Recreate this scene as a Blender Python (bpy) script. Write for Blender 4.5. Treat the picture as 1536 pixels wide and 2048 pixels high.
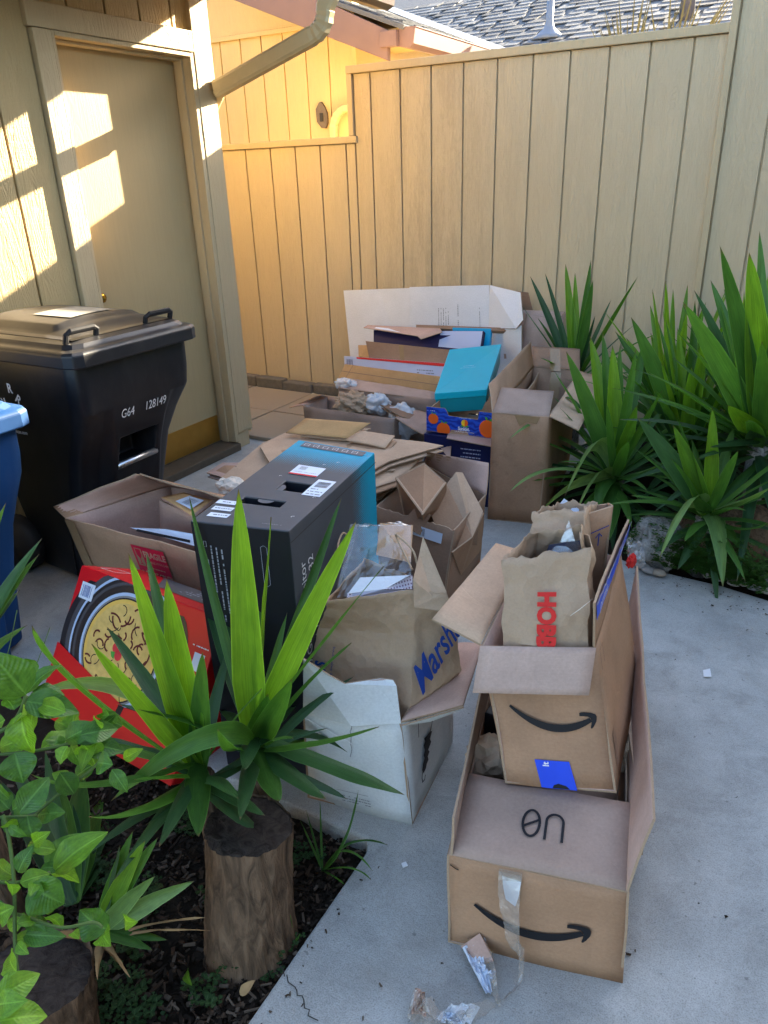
import bpy, bmesh, math, random
from mathutils import Vector, Matrix, noise
for o in list(bpy.data.objects): bpy.data.objects.remove(o)
S = bpy.context.scene
V = Vector
# ---------------------------------------------------------------- camera, sky, sun, exposure
cd = bpy.data.cameras.new('camera'); cam = bpy.data.objects.new('camera', cd); S.collection.objects.link(cam)
cd.sensor_fit = 'VERTICAL'; cd.sensor_height = 34.6; cd.sensor_width = 25.95
cd.lens = 34.6 * 1485.0 / 2048.0
cd.clip_start = 0.05; cd.clip_end = 500
CR = Matrix([[0.8712536, -0.1776264, 0.45756532], [0.48984539, 0.3737725, -0.78762022], [-0.03112319, 0.91035322, 0.41266011]]).to_4x4()
cam.matrix_world = Matrix.Translation((0, 0, 1.5)) @ CR
S.camera = cam
SUN = V((0.25, 1.0, 0.40)).normalized()
el = math.asin(SUN.z); az = math.atan2(SUN.x, SUN.y)
W = bpy.data.worlds.new('World'); S.world = W; W.use_nodes = True
nt = W.node_tree; nt.nodes.clear()
sky = nt.nodes.new('ShaderNodeTexSky'); sky.sky_type = 'NISHITA'; sky.sun_disc = False
sky.sun_elevation = el; sky.sun_rotation = az; sky.altitude = 50
sky.air_density = 1.0; sky.dust_density = 2.2; sky.ozone_density = 1.0
bg = nt.nodes.new('ShaderNodeBackground'); bg.inputs['Strength'].default_value = 0.072
wo = nt.nodes.new('ShaderNodeOutputWorld')
nt.links.new(sky.outputs[0], bg.inputs[0]); nt.links.new(bg.outputs[0], wo.inputs[0])
sl = bpy.data.lights.new('sun', 'SUN'); sl.energy = 5.0; sl.angle = math.radians(0.53); sl.color = (1.0, 0.86, 0.62)
so = bpy.data.objects.new('sun', sl); S.collection.objects.link(so)
so.rotation_euler = SUN.to_track_quat('Z', 'Y').to_euler(); so.location = (3, 12, 6)
S.view_settings.view_transform = 'Standard'; S.view_settings.look = 'None'
S.view_settings.exposure = 3.55; S.view_settings.gamma = 1.0; S.view_settings.use_curve_mapping = False
S.cycles.use_adaptive_sampling = True; S.cycles.adaptive_threshold = 0.02; S.cycles.max_bounces = 7; S.cycles.diffuse_bounces = 4; S.cycles.glossy_bounces = 2; S.cycles.transmission_bounces = 3; S.cycles.transparent_max_bounces = 8
S.cycles.caustics_reflective = False; S.cycles.caustics_refractive = False

# ---------------------------------------------------------------- materials
def srgb(r, g, b):
    f = lambda c: (c/255/12.92) if c/255 <= .04045 else ((c/255+.055)/1.055)**2.4
    return (f(r), f(g), f(b), 1)
MATS = {}
class N:
    """tiny node-tree helper"""
    def __init__(s, name):
        s.m = bpy.data.materials.new(name); s.m.use_nodes = True; s.t = s.m.node_tree
        s.t.nodes.clear(); s.o = s.t.nodes.new('ShaderNodeOutputMaterial')
        s.p = s.t.nodes.new('ShaderNodeBsdfPrincipled'); s.t.links.new(s.p.outputs[0], s.o.inputs[0])
        MATS[name] = s.m
    def n(s, t, **k):
        x = s.t.nodes.new('ShaderNode'+t)
        for a, b in k.items():
            if hasattr(x, a): setattr(x, a, b)
        return x
    def l(s, a, b): s.t.links.new(a, b)
    def set(s, x, i, v):
        if hasattr(v, 'is_output'): s.l(v, x.inputs[i])
        else: x.inputs[i].default_value = v
    def noise(s, vec, scale, detail=4, rough=.55, dist=0):
        x = s.n('TexNoise'); s.set(x, 'Vector', vec); s.set(x, 'Scale', scale); s.set(x, 'Detail', detail); s.set(x, 'Roughness', rough); s.set(x, 'Distortion', dist)
        return x.outputs[0]
    def mapv(s, vec, sc=(1, 1, 1), loc=(0, 0, 0), rot=(0, 0, 0)):
        x = s.n('Mapping'); s.set(x, 'Vector', vec); s.set(x, 'Scale', sc); s.set(x, 'Location', loc); s.set(x, 'Rotation', rot); return x.outputs[0]
    def ramp(s, f, stops):
        x = s.n('ValToRGB'); s.set(x, 'Fac', f); e = x.color_ramp.elements
        while len(e) < len(stops): e.new(.5)
        for i, (p, c) in enumerate(stops):
            e[i].position = p; e[i].color = c if len(c) == 4 else (*c, 1)
        return x.outputs[0]
    def mix(s, f, a, b, mode='MIX'):
        x = s.n('Mix'); x.data_type = 'RGBA'; x.blend_type = mode
        s.set(x, 0, f); s.set(x, 6, a); s.set(x, 7, b); return x.outputs[2]
    def math(s, op, a, b=0.0, c=0.0):
        x = s.n('Math'); x.operation = op; s.set(x, 0, a); s.set(x, 1, b); s.set(x, 2, c); return x.outputs[0]
    def pos(s): return s.n('NewGeometry').outputs['Position']
    def uv(s): return s.n('UVMap').outputs[0]
    def rnd(s): return s.n('ObjectInfo').outputs['Random']
    def bump(s, h, strength=.3, dist=.002, normal=None):
        x = s.n('Bump'); s.set(x, 'Strength', strength); s.set(x, 'Distance', dist); s.set(x, 'Height', h)
        if normal is not None: s.l(normal, x.inputs['Normal'])
        s.l(x.outputs[0], s.p.inputs['Normal']); return x.outputs[0]
    def base(s, c, rough=.6, spec=.3):
        s.set(s.p, 'Base Color', c); s.set(s.p, 'Roughness', rough); s.set(s.p, 'Specular IOR Level', spec); return s
    def mul(s, c, f, amt=1.0):
        """multiply colour by a grey factor"""
        return s.mix(amt, c, f, 'MULTIPLY')

def simple(name, col, rough=.6, spec=.3, metal=0, var=.0, vscale=30):
    q = N(name); c = col
    if var:
        f = q.noise(q.pos(), vscale, 5)
        c = q.mix(f, tuple(x*(1-var) for x in col[:3])+(1,), tuple(min(1, x*(1+var)) for x in col[:3])+(1,))
    q.base(c, rough, spec); q.p.inputs['Metallic'].default_value = metal
    return q.m

def card(name, col, flute=True, stain=.18, rough=.85, spec=.15, wear=0):
    """cardboard: fibres, faint flutes showing through, soft blotches and scuffs"""
    q = N(name); uv = q.uv(); r = q.rnd(); col = tuple(min(.85, x*k) for x, k in zip(col[:3], (1.16, 1.15, 1.28)))+(1,)
    sh = q.n('VectorMath'); sh.operation = 'ADD'; q.l(uv, sh.inputs[0])
    cb = q.n('CombineXYZ'); q.l(q.math('MULTIPLY', r, 37.0), cb.inputs[0]); q.l(q.math('MULTIPLY', r, 91.0), cb.inputs[1]); q.l(cb.outputs[0], sh.inputs[1])
    u = sh.outputs[0]
    f1 = q.noise(u, 5, 5, .6); f2 = q.noise(u, 140, 3, .7); f3 = q.noise(q.mapv(u, (3, 60, 1)), 6, 3, .6)
    d = tuple(x*(1-stain) for x in col[:3])+(1,); l = tuple(min(1, x*(1+stain*.8)) for x in col[:3])+(1,)
    c = q.mix(q.ramp(f1, [(.3, (0, 0, 0)), (.7, (1, 1, 1))]), d, l)
    c = q.mix(.25, c, q.ramp(f2, [(.35, (.55, .55, .55)), (.65, (1.0, 1.0, 1.0))]), 'MULTIPLY')
    c = q.mix(.10, c, q.ramp(f3, [(.35, (.6, .6, .6)), (.7, (1, 1, 1))]), 'MULTIPLY')
    if wear:
        w = q.ramp(q.noise(u, 9, 6, .7), [(.58, (0, 0, 0)), (.66, (1, 1, 1))])
        c = q.mix(q.math('MULTIPLY', w, wear), c, tuple(x*.55 for x in col[:3])+(1,))
    cr = q.ramp(q.math('ABSOLUTE', q.math('SUBTRACT', q.noise(u, 3.3, 2, .5, .6), .5)), [(.0, (1, 1, 1)), (.008, (0, 0, 0))])
    sc = q.ramp(q.noise(q.mapv(u, (2, 9, 1), (3, 1, 0), (0, 0, .6)), 4, 6, .8), [(.62, (0, 0, 0)), (.70, (1, 1, 1))])
    c = q.mix(q.math('MULTIPLY', cr, .05), c, tuple(min(.9, x*1.45) for x in col[:3])+(1,)); c = q.mix(q.math('MULTIPLY', sc, .20), c, tuple(min(.9, x*1.4) for x in col[:3])+(1,))
    h = q.math('ADD', q.math('MULTIPLY', f2, .35), q.math('ADD', q.math('MULTIPLY', q.noise(u, 14, 3), 1.6), q.math('MULTIPLY', cr, -.35)))
    if flute:
        wv = q.n('TexWave'); wv.wave_type = 'BANDS'; wv.bands_direction = 'X'; q.set(wv, 'Vector', u); q.set(wv, 'Scale', 40.0); q.set(wv, 'Distortion', .4)
        h = q.math('ADD', h, q.math('MULTIPLY', wv.outputs['Fac'], .02))
    q.base(c, rough, spec); q.bump(h, .35, .0025)
    return q.m

KR = card('kraft', (.36, .215, .115, 1))
KR2 = card('kraft_dark', (.27, .165, .095, 1))
KRL = card('kraft_light', (.47, .315, .185, 1))
KRG = card('kraft_grey', (.33, .235, .165, 1))
KRI = card('kraft_inside', (.42, .30, .215, 1))
KRP = card('kraft_pinkish', (.47, .31, .22, 1))
KRW = card('kraft_worn', (.36, .215, .115, 1), wear=.5)
GOLD = card('kraft_golden', (.50, .29, .115, 1))
WHT = card('white_board', (.60, .62, .55, 1), flute=False, stain=.10, wear=.12, rough=.7)
WHB = card('white_liner', (.66, .66, .62, 1), stain=.06, rough=.7)
PAPER = card('kraft_paper', (.36, .235, .14, 1), flute=False, stain=.08, rough=.75)
PAPL = card('paper_pale', (.62, .53, .44, 1), flute=False, stain=.08)
def paper_mat(name, col):
    q = N(name); p = q.pos(); q1 = q.n('TexVoronoi'); q.set(q1, 'Vector', p); q.set(q1, 'Scale', 17.0); q2 = q.n('TexVoronoi'); q.set(q2, 'Vector', p); q.set(q2, 'Scale', 44.0)
    for v in (q1, q2): v.feature = 'F1'
    f = q.noise(p, 9, 5, .6); c = q.mix(f, tuple(x*.86 for x in col[:3])+(1,), tuple(x*1.12 for x in col[:3])+(1,)); c = q.mix(.2, c, q.ramp(q.noise(p, 240, 2), [(.3, (.6, .6, .6)), (.6, (1, 1, 1))]), 'MULTIPLY')
    h = q.math('ADD', q1.outputs['Distance'], q.math('MULTIPLY', q2.outputs['Distance'], .35)); q.base(c, .7, .25); q.bump(h, .55, .014); return q.m
PAPER = paper_mat('kraft_bag_paper', (.43, .30, .195, 1)); PAPL = paper_mat('pale_torn_paper', (.66, .57, .47, 1))
def edge_mat():
    q = N('board_edge'); f = q.noise(q.pos(), 260, 3, .6)
    c = q.mix(f, (.27, .18, .115, 1), (.46, .33, .22, 1)); q.base(c, .9, .1); return q.m
EDGE = edge_mat()
INK = simple('black_ink', srgb(24, 24, 28), .55, .3)
INKB = simple('blue_ink', srgb(28, 62, 140), .6)
INKR = simple('red_ink', srgb(205, 45, 40), .7)
FRAG = simple('fragile_red', srgb(190, 30, 60), .6)
BLUET = simple('blue_tape', srgb(10, 70, 215), .35, .5, var=.12, vscale=25)
WHITE = simple('white_print', (.75, .75, .76, 1), .6)
LAB = simple('label_white', (.62, .68, .78, 1), .45, .4, var=.05)
GREYP = simple('grey_print', (.20, .20, .21, 1), .6)
DGREY = simple('dark_print', (.055, .055, .065, 1), .6)
def siding(name, col, grain=1.0, stain=.0):
    q = N(name); p = q.pos(); r = q.rnd()
    cb = q.n('CombineXYZ')
    for i, k in enumerate((13.0, 7.0, 29.0)): q.l(q.math('MULTIPLY', r, k), cb.inputs[i])
    a = q.n('VectorMath'); a.operation = 'ADD'; q.l(p, a.inputs[0]); q.l(cb.outputs[0], a.inputs[1]); u = a.outputs[0]
    g1 = q.noise(q.mapv(u, (6, 6, .8)), 2.6, 4, .55, 1.8)
    g2 = q.noise(q.mapv(u, (30, 30, 2)), 2.5, 4, .65, .5)
    g3 = q.noise(q.mapv(u, (3, 3, 55)), 3.0, 2, .6)
    rings = q.math('SINE', q.math('MULTIPLY', g1, 46.0))
    d = tuple(x*.82 for x in col[:3])+(1,)
    c = q.mix(q.noise(u, 1.6, 4), d, col)
    c = q.mix(.08, c, q.ramp(g2, [(.3, (.4, .4, .4)), (.6, (1, 1, 1))]), 'MULTIPLY')
    if stain:
        n1 = q.noise(q.mapv(p, (5, 5, .7)), 2.2, 6, .75); n2 = q.noise(q.mapv(p, (30, 30, 8)), 3, 5, .8)
        sx = q.n('SeparateXYZ'); q.l(p, sx.inputs[0])
        zone = q.ramp(q.math('ABSOLUTE', q.math('ADD', sx.outputs[0], 2.25)), [(.15, (1, 1, 1)), (.75, (0, 0, 0))])
        f = q.math('MULTIPLY', q.ramp(q.math('MULTIPLY', n1, q.math('ADD', n2, .42)), [(.40, (0, 0, 0)), (.56, (1, 1, 1))]), zone)
        c = q.mix(q.math('MULTIPLY', f, stain), c, (.16, .115, .075, 1))
    h = q.math('ADD', q.math('MULTIPLY', rings, .6*grain), q.math('ADD', q.math('MULTIPLY', g2, 1.5*grain), q.math('MULTIPLY', g3, .8*grain)))
    c = q.mix(.03*grain, c, q.ramp(rings, [(.0, (.55, .55, .55)), (.5, (1, 1, 1))]), 'MULTIPLY'); q.base(c, .58, .3); q.bump(h, .42, .0032); return q.m
SIDE = siding('beige_siding', (.60, .47, .29, 1), 1.0, .22)
SIDEL = siding('beige_siding_house', (.53, .385, .185, 1))
SIDEY = siding('yellow_siding', (.74, .54, .24, 1), .5)
TRIM = siding('beige_trim', (.56, .43, .25, 1), .6)
DOORM = siding('beige_door', (.49, .36, .18, 1), .15)
BROWN = simple('brown_fascia', srgb(122, 96, 90), .5, .35, var=.12, vscale=8)
BRONZE = simple('bronze_gutter', srgb(78, 58, 52), .35, .5)
SPOUT = simple('painted_downspout', (.52, .41, .23, 1), .4, .4, var=.08)
BRASS = simple('brass', srgb(200, 150, 60), .25, .5, metal=1.0)
KICK = simple('brass_kickplate', srgb(196, 150, 70), .38, .5, metal=.85, var=.2, vscale=12)
DARKM = simple('dark_sill', (.04, .035, .03, 1), .6)
def concrete():
    q = N('concrete'); p = q.pos()
    f1 = q.noise(p, 1.7, 6, .6); f2 = q.noise(p, 12, 5, .65); f3 = q.noise(p, 320, 2, .6); f4 = q.noise(p, 90, 3, .7)
    c = q.mix(q.ramp(f1, [(.35, (0, 0, 0)), (.65, (1, 1, 1))]), (.39, .385, .365, 1), (.57, .56, .53, 1))
    c = q.mix(q.math('MULTIPLY', q.ramp(q.noise(p, 4.5, 7, .7, .8), [(.52, (0, 0, 0)), (.62, (1, 1, 1))]), .28), c, (.22, .21, .19, 1))
    c = q.mix(.45, c, q.ramp(f2, [(.3, (.68, .68, .66)), (.65, (1, 1, 1))]), 'MULTIPLY')
    c = q.mix(.55, c, q.ramp(f3, [(.32, (.45, .45, .45)), (.55, (1, 1, 1))]), 'MULTIPLY')
    c = q.mix(.25, c, q.ramp(f4, [(.35, (.6, .58, .55)), (.6, (1, 1, 1))]), 'MULTIPLY')
    st = q.ramp(q.noise(q.mapv(p, (1, 1, 1), (4.3, 1.2, 0)), 3.1, 5, .6), [(.58, (0, 0, 0)), (.80, (1, 1, 1))])
    c = q.mix(q.math('MULTIPLY', st, .30), c, (.22, .19, .15, 1))
    sp = q.ramp(q.noise(p, 55, 2, .5), [(.70, (0, 0, 0)), (.74, (1, 1, 1))])
    c = q.mix(q.math('MULTIPLY', sp, .5), c, (.10, .095, .085, 1))
    q.base(c, .82, .25); q.bump(q.math('ADD', f3, q.math('ADD', f2, f4)), .45, .002); return q.m
CONC = concrete()
def soil():
    q = N('soil'); p = q.pos()
    f = q.noise(p, 40, 8, .75); f2 = q.noise(p, 6, 4)
    c = q.mix(f, (.012, .009, .007, 1), (.085, .06, .042, 1)); c = q.mix(f2, c, (.03, .024, .017, 1))
    q.base(c, .95, .1); q.bump(f, 1.0, .02); return q.m
SOIL = soil()
def bark(name, a, b, zs=.35):
    q = N(name); p = q.pos()
    f = q.noise(q.mapv(p, (1, 1, zs*.7)), 34, 7, .62, 1.2); f2 = q.noise(q.mapv(p, (1, 1, .12)), 90, 5, .7); f3 = q.noise(p, 7, 4)
    c = q.mix(q.ramp(f, [(.30, (0, 0, 0)), (.64, (1, 1, 1))]), a, b); c = q.mix(.5, c, q.ramp(f3, [(.3, (.6, .6, .6)), (.7, (1, 1, 1))]), 'MULTIPLY')
    q.base(c, .9, .15); q.bump(q.math('ADD', f, q.math('MULTIPLY', f2, .5)), 1.0, .012); return q.m
BARK = bark('bark_brown', (.04, .026, .017, 1), (.23, .145, .088, 1))
BARKG = bark('bark_grey', (.13, .12, .11, 1), (.40, .38, .35, 1), .8)
CUT = bark('cut_wood_dark', (.022, .016, .013, 1), (.085, .066, .055, 1), 1)
def leafm(name, dark, lite, trans=.35, rough=.46, edge=True, rib=8):
    """fibrous leaf blade; UV.x runs along the blade, UV.y across it"""
    q = N(name); uv = q.uv(); r = q.rnd()
    s = q.n('SeparateXYZ'); q.l(uv, s.inputs[0])
    c = q.mix(q.ramp(r, [(0, (0, 0, 0)), (1, (1, 1, 1))]), dark, lite)
    jit = q.n('CombineXYZ'); q.l(q.math('MULTIPLY', r, 57.0), jit.inputs[0]); q.l(q.math('MULTIPLY', r, 23.0), jit.inputs[1])
    av = q.n('VectorMath'); av.operation = 'ADD'; q.l(uv, av.inputs[0]); q.l(jit.outputs[0], av.inputs[1]); uvj = av.outputs[0]
    st = q.noise(q.mapv(uvj, (1.2, rib, 1)), 3, 4, .65)
    c = q.mix(.6, c, q.ramp(st, [(.3, (.45, .52, .42)), (.7, (1.25, 1.2, 1.15))]), 'MULTIPLY')
    bl = q.noise(q.mapv(uvj, (3.5, 1.5, 1)), 2, 5, .6); c = q.mix(.55, c, q.ramp(bl, [(.3, (.5, .55, .5)), (.7, (1.2, 1.15, 1))]), 'MULTIPLY')
    sp = q.ramp(q.noise(q.mapv(uvj, (30, 6, 1)), 3, 3, .6), [(.70, (0, 0, 0)), (.76, (1, 1, 1))]); c = q.mix(q.math('MULTIPLY', sp, .35), c, (.20, .19, .10, 1))
    if not edge:
        e = q.ramp(q.math('ABSOLUTE', q.math('SUBTRACT', s.outputs[1], .5)), [(.01, (1, 1, 1)), (.05, (0, 0, 0))]); c = q.mix(q.math('MULTIPLY', e, .5), c, tuple(min(1, x*1.5+.03) for x in lite[:3])+(1,))
    if edge:
        e = q.ramp(q.math('ABSOLUTE', q.math('SUBTRACT', s.outputs[1], .5)), [(.46, (0, 0, 0)), (.497, (1, 1, 1))])
        c = q.mix(q.math('MULTIPLY', e, .5), c, tuple(min(1, x*1.6+.05) for x in lite[:3])+(1,))
    if edge:
        tipf = q.ramp(q.math('ADD', s.outputs[0], q.math('MULTIPLY', q.math('SUBTRACT', bl, .5), .05)), [(.955, (0, 0, 0)), (.985, (1, 1, 1))]); c = q.mix(q.math('MULTIPLY', tipf, .85), c, (.16, .10, .05, 1)); hh = st
    else:
        ph = q.math('ADD', q.math('MULTIPLY', s.outputs[0], 78.0), q.math('MULTIPLY', q.math('ABSOLUTE', q.math('SUBTRACT', s.outputs[1], .5)), -34.0)); vn = q.math('SINE', ph)
        hh = q.math('ADD', q.math('MULTIPLY', vn, .18), st); c = q.mix(q.math('MULTIPLY', q.ramp(vn, [(.86, (0, 0, 0)), (1, (1, 1, 1))]), .05), c, tuple(min(1, x*1.5+.02) for x in lite[:3])+(1,))
    q.base(c, rough, .45); q.bump(hh, .45, .0022)
    t = q.n('BsdfTranslucent'); q.l(q.mix(1.0, c, (1.25, 1.35, .45, 1), 'MULTIPLY'), t.inputs[0])
    m = q.n('MixShader'); m.inputs[0].default_value = trans
    q.l(q.p.outputs[0], m.inputs[1]); q.l(t.outputs[0], m.inputs[2]); q.l(m.outputs[0], q.o.inputs[0]); return q.m
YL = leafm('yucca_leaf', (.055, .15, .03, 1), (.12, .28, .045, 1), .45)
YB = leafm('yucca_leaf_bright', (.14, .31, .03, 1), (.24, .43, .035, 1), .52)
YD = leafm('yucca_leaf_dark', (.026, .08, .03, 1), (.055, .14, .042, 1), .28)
YP = leafm('yucca_leaf_pale', (.17, .30, .09, 1), (.27, .42, .14, 1), .38)
LEM = leafm('lemon_leaf', (.05, .15, .018, 1), (.10, .25, .03, 1), .36, .25, False, 3)
LEMB = leafm('lemon_leaf_young', (.15, .33, .03, 1), (.22, .42, .04, 1), .45, .3, False, 3)
CLOV = leafm('clover_leaf', (.025, .07, .015, 1), (.05, .13, .025, 1), .3, .5, False)
DRY = simple('dry_leaf', (.30, .19, .09, 1), .8, .2, var=.35, vscale=40)
STEM = simple('green_stem', (.07, .12, .03, 1), .6, .2, var=.3)
TWIG = simple('twig', (.09, .065, .045, 1), .85, .1, var=.3)
def plastic(name, col, rough=.35, spec=.45):
    q = N(name); p = q.pos(); f = q.noise(p, 6, 5, .65); f2 = q.noise(p, 220, 2)
    c = q.mix(f, tuple(x*.8 for x in col[:3])+(1,), tuple(x*1.2 for x in col[:3])+(1,))
    dust = q.ramp(q.noise(q.mapv(p, (1, 1, .4)), 9, 6, .7), [(.5, (0, 0, 0)), (.75, (1, 1, 1))])
    c = q.mix(q.math('MULTIPLY', dust, .04), c, (.35, .33, .30, 1))
    q.base(c, q.math('ADD', q.math('MULTIPLY', f, .18), rough-.06), spec); q.bump(f2, .12, .0006); return q.m
CARTB = plastic('cart_black_plastic', (.0075, .008, .011, 1), .38)
CARTL = plastic('cart_lid_plastic', (.016, .016, .019, 1), .36)
CARTBL = plastic('cart_blue_plastic', (.006, .045, .15, 1), .55, .22)
METAL = simple('galvanised_metal', (.62, .62, .64, 1), .35, .5, metal=1.0, var=.15)
def clear(name, col=(.95, .96, 1, 1), a=.3, rough=.08, scale=40):
    q = N(name); q.base(col, rough, .6)
    f = q.noise(q.pos(), scale, 4, .6, 1.0); q.bump(f, .6, .006)
    t = q.n('BsdfTransparent'); g = q.n('BsdfGlossy'); g.inputs['Roughness'].default_value = rough; q.l(q.p.inputs['Normal'].links[0].from_socket, g.inputs['Normal'])
    lw = q.n('LayerWeight'); lw.inputs[0].default_value = .35; q.l(q.p.inputs['Normal'].links[0].from_socket, lw.inputs['Normal'])
    m1 = q.n('MixShader'); q.l(q.math('ADD', q.math('MULTIPLY', lw.outputs['Facing'], .45), .10), m1.inputs[0]); q.l(t.outputs[0], m1.inputs[1]); q.l(g.outputs[0], m1.inputs[2])
    m2 = q.n('MixShader'); m2.inputs[0].default_value = a; q.l(m1.outputs[0], m2.inputs[1]); q.l(q.p.outputs[0], m2.inputs[2])
    q.l(m2.outputs[0], q.o.inputs[0]); return q.m
CLEAR = clear('clear_plastic', a=.05, scale=18)
TAPE = clear('clear_tape', (.62, .52, .42, 1), .24, .10, 60)
BTAPE = simple('brown_tape', (.30, .19, .10, 1), .22, .5, var=.15, vscale=60)
BAGW = clear('white_plastic', (.80, .82, .86, 1), .62, .22, 40)
RED = simple('red_print_board', srgb(196, 14, 26), .38, .4, var=.06, vscale=9)
TEAL = simple('teal_board', srgb(0, 172, 192), .32, .45, var=.05, vscale=8)
TEALD = simple('teal_board_base', srgb(0, 140, 150), .35, .45, var=.05, vscale=8)
ORANGE = simple('orange_print', srgb(236, 98, 24), .55)
YELL = simple('yellow_print', srgb(240, 190, 40), .55)
GREENP = simple('green_print', srgb(70, 150, 60), .55)
BLACKB = simple('black_board', (.012, .013, .018, 1), .34, .45, var=.2, vscale=10)
NAVY = simple('navy_board', srgb(14, 26, 74), .35, .45, var=.15, vscale=14)
PURP = simple('purple_inside', srgb(34, 26, 66), .6)
LILAC = simple('lilac_board', srgb(176, 182, 206), .5, var=.06, vscale=12)
CYAN = simple('cyan_board', srgb(0, 150, 196), .45)
SILVER = simple('silver_print', srgb(165, 185, 215), .45)
FOOD = simple('golden_print', srgb(214, 176, 86), .5, var=.12, vscale=60)
CHILI = simple('chili_print', srgb(92, 30, 32), .5)
BERRY = simple('berry_print', srgb(200, 50, 60), .5)
def monitor_board():
    """dark printed carton whose far third fades to a cyan halftone; UV.x runs along the carton"""
    q = N('monitor_carton_print'); uv = q.uv(); s = q.n('SeparateXYZ'); q.l(uv, s.inputs[0]); x, y = s.outputs[0], s.outputs[1]
    g = q.ramp(x, [(.36, (0, 0, 0)), (.50, (1, 1, 1))])
    k = 2*math.pi/.013
    a = q.math('SINE', q.math('MULTIPLY', q.math('ADD', x, y), k)); b = q.math('SINE', q.math('MULTIPLY', q.math('SUBTRACT', x, y), k))
    d = q.math('MULTIPLY_ADD', q.math('MULTIPLY', a, b), .5, .5)
    gg = q.n('SeparateXYZ'); q.l(g, gg.inputs[0])
    f = q.math('GREATER_THAN', q.math('ADD', gg.outputs[0], q.math('MULTIPLY', q.math('SUBTRACT', d, .5), .95)), .52)
    f = q.math('MULTIPLY', f, q.math('GREATER_THAN', x, .34))
    n = q.noise(uv, 12, 4)
    base = q.mix(n, (.055, .058, .068, 1), (.075, .079, .09, 1))
    c = q.mix(f, base, (.0, .27, .42, 1)); q.base(c, .50, .28); q.bump(q.noise(uv, 20, 3), .12, .004); return q.m
MON = monitor_board()
def wavy_blue():
    q = N('tray_blue_print'); uv = q.uv(); wv = q.n('TexWave'); q.set(wv, 'Vector', uv); q.set(wv, 'Scale', 14.0); q.set(wv, 'Distortion', 9.0); q.set(wv, 'Detail Scale', 1.2); wv.bands_direction = 'Y'
    c = q.mix(wv.outputs['Fac'], srgb(10, 40, 140), srgb(30, 80, 190)); q.base(c, .5, .35); return q.m
TRAYB = wavy_blue()
def shingle_mat():
    q = N('asphalt_shingle'); r = q.rnd(); p = q.pos(); f = q.noise(p, 160, 3, .7)
    c = q.mix(r, (.075, .08, .09, 1), (.19, .195, .205, 1)); c = q.mix(.6, c, q.ramp(f, [(.3, (.5, .5, .5)), (.7, (1.2, 1.2, 1.2))]), 'MULTIPLY')
    q.base(c, .85, .2); q.bump(f, .6, .004); return q.m
SHING = shingle_mat()
FLASH = simple('metal_flashing', srgb(112, 122, 138), .55, .4)
def pebble_mat():
    q = N('river_pebble'); r = q.rnd(); p = q.pos(); f = q.noise(p, 60, 5)
    c = q.ramp(r, [(0, (.16, .17, .20)), (.35, (.30, .25, .19)), (.6, (.22, .22, .22)), (.8, (.36, .27, .18)), (1, (.12, .13, .15))])
    c = q.mix(.5, c, q.ramp(f, [(.3, (.5, .5, .5)), (.7, (1.1, 1.1, 1.1))]), 'MULTIPLY'); q.base(c, .55, .4); return q.m
PEB = pebble_mat()
KERBM = simple('kerb_stone', (.16, .14, .115, 1), .9, .15, var=.4, vscale=30)
PAVER = siding('paver_stone', (.34, .27, .19, 1), .0)

# ---------------------------------------------------------------- object helpers
def off(p):
    v = V((0, 0, 0))
    while p is not None: v = v + p.location; p = p.parent
    return v
def tag(o, label=None, cat=None, group=None, kind=None):
    if label: o['label'] = label
    if cat: o['category'] = cat
    if group: o['group'] = group
    if kind: o['kind'] = kind
    return o
def link(o, parent=None):
    S.collection.objects.link(o)
    if parent is not None: o.parent = parent
    return o
def thing(name, loc, label, cat, group=None):
    o = bpy.data.objects.new(name, None); o.location = loc; o.empty_display_size = .1; link(o); return tag(o, label, cat, group)
def mk(name, verts, faces, mats, parent=None, uvs=None, mi=None, smooth=False, bevel=0, base=None, solid=0, sub=0):
    """one mesh object from world-space verts; uvs: per-vertex list"""
    if not isinstance(mats, (list, tuple)): mats = [mats]
    if parent is None:
        if base is None:
            n = len(verts); base = V((sum(v[0] for v in verts)/n, sum(v[1] for v in verts)/n, min(v[2] for v in verts)))
        o0 = V(base)
    else: o0 = off(parent)
    me = bpy.data.meshes.new(name); me.from_pydata([tuple(V(v)-o0) for v in verts], [], faces)
    for m in mats: me.materials.append(m)
    if mi:
        for p, i in zip(me.polygons, mi): p.material_index = i
    if smooth:
        for p in me.polygons: p.use_smooth = True
    if uvs:
        ul = me.uv_layers.new(name='UVMap')
        if isinstance(uvs, dict):
            for p in me.polygons:
                for k, li in enumerate(p.loop_indices): ul.data[li].uv = uvs[p.index][k]
        else:
            for lp in me.loops: ul.data[lp.index].uv = uvs[lp.vertex_index]
    me.update()
    o = bpy.data.objects.new(name, me); link(o, parent)
    if parent is None: o.location = o0
    if bevel:
        b = o.modifiers.new('bevel', 'BEVEL'); b.width = bevel; b.segments = 2; b.limit_method = 'ANGLE'
    if solid:
        s = o.modifiers.new('solid', 'SOLIDIFY'); s.thickness = solid; s.offset = 0
    if sub:
        s = o.modifiers.new('sub', 'SUBSURF'); s.levels = sub; s.render_levels = sub
    return o
def copy_to(o, parent, loc=None, rot=None, scale=None, name=None):
    c = o.copy(); link(c, parent)
    if loc is not None: c.location = V(loc)-(off(parent) if parent else V((0, 0, 0)))
    if rot is not None: c.rotation_euler = rot
    if scale is not None: c.scale = scale
    return c
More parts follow.
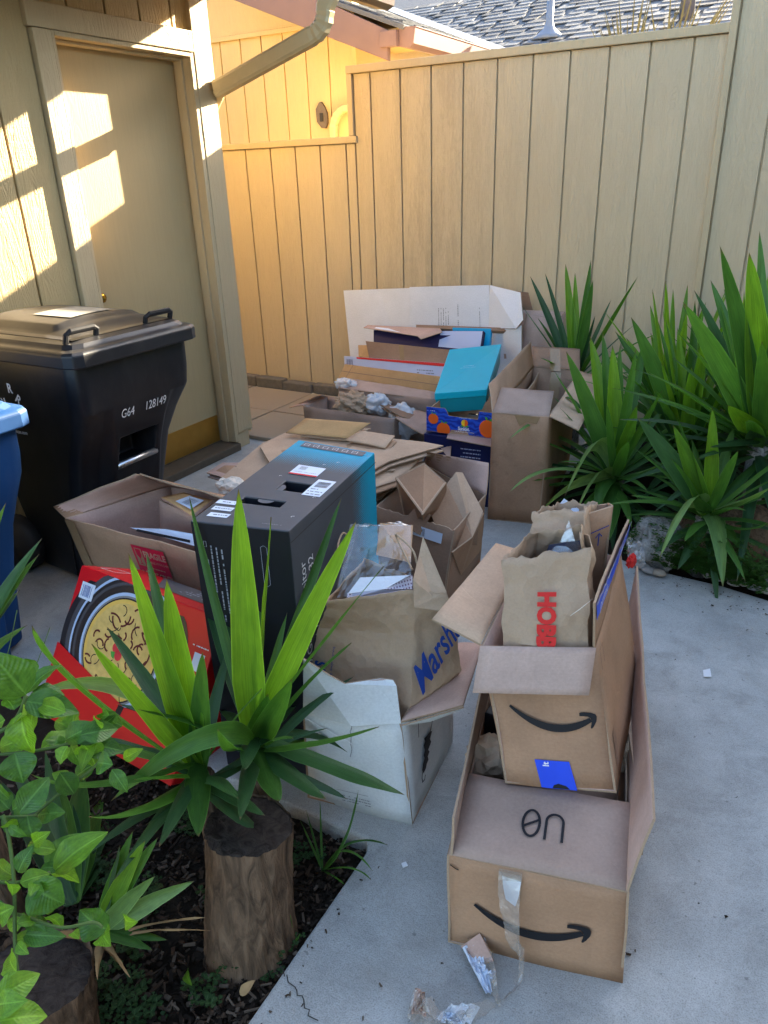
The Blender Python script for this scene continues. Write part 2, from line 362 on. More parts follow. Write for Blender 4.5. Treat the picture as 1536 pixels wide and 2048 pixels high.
def boxverts(lo, hi):
    (a, b, c), (d, e, f) = lo, hi
    v = [(a, b, c), (d, b, c), (d, e, c), (a, e, c), (a, b, f), (d, b, f), (d, e, f), (a, e, f)]
    f = [(0, 3, 2, 1), (4, 5, 6, 7), (0, 1, 5, 4), (1, 2, 6, 5), (2, 3, 7, 6), (3, 0, 4, 7)]
    return v, f
def box(name, lo, hi, mat, parent=None, bevel=.003, base=None):
    v, f = boxverts(lo, hi); return mk(name, v, f, mat, parent, bevel=bevel, base=base)
def hexa(name, v8, mats, parent=None, mi=None, bevel=.003, order=None):
    """closed box from 8 corners (4 bottom ccw, 4 top ccw) with metric UVs on every face"""
    F = [(0, 3, 2, 1), (4, 5, 6, 7), (0, 1, 5, 4), (1, 2, 6, 5), (2, 3, 7, 6), (3, 0, 4, 7)]
    if order: F = [order.get(i, f) for i, f in enumerate(F)]
    uvs = {}
    for i, f in enumerate(F):
        p = [V(v8[k]) for k in f]; a = (p[1]-p[0]).length; b = (p[3]-p[0]).length
        uvs[i] = [(0, 0), (a, 0), (a, b), (0, b)]
    return mk(name, v8, F, mats, parent, uvs=uvs, mi=mi, bevel=bevel)
def lerp(a, b, t): return V(a)*(1-t)+V(b)*t
def bil(q, u, v): return lerp(lerp(q[0], q[1], u), lerp(q[3], q[2], u), v)
def panel(name, q, parent, mats=None, t=.005, nu=7, nv=7, warp=.004, bow=0, seed=None, jag=None, smooth=True):
    """a sheet of board on a quad: front face on q (ccw seen from outside), back face inside, fluted rim. jag: (edge 'top', amplitude)"""
    mats = mats or [KR, KRI, EDGE]; q = [V(p) for p in q]
    n = ((q[1]-q[0]).cross(q[3]-q[0])).normalized(); rs = random.Random(seed if seed is not None else len(bpy.data.objects))
    sx = rs.uniform(0, 50); lu = (q[1]-q[0]).length; lv = (q[3]-q[0]).length
    vs, uv = [], []
    for side in (0, 1):
        for j in range(nv+1):
            for i in range(nu+1):
                u, v = i/nu, j/nv; vv = v
                if jag and j == nv: vv = v + jag*(noise.noise(V((u*9+sx, 3, 0)))+.6*noise.noise(V((u*31+sx, 7, 0))))/lv
                p = bil(q, u, vv)
                w = warp*noise.noise(V((u*lu*6+sx, v*lv*6, sx)))*2 + bow*4*u*(1-u)
                p = p + n*(w - (t if side else 0)); vs.append(p); uv.append((u*lu, v*lv))
    K = (nu+1)*(nv+1); fs, mi = [], []
    for j in range(nv):
        for i in range(nu):
            a = j*(nu+1)+i; b = a+1; c = a+nu+2; d = a+nu+1
            fs.append((a, b, c, d)); mi.append(0); fs.append((K+d, K+c, K+b, K+a)); mi.append(1)
    ring = [i for i in range(nu+1)] + [j*(nu+1)+nu for j in range(1, nv+1)] + [nv*(nu+1)+i for i in range(nu-1, -1, -1)] + [j*(nu+1) for j in range(nv-1, 0, -1)]
    for k in range(len(ring)):
        a, b = ring[k], ring[(k+1) % len(ring)]; fs.append((b, a, K+a, K+b)); mi.append(2)
    o = mk(name, vs, fs, mats, parent, uvs=uv, mi=mi, smooth=False)
    if smooth:
        for p, m in zip(o.data.polygons, mi): p.use_smooth = m != 2
    return o
def sheet(name, outline, parent, mats=None, t=.005, bevel=0):
    """flat sheet of any outline (3D points nearly in one plane), extruded by t to the back"""
    mats = mats or [KR, KRI, EDGE]; P = [V(p) for p in outline]; c = sum(P, V((0, 0, 0)))/len(P)
    n = V((0, 0, 0))
    for i in range(len(P)): n += (P[i]-c).cross(P[(i+1) % len(P)]-c)
    n.normalize(); u = (P[1]-P[0]).normalized(); w = n.cross(u)
    vs = P+[p-n*t for p in P]; k = len(P); uv = [((p-c).dot(u), (p-c).dot(w)) for p in P]*2
    fs = [tuple(range(k)), tuple(range(2*k-1, k-1, -1))]+[((i+1) % k, i, k+i, k+(i+1) % k) for i in range(k)]
    mi = [0, 1]+[2]*k
    return mk(name, vs, fs, mats, parent, uvs=uv, mi=mi)
def carton(name, label, cat, base, top, mats=None, flaps=(), t=.005, bottom=True, group=None, warp=.004, wallmats=None, skip=()):
    """open carton. base/top: 4 corners ccw from above starting front-left; flaps: {side: (point at far end of corner i, point at far end of corner i+1)}"""
    b = [V(p) for p in base]; tp = [V(p) for p in top]; c = sum(b, V((0, 0, 0)))/4
    r = thing(name, (c.x, c.y, min(p.z for p in b)), label, cat, group); r_ = {}
    for i in range(4):
        if i in skip: continue
        j = (i+1) % 4; q = [b[i], b[j], tp[j], tp[i]]
        r_[i] = panel('side_panel', q, r, (wallmats or {}).get(i, mats), t, warp=warp)
    if bottom:
        panel('bottom_panel', [b[3], b[2], b[1], b[0]], r, mats, t, warp=.001)
    for i, f in dict(flaps).items():
        j = (i+1) % 4
        r_['f%d' % i] = panel('flap', [tp[i], tp[j], V(f[1]), V(f[0])], r, (f[2] if len(f) > 2 else mats), t, warp=warp)
    r_['root'] = r
    return r_
class Face:
    """drawing frame on a quad: origin q0, x along q0->q1, y towards q3 (metres)"""
    def __init__(s, q, lift=.0016):
        q = [V(p) for p in q]; s.o = q[0]; s.x = (q[1]-q[0]).normalized(); s.n = (q[1]-q[0]).cross(q[3]-q[0]).normalized(); s.y = s.n.cross(s.x)
        s.w = (q[1]-q[0]).length; s.h = (q[3]-q[0]).dot(s.y); s.lift = lift; s.q = q
    def p(s, a, b, k=0): return bil(s.q, a/s.w, b/s.h)+s.n*(s.lift+k)
    def poly(s, name, pts, mat, parent, k=0):
        vs = [s.p(a, b, k) for a, b in pts]
        return mk(name, vs, [tuple(range(len(vs)))], mat, parent, uvs=[tuple(p) for p in pts])
    def rect(s, name, a, b, w, h, mat, parent, k=0, rot=0):
        c, d = math.cos(rot), math.sin(rot)
        return s.poly(name, [(a+c*x-d*y, b+d*x+c*y) for x, y in ((0, 0), (w, 0), (w, h), (0, h))], mat, parent, k)
    def disc(s, name, a, b, r, mat, parent, k=0, ry=None, n=40):
        ry = ry or r; return s.poly(name, [(a+r*math.cos(2*math.pi*i/n), b+ry*math.sin(2*math.pi*i/n)) for i in range(n)], mat, parent, k)
    def ring(s, name, a, b, r, r2, mat, parent, k=0, n=48):
        vs = []; fs = []
        for i in range(n):
            t = 2*math.pi*i/n
            vs += [s.p(a+r*math.cos(t), b+r*math.sin(t), k), s.p(a+r2*math.cos(t), b+r2*math.sin(t), k)]
            j = (i+1) % n; fs.append((2*i, 2*j, 2*j+1, 2*i+1))
        return mk(name, vs, fs, mat, parent)
    def stroke(s, name, pts, w, mat, parent, k=0, taper=None, join=None):
        """ribbon along points; several strokes may be joined by passing lists of lists"""
        L = pts if isinstance(pts[0][0], (tuple, list)) else [pts]; vs, fs = [], []
        for P in L:
            m = len(P); b0 = len(vs)
            for i, (a, b) in enumerate(P):
                a0, b0_ = P[max(i-1, 0)]; a1, b1 = P[min(i+1, m-1)]; dx, dy = a1-a0, b1-b0_; l = math.hypot(dx, dy) or 1
                ww = (w[i] if isinstance(w, (list, tuple)) else w)/2
                vs += [s.p(a-dy/l*ww, b+dx/l*ww, k), s.p(a+dy/l*ww, b-dx/l*ww, k)]
            for i in range(m-1): fs.append((b0+2*i+1, b0+2*i+3, b0+2*i+2, b0+2*i))
        o = mk(name, vs, fs, mat, parent)
        if len(L) > 3: o['kind'] = 'stuff'
        return o
    def text(s, body, a, b, size, mat, parent, rot=0, shear=0, k=0, name='lettering', bold=0, sx=1, mapf=None):
        cu = bpy.data.curves.new('t', 'FONT'); cu.body = body; cu.size = size; cu.shear = shear; cu.offset = bold; cu.resolution_u = 3
        ob = bpy.data.objects.new('t', cu); S.collection.objects.link(ob)
        dg = bpy.context.evaluated_depsgraph_get(); me = bpy.data.meshes.new_from_object(ob.evaluated_get(dg))
        vs = [(v.co.x*sx, v.co.y) for v in me.vertices]; fs = [tuple(p.vertices) for p in me.polygons]
        bpy.data.objects.remove(ob); bpy.data.curves.remove(cu); bpy.data.meshes.remove(me)
        if not vs: return None
        c, d = math.cos(rot), math.sin(rot)
        pts = [(a+c*x-d*y, b+d*x+c*y) for x, y in vs]
        W_ = [s.p(x, y, k) if mapf is None else mapf(x, y, k+s.lift) for x, y in pts]
        if (V(W_[fs[0][1]])-V(W_[fs[0][0]])).cross(V(W_[fs[0][2]])-V(W_[fs[0][0]])).dot(s.n) < 0: fs = [f[::-1] for f in fs]
        return mk(name, W_, fs, mat, parent)
def tube(name, pts, r, mat, parent=None, n=8, smooth=True, caps=True, sq=None, base=None):
    """pipe along points; r number or list; sq=(w,h) makes a rectangular section"""
    P = [V(p) for p in pts]; vs, fs = [], []; up = V((0, 0, 1))
    ref = None
    for i, p in enumerate(P):
        d = (P[min(i+1, len(P)-1)]-P[max(i-1, 0)]).normalized()
        if ref is None: ref = d.cross(up if abs(d.z) < .95 else V((1, 0, 0))).normalized()
        a = (ref-d*ref.dot(d)).normalized(); ref = a; b = d.cross(a); rr = r[i] if isinstance(r, (list, tuple)) else r
        if sq:
            for k in range(n):
                ang = 2*math.pi*(k+.5)/n; cx, cy = math.cos(ang), math.sin(ang); m_ = max(abs(cx), abs(cy)); vs.append(p+a*(cx/m_*sq[0]/2*rr)+b*(cy/m_*sq[1]/2*rr))
        else:
            for k in range(n): ang = 2*math.pi*k/n; vs.append(p+a*math.cos(ang)*rr+b*math.sin(ang)*rr)
    for i in range(len(P)-1):
        for k in range(n): fs.append((i*n+k, i*n+(k+1) % n, (i+1)*n+(k+1) % n, (i+1)*n+k))
    if caps: fs += [tuple(range(n-1, -1, -1)), tuple(range((len(P)-1)*n, len(P)*n))]
    return mk(name, vs, fs, mat, parent, smooth=smooth and not sq, base=base)
def smile(face, a, b, w, parent, mat=None, cv=.70, tilt=0):
    """curved arrow mark"""
    mat = mat or INK; P, Wd = [], []
    c, d = math.cos(tilt), math.sin(tilt)
    T = lambda x, y: (a+c*x*w-d*y*w, b+d*x*w+c*y*w)
    for i in range(25):
        t = i/24; x = t*.93; y = .27*cv*(2*t-1.06)**2; P.append(T(x, y)); Wd.append(w*(.012+.085*math.sin(math.pi*min(1, t*.80+.06))**.9))
    face.stroke('smile_mark', P, Wd, mat, parent)
    ah = [(.80, .325), (.86, .345), (.93, .35), (.985, .335), (1.0, .30), (.995, .22), (.965, .13), (.94, .08), (.925, .085), (.935, .15), (.94, .21), (.93, .26), (.90, .275), (.85, .275), (.80, .265)]
    face.poly('smile_arrowhead', [T(x, y*.72) for x, y in ah], mat, parent)

# ================================================================ the setting
rg = random.Random(5)
def gridmesh(name, x0, x1, y0, y1, nx, ny, zf, mat, kind=None, label=None):
    vs = []; fs = []
    for j in range(ny+1):
        for i in range(nx+1):
            x = x0+(x1-x0)*i/nx; y = y0+(y1-y0)*j/ny; vs.append((x, y, zf(x, y)))
    for j in range(ny):
        for i in range(nx): a = j*(nx+1)+i; fs.append((a, a+1, a+nx+2, a+nx+1))
    o = mk(name, vs, fs, mat, None, smooth=True, base=(0, 0, 0)); return tag(o, label, None, None, kind)
gridmesh('ground', -60, 60, -60, 60, 4, 4, lambda x, y: -.16, SOIL, 'structure')
gridmesh('planter_soil', -3.2, -.68, -1.2, 1.25, 90, 90, lambda x, y: -.05+.025*noise.noise(V((x*7, y*7, 0)))+.012*noise.noise(V((x*25, y*25, 3)))+.05*max(0, -1.3-x)*.5, SOIL, 'structure')
gridmesh('garden_bed_soil', -.95, 3.2, 2.55, 4.62, 60, 40, lambda x, y: -.04+.03*noise.noise(V((x*5, y*5, 1)))+.12*max(0, min(1, (y-2.95)/.5)), SOIL, 'structure')
# concrete path: one slab, its right edge curving along the garden bed
out = [(-.72, -1.6), (3.2, -1.6), (3.2, 2.45), (1.2, 2.55), (.55, 2.67), (.04, 2.786), (-.133, 2.826), (-.30, 2.835), (-.46, 2.85), (-.58, 2.90), (-.70, 2.96), (-.80, 3.06), (-.82, 3.3), (-.80, 4.0), (-.80, 4.56), (-6, 4.56), (-6, 1.13), (-.90, 1.13), (-.74, 1.13), (-.72, 1.10)]
vs = [(x, y, 0) for x, y in out]+[(x, y, -.12) for x, y in out]; k = len(out)
path = mk('concrete_path', vs, [tuple(range(k)), tuple(range(2*k-1, k-1, -1))]+[((i+1) % k, i, k+i, k+(i+1) % k) for i in range(k)], CONC, None, base=(0, 0, 0), bevel=.008); tag(path, kind='structure')
GF = Face([(0, 0, 0), (1, 0, 0), (1, 1, 0), (0, 1, 0)], .003)
def wig(a, b, n, amp, sd):
    r = random.Random(sd); return [(a[0]+(b[0]-a[0])*i/n+r.uniform(-amp, amp), a[1]+(b[1]-a[1])*i/n+r.uniform(-amp, amp)) for i in range(n+1)]
c0, c1 = (-0.7284,0.7608,0.0000), (-0.6008,0.7028,0.0000)
GF.stroke('crack', wig(c0[:2], c1[:2], 14, .006, 3), .0022, DARKM, path)
# stone pavers of the passage beside the gate
pv = None
for i in range(4):
    for j in range(2):
        x0 = -4.30+i*.56; y0 = 3.47+j*.50
        v, f = boxverts((x0+.006, y0+.006, .002), (x0+.554, y0+.494, .026+.002*((i+j) % 2)))
        mk('paver', v, f, PAVER, path, bevel=.004)
# kerb stones along the foot of the fence
for i in range(14):
    x0 = -4.3+i*.27
    v, f = boxverts((x0, 4.52+rg.uniform(-.01, .01), 0), (x0+.262, 4.60, .075+rg.uniform(-.012, .012)))
    o = mk('kerb_stone', v, f, KERBM, path, bevel=.012)

# ---------------------------------------------------------------- fence with its lower gate
fence = thing('wooden_fence', (-2.2, 4.61, 0), 'beige vertical plank fence stepping down to a lower gate at the left', 'fence')
box('backing_board', (-4.4, 4.626, .05), (-2.80, 4.66, 1.70), SIDE, fence, 0)
box('backing_board', (-2.80, 4.626, .05), (-.60, 4.66, 2.09), SIDE, fence, 0)
gx = [-2.672+.2113*i for i in range(10)]
def plank(parent, x0, x1, y0, y1, z0, z1, mat, name='plank'):
    return box(name, (x0+.005, y0, z0), (x1-.005, y1, z1), mat, parent, .0025)
xs = [-2.798]+gx+[-.60]
for a, b in zip(xs[:-1], xs[1:]): plank(fence, a, b, 4.61, 4.6258, .07, 2.086, SIDE)
gl = [-4.35, -4.137, -3.925, -3.713, -3.493, -3.282, -3.078, -2.872]
for a, b in zip(gl[:-1], gl[1:]): plank(fence, a, b, 4.61, 4.6258, .07, 1.696, SIDE)
plank(fence, -2.872, -2.798, 4.61, 4.6258, .07, 1.696, SIDE)
box('cap_rail', (-2.84, 4.590, 2.088), (-.61, 4.68, 2.132), TRIM, fence, .004)
box('cap_rail', (-4.4, 4.590, 1.698), (-2.78, 4.68, 1.738), TRIM, fence, .004)
box('step_trim', (-2.838, 4.593, 1.7395), (-2.80, 4.672, 2.0865), TRIM, fence, .003)

# ---------------------------------------------------------------- taller wall at the right
rw = thing('plank_wall', (.6, 4.6, 0), 'tall beige plank wall rising past the fence at the right edge', 'wall')
box('backing_board', (-.598, 4.622, 0), (3.0, 4.70, 3.0), SIDE, rw, 0)
xs = [-.574, -.374, -.163, .048, .259, .47, .68, .89, 1.1, 1.31, 1.52, 1.73, 1.94, 2.15, 2.36, 2.57, 2.78]
for a, b in zip(xs[:-1], xs[1:]): plank(rw, a, b, 4.606, 4.6218, .0, 3.0, SIDE)
box('unseen_shade_wall', (1.72, -2.5, 0), (1.84, 4.584, 2.75), SIDE, rw, .004)  # unseen wall, added to cut the sky light reaching the house wall
for i in range(33): box('plank', (1.7042, -2.45+.2113*i+.005, 0), (1.7198, -2.45+.2113*(i+1)-.005, 2.75), SIDE, rw, .0025)  # planks facing the added unseen wall
ct = box('corner_trim', (-.612, 4.585, .0), (-.576, 4.6218, 3.0), TRIM, rw, .003)
for z in (.9, 1.2, 1.5, 1.8, 2.05):
    v, f = boxverts((-.597, 4.582, z), (-.591, 4.5848, z+.006)); mk('nail_head', v, f, TRIM, ct)

# ---------------------------------------------------------------- house wall with the door, at the left
hs = thing('house', (-3.0, 1.5, 0), 'beige plank house wall with a plain door beside the black cart', 'building')
XP, XT, XD = -2.942, -2.920, -3.040
box('backing_wall', (-3.10, -2.5, 0), (-2.962, 2.385, 2.62), SIDEL, hs, 0)
box('backing_wall', (-3.10, 2.385, 2.11), (-2.962, 3.40, 2.62), SIDEL, hs, 0)
ys = [2.362-.205*i for i in range(0, 22)]
for a, b in zip(ys[1:], ys[:-1]): box('plank', (-2.9615, a+.005, 0), (XP, b-.005, 2.60), SIDEL, hs, .0025)
for i in range(5): box('plank', (-2.9615, 2.372+.205*i+.005, 2.182), (XP, min(3.395, 2.372+.205*(i+1)-.005), 2.60), SIDEL, hs, .0025)
box('door_trim', (-2.9615, 2.365, 0), (XT, 2.455, 2.085), TRIM, hs, .004)
box('door_trim', (-2.9615, 2.345, 2.0865), (XT+.002, 3.30, 2.178), TRIM, hs, .004)
box('corner_board', (-2.9615, 3.302, .10), (XT, 3.437, 2.60), TRIM, hs, .004)
box('corner_board_foot', (-2.9615, 3.302, .0), (XT-.012, 3.41, .098), TRIM, hs, .004)
box('jamb', (-3.06, 3.272, .05), (XT-.003, 3.3005, 2.085), TRIM, hs, .002)
box('jamb', (-3.06, 2.4565, .05), (XT-.003, 2.472, 2.085), TRIM, hs, .002)
box('jamb', (-3.06, 2.4735, 2.066), (XT-.003, 3.2705, 2.0845), TRIM, hs, .002)
box('door_stop', (-3.02, 3.258, .05), (-2.975, 3.2708, 2.065), TRIM, hs, .002)
box('door_stop', (-3.02, 2.4735, 2.052), (-2.975, 3.257, 2.0648), TRIM, hs, .002)
box('threshold', (-3.08, 2.4735, .0), (-2.90, 3.29, .045), simple('door_sill', (.10, .075, .05, 1), .7, var=.3), hs, .006)
dr = box('door', (-3.085, 2.4735, .05), (XD, 3.2705, 2.065), DOORM, hs, .002)
box('kick_plate', (XD+.0004, 2.50, .055), (XD+.003, 3.26, .215), KICK, dr, .0008)
KY, KZ = (-2.9900,2.5743,0.9240)[1:]
dk = tube('door_knob', [(XD, KY, KZ), (XD+.02, KY, KZ), (XD+.03, KY, KZ), (XD+.045, KY, KZ), (XD+.062, KY, KZ), (XD+.068, KY, KZ)], [.026, .026, .010, .012, .026, .012], BRASS, dr, 16)
tube('deadbolt', [(XD, KY-.01, KZ+.075), (XD+.012, KY-.01, KZ+.075), (XD+.016, KY-.01, KZ+.075)], [.024, .022, .010], BRASS, dr, 16)
# end wall facing the gate, eaves, gutter and downspout
box('end_wall', (-6.0, 3.32, 0), (-2.963, 3.425, 2.62), SIDEY, hs, 0)  # hidden wall coloured yellower than the house to boost golden bounce onto the gate
rv = [(-6.2, -2.6, 3.75), (-2.30, -2.6, 2.41), (-2.30, 4.04, 2.41), (-6.2, 4.04, 3.75)]
mk('roof', rv+[(x, y, z+.14) for x, y, z in rv], [(0, 1, 2, 3), (7, 6, 5, 4), (0, 4, 5, 1), (1, 5, 6, 2), (2, 6, 7, 3), (3, 7, 4, 0)], BROWN, hs, bevel=.004)
box('eave_board', (-2.965, -2.5, 2.601), (-2.31, 4.02, 2.615), SIDEL, hs, 0)
gut = [(-2.298, 2.42), (-2.298, 2.30), (-2.22, 2.285), (-2.185, 2.30), (-2.175, 2.36), (-2.165, 2.41), (-2.16, 2.415)]
vs = [(x, -2.5, z) for x, z in gut]+[(x, 4.045, z) for x, z in gut]; n = len(gut)
mk('gutter', vs, [(i, i+1, n+i+1, n+i) for i in range(n-1)]+[tuple(range(n, 2*n))[::-1]], BRONZE, hs, solid=.004)
# ribbed rectangular downspout swinging back from the gutter to the corner board
A = V((-2.1691,3.4000,2.3074)); B = V((-2.885, 3.405, 1.93))
E1 = V((-2.1938,3.4000,2.1581)); pts = [V((A.x, 3.40, 2.30)), V((A.x, 3.40, 2.24)), E1+V((.0, 0, .05))]
D = (B-(E1+V((-.10, 0, -.075)))).normalized()
P0 = E1+V((0, 0, .05)); P3 = E1+V((-.085, 0, -.055)); 
arc = []
for i in range(1, 9):
    t = i/9; arc.append((1-t)**2*P0+2*t*(1-t)*(E1+V((0, 0, -.035)))+t*t*P3)
pts += arc+[P3]+[lerp(P3, B, t) for t in (.2, .4, .6, .8, .97, 1)]
rr = [1, 1, 1]+[1.0, .90, 1.0, .90, 1.0, .90, 1.0, .90]+[1.0, .98, .98, .98, .98, .98, 1.03]
ds = tube('downspout', pts, rr, SPOUT, hs, 16, sq=(.060, .078))
tube('downspout', [V((-2.885, 3.415, 1.945)), V((-2.93, 3.46, 1.92)), V((-2.99, 3.47, 1.86)), V((-3.01, 3.475, 1.80)), V((-3.01, 3.475, .06))], 1, SPOUT, hs, 16, sq=(.060, .07))

# ---------------------------------------------------------------- neighbour's house behind the fence
nb = thing('neighbour_house', (-3.6, 6.2, 0), 'yellow plank gable with brown barge board and grey shingle roof behind the gate', 'building')
WY = 5.60
box('backing_wall', (-7, WY+.016, 0), (-3.39, WY+.12, 2.9), SIDEY, nb, 0)
xs = [-7+.212*i for i in range(17)]+[-3.39]
for a, b in zip(xs[:-1], xs[1:]): plank(nb, a, b, WY, WY+.0158, 0, 2.545, SIDEY)
box('frieze_board', (-7, WY-.012, 2.55), (-3.40, WY+.0158, 3.0), SIDEY, nb, .004)
box('frieze_board', (-7, WY-.026, 2.538), (-3.395, WY-.0125, 2.572), SIDEY, nb, .003)
box('corner_board', (-3.389, WY-.02, 0), (-3.35, WY+.12, 2.62), SIDEY, nb, .003)
box('side_wall', (-3.47, WY+.121, 0), (-3.355, 9.5, 2.62), SIDEY, nb, 0)
# barge board sloping down to the right
PX = .37; EX, EZ, RY = -2.75, 2.42, 5.22
def roofA(x, y, d=0): return (x, y, EZ+PX*(EX-x)+d)
def slab(name, p, t, mat, parent, n=None):
    p = [V(v) for v in p]; n = n or (p[1]-p[0]).cross(p[3]-p[0]).normalized(); q = [v-n*t for v in p]
    return mk(name, p+q, [(0, 1, 2, 3), (7, 6, 5, 4), (1, 0, 4, 5), (2, 1, 5, 6), (3, 2, 6, 7), (0, 3, 7, 4)], mat, parent, bevel=.003)
bp = [(-4.2291,5.2200,2.7434), (-2.8813,5.2200,2.2223), (-2.8753,5.2200,2.4006), (-4.1258,5.2200,2.9592)]
slab('barge_board', bp, .045, BROWN, nb)
box('soffit', (-3.36, 5.28, 2.40), (-2.80, 6.2, 2.415), SIDEY, nb, 0)
box('rafter_tail', (-2.93, 5.2, 2.30), (-2.80, 5.26, 2.395), BROWN, nb, .003)
slab('roof_deck', [roofA(EX, RY), roofA(EX, 7.2), roofA(-6.5, 10.95), roofA(-6.5, RY)], .03, SHING, nb)
gut = [(-2.80, 2.41), (-2.80, 2.30), (-2.72, 2.285), (-2.69, 2.31), (-2.675, 2.40), (-2.67, 2.405)]
vs = [(x, 5.24, z) for x, z in gut]+[(x, 7.3, z) for x, z in gut]; n = len(gut)
mk('gutter', vs, [(i, i+1, n+i+1, n+i) for i in range(n-1)]+[tuple(range(0, n))], BROWN, nb, solid=.004)
BY0, BZ0 = 6.9, 2.42
def roofB(x, y, d=0): return (x, y, BZ0+PX*(y-BY0)+d)
rb = slab('roof_deck', [roofB(-2.0, 6.2), roofB(3.2, 6.2), roofB(3.2, 12.5), roofB(-8.3, 12.5), roofB(-2.75, 6.9)][:4], .03, SHING, nb)
# shingles: slanted tabs, each its own piece
def tab(w, h, sl):
    v = [(0, 0, 0), (w, 0, 0), (w-sl, h, 0), (sl, h, 0)]; return v
proto = []
for k, (w, sl) in enumerate(((.16, .02), (.22, .025), (.13, -.015), (.19, .0))):
    v = [(0, 0, .004), (w, 0, .004), (w-sl, .165, -.001), (sl, .165, -.001)]; v = [(x, y, z+.006) for x, y, z in v]+[(x, y, z-.004) for x, y, z in v]
    me = bpy.data.meshes.new('shingle'); me.from_pydata(v, [], [(0, 1, 2, 3), (1, 0, 4, 5), (2, 1, 5, 6), (0, 3, 7, 4)]); me.materials.append(SHING); proto.append((me, w))
an = math.atan(PX); lim = 0
for r in range(19):
    y = 6.62+r*.135; xl = max(-2.75-(y-6.9), -5.2)+.05; x = xl-rg.uniform(0, .1); hw = -.60+(.02*r)
    while x < hw and lim < 300:
        me, w = rg.choice(proto); o = bpy.data.objects.new('shingle', me); link(o, nb)
        o.location = V(roofB(x, y, .006))-nb.location; o.rotation_euler = (an, 0, 0); x += w+rg.choice((.0, .0, .05, .10)); lim += 1
        if y > 7.9 and x > -3.4 and rg.random() < 0: break
lim = 0
for r in range(9):
    x = EX-.02-r*.13; y = 5.24
    while y < 6.9+(EX-x) and lim < 140:
        me, w = rg.choice(proto); o = bpy.data.objects.new('shingle', me); link(o, nb)
        o.location = V(roofA(x, y, .006))-nb.location; o.rotation_euler = (Matrix.Rotation(math.pi/2, 3, 'Z') @ Matrix.Rotation(an, 3, 'X')).to_euler(); y += w+rg.choice((0, 0, .05, .09)); lim += 1
va, vb = V(roofA(EX, 6.9)), V((-6.2, 10.35, EZ+PX*3.45))
mk('valley_flashing', [va+V((-.03, -.10, .02)), va+V((.08, .03, .03)), vb+V((.10, .02, .03)), vb+V((-.02, -.10, .02))], [(0, 1, 2, 3)], FLASH, nb)
vp = V((-2.3961,7.2000,2.7050)); vz = roofB(vp.x, 7.2)[2]
tube('vent_pipe', [(vp.x, 7.2, vz-.02), (vp.x, 7.2, vz+.02), (vp.x, 7.2, vz+.07), (vp.x, 7.2, vz+.11), (vp.x, 7.2, vz+.26)], [.16, .10, .045, .03, .03], FLASH, nb, 16)
v2 = V((-1.2883,7.2000,2.5376)); tube('vent_pipe', [(v2.x, 7.2, roofB(0, 7.2)[2]-.02), (v2.x, 7.2, roofB(0, 7.2)[2]+.5)], .055, simple('dark_pipe', (.09, .09, .11, 1), .5), nb, 14)
# wall plate and a downspout elbow on the yellow wall
wl = V((-3.6885,5.5900,1.9456))
FW = Face([(wl.x, 5.598, wl.z), (wl.x+1, 5.598, wl.z), (wl.x+1, 5.598, wl.z+1), (wl.x, 5.598, wl.z+1)], 0)
sh = [(-.055, .05), (-.02, .095), (.0, .10), (.03, .06), (.05, .02), (.05, -.05), (.03, -.09), (-.01, -.085), (-.05, -.04)]
pl = mk('outlet_plate', [FW.p(a, b, .022) for a, b in sh]+[FW.p(a, b, 0) for a, b in sh], [tuple(range(len(sh)))[::-1]]+[(i, (i+1) % 9, 9+(i+1) % 9, 9+i) for i in range(9)], simple('weathered_plate', (.16, .12, .085, 1), .6, var=.3), nb, bevel=.004)
box('outlet_socket', (wl.x-.015, 5.568, wl.z-.04), (wl.x+.018, 5.5755, wl.z+.02), DARKM, pl, .003)
eb = V((-3.5682,5.5600,1.8323)); ap = []
for i in range(11):
    t = math.pi/2*i/10; ap.append(V((eb.x+.135*(1-math.cos(t)), 5.555, eb.z+.005+.145*math.sin(t))))
tube('downspout_elbow', [eb+V((0, -.005, -.35))]+ap+[ap[-1]+V((.03, 0, 0))], [1]+[1 if i % 2 else .88 for i in range(11)]+[1], simple('yellow_downspout', (.72, .52, .24, 1), .45), nb, 16, sq=(.06, .06))
# spiky plant tips showing above the fence
SPK = simple('olive_spike', (.075, .075, .04, 1), .7, .2, var=.4, vscale=20)
def far_spikes(cx, label):
    b = V((-1.1418,5.3000,2.1965)); b.x += cx; t = thing('garden_plant', (b.x, 5.3, 1.2), label, 'plant')
    r = random.Random(int(abs(cx)*100)+3)
    for i in range(26):
        a = r.uniform(-1.2, 1.2); L = r.uniform(.26, .50); p0 = V((b.x+a*.06, 5.3+r.uniform(-.04, .04), 1.95)); p1 = p0+V((math.sin(a)*L*.75, r.uniform(-.05, .05), L*math.cos(a*.8)+.08)); s = V((.013, 0, 0)); 
        mk('leaf', [p0-s, p0+s, p1], [(0, 1, 2)], SPK, t, uvs=[(0, 0), (0, 1), (1, .5)])
    tube('stem', [(b.x, 5.3, 1.2), (b.x, 5.3, 1.98)], .03, TWIG, t)
far_spikes(-.10, 'left spiky plant whose tips poke above the fence cap')
far_spikes(.12, 'right spiky plant whose tips poke above the fence cap')

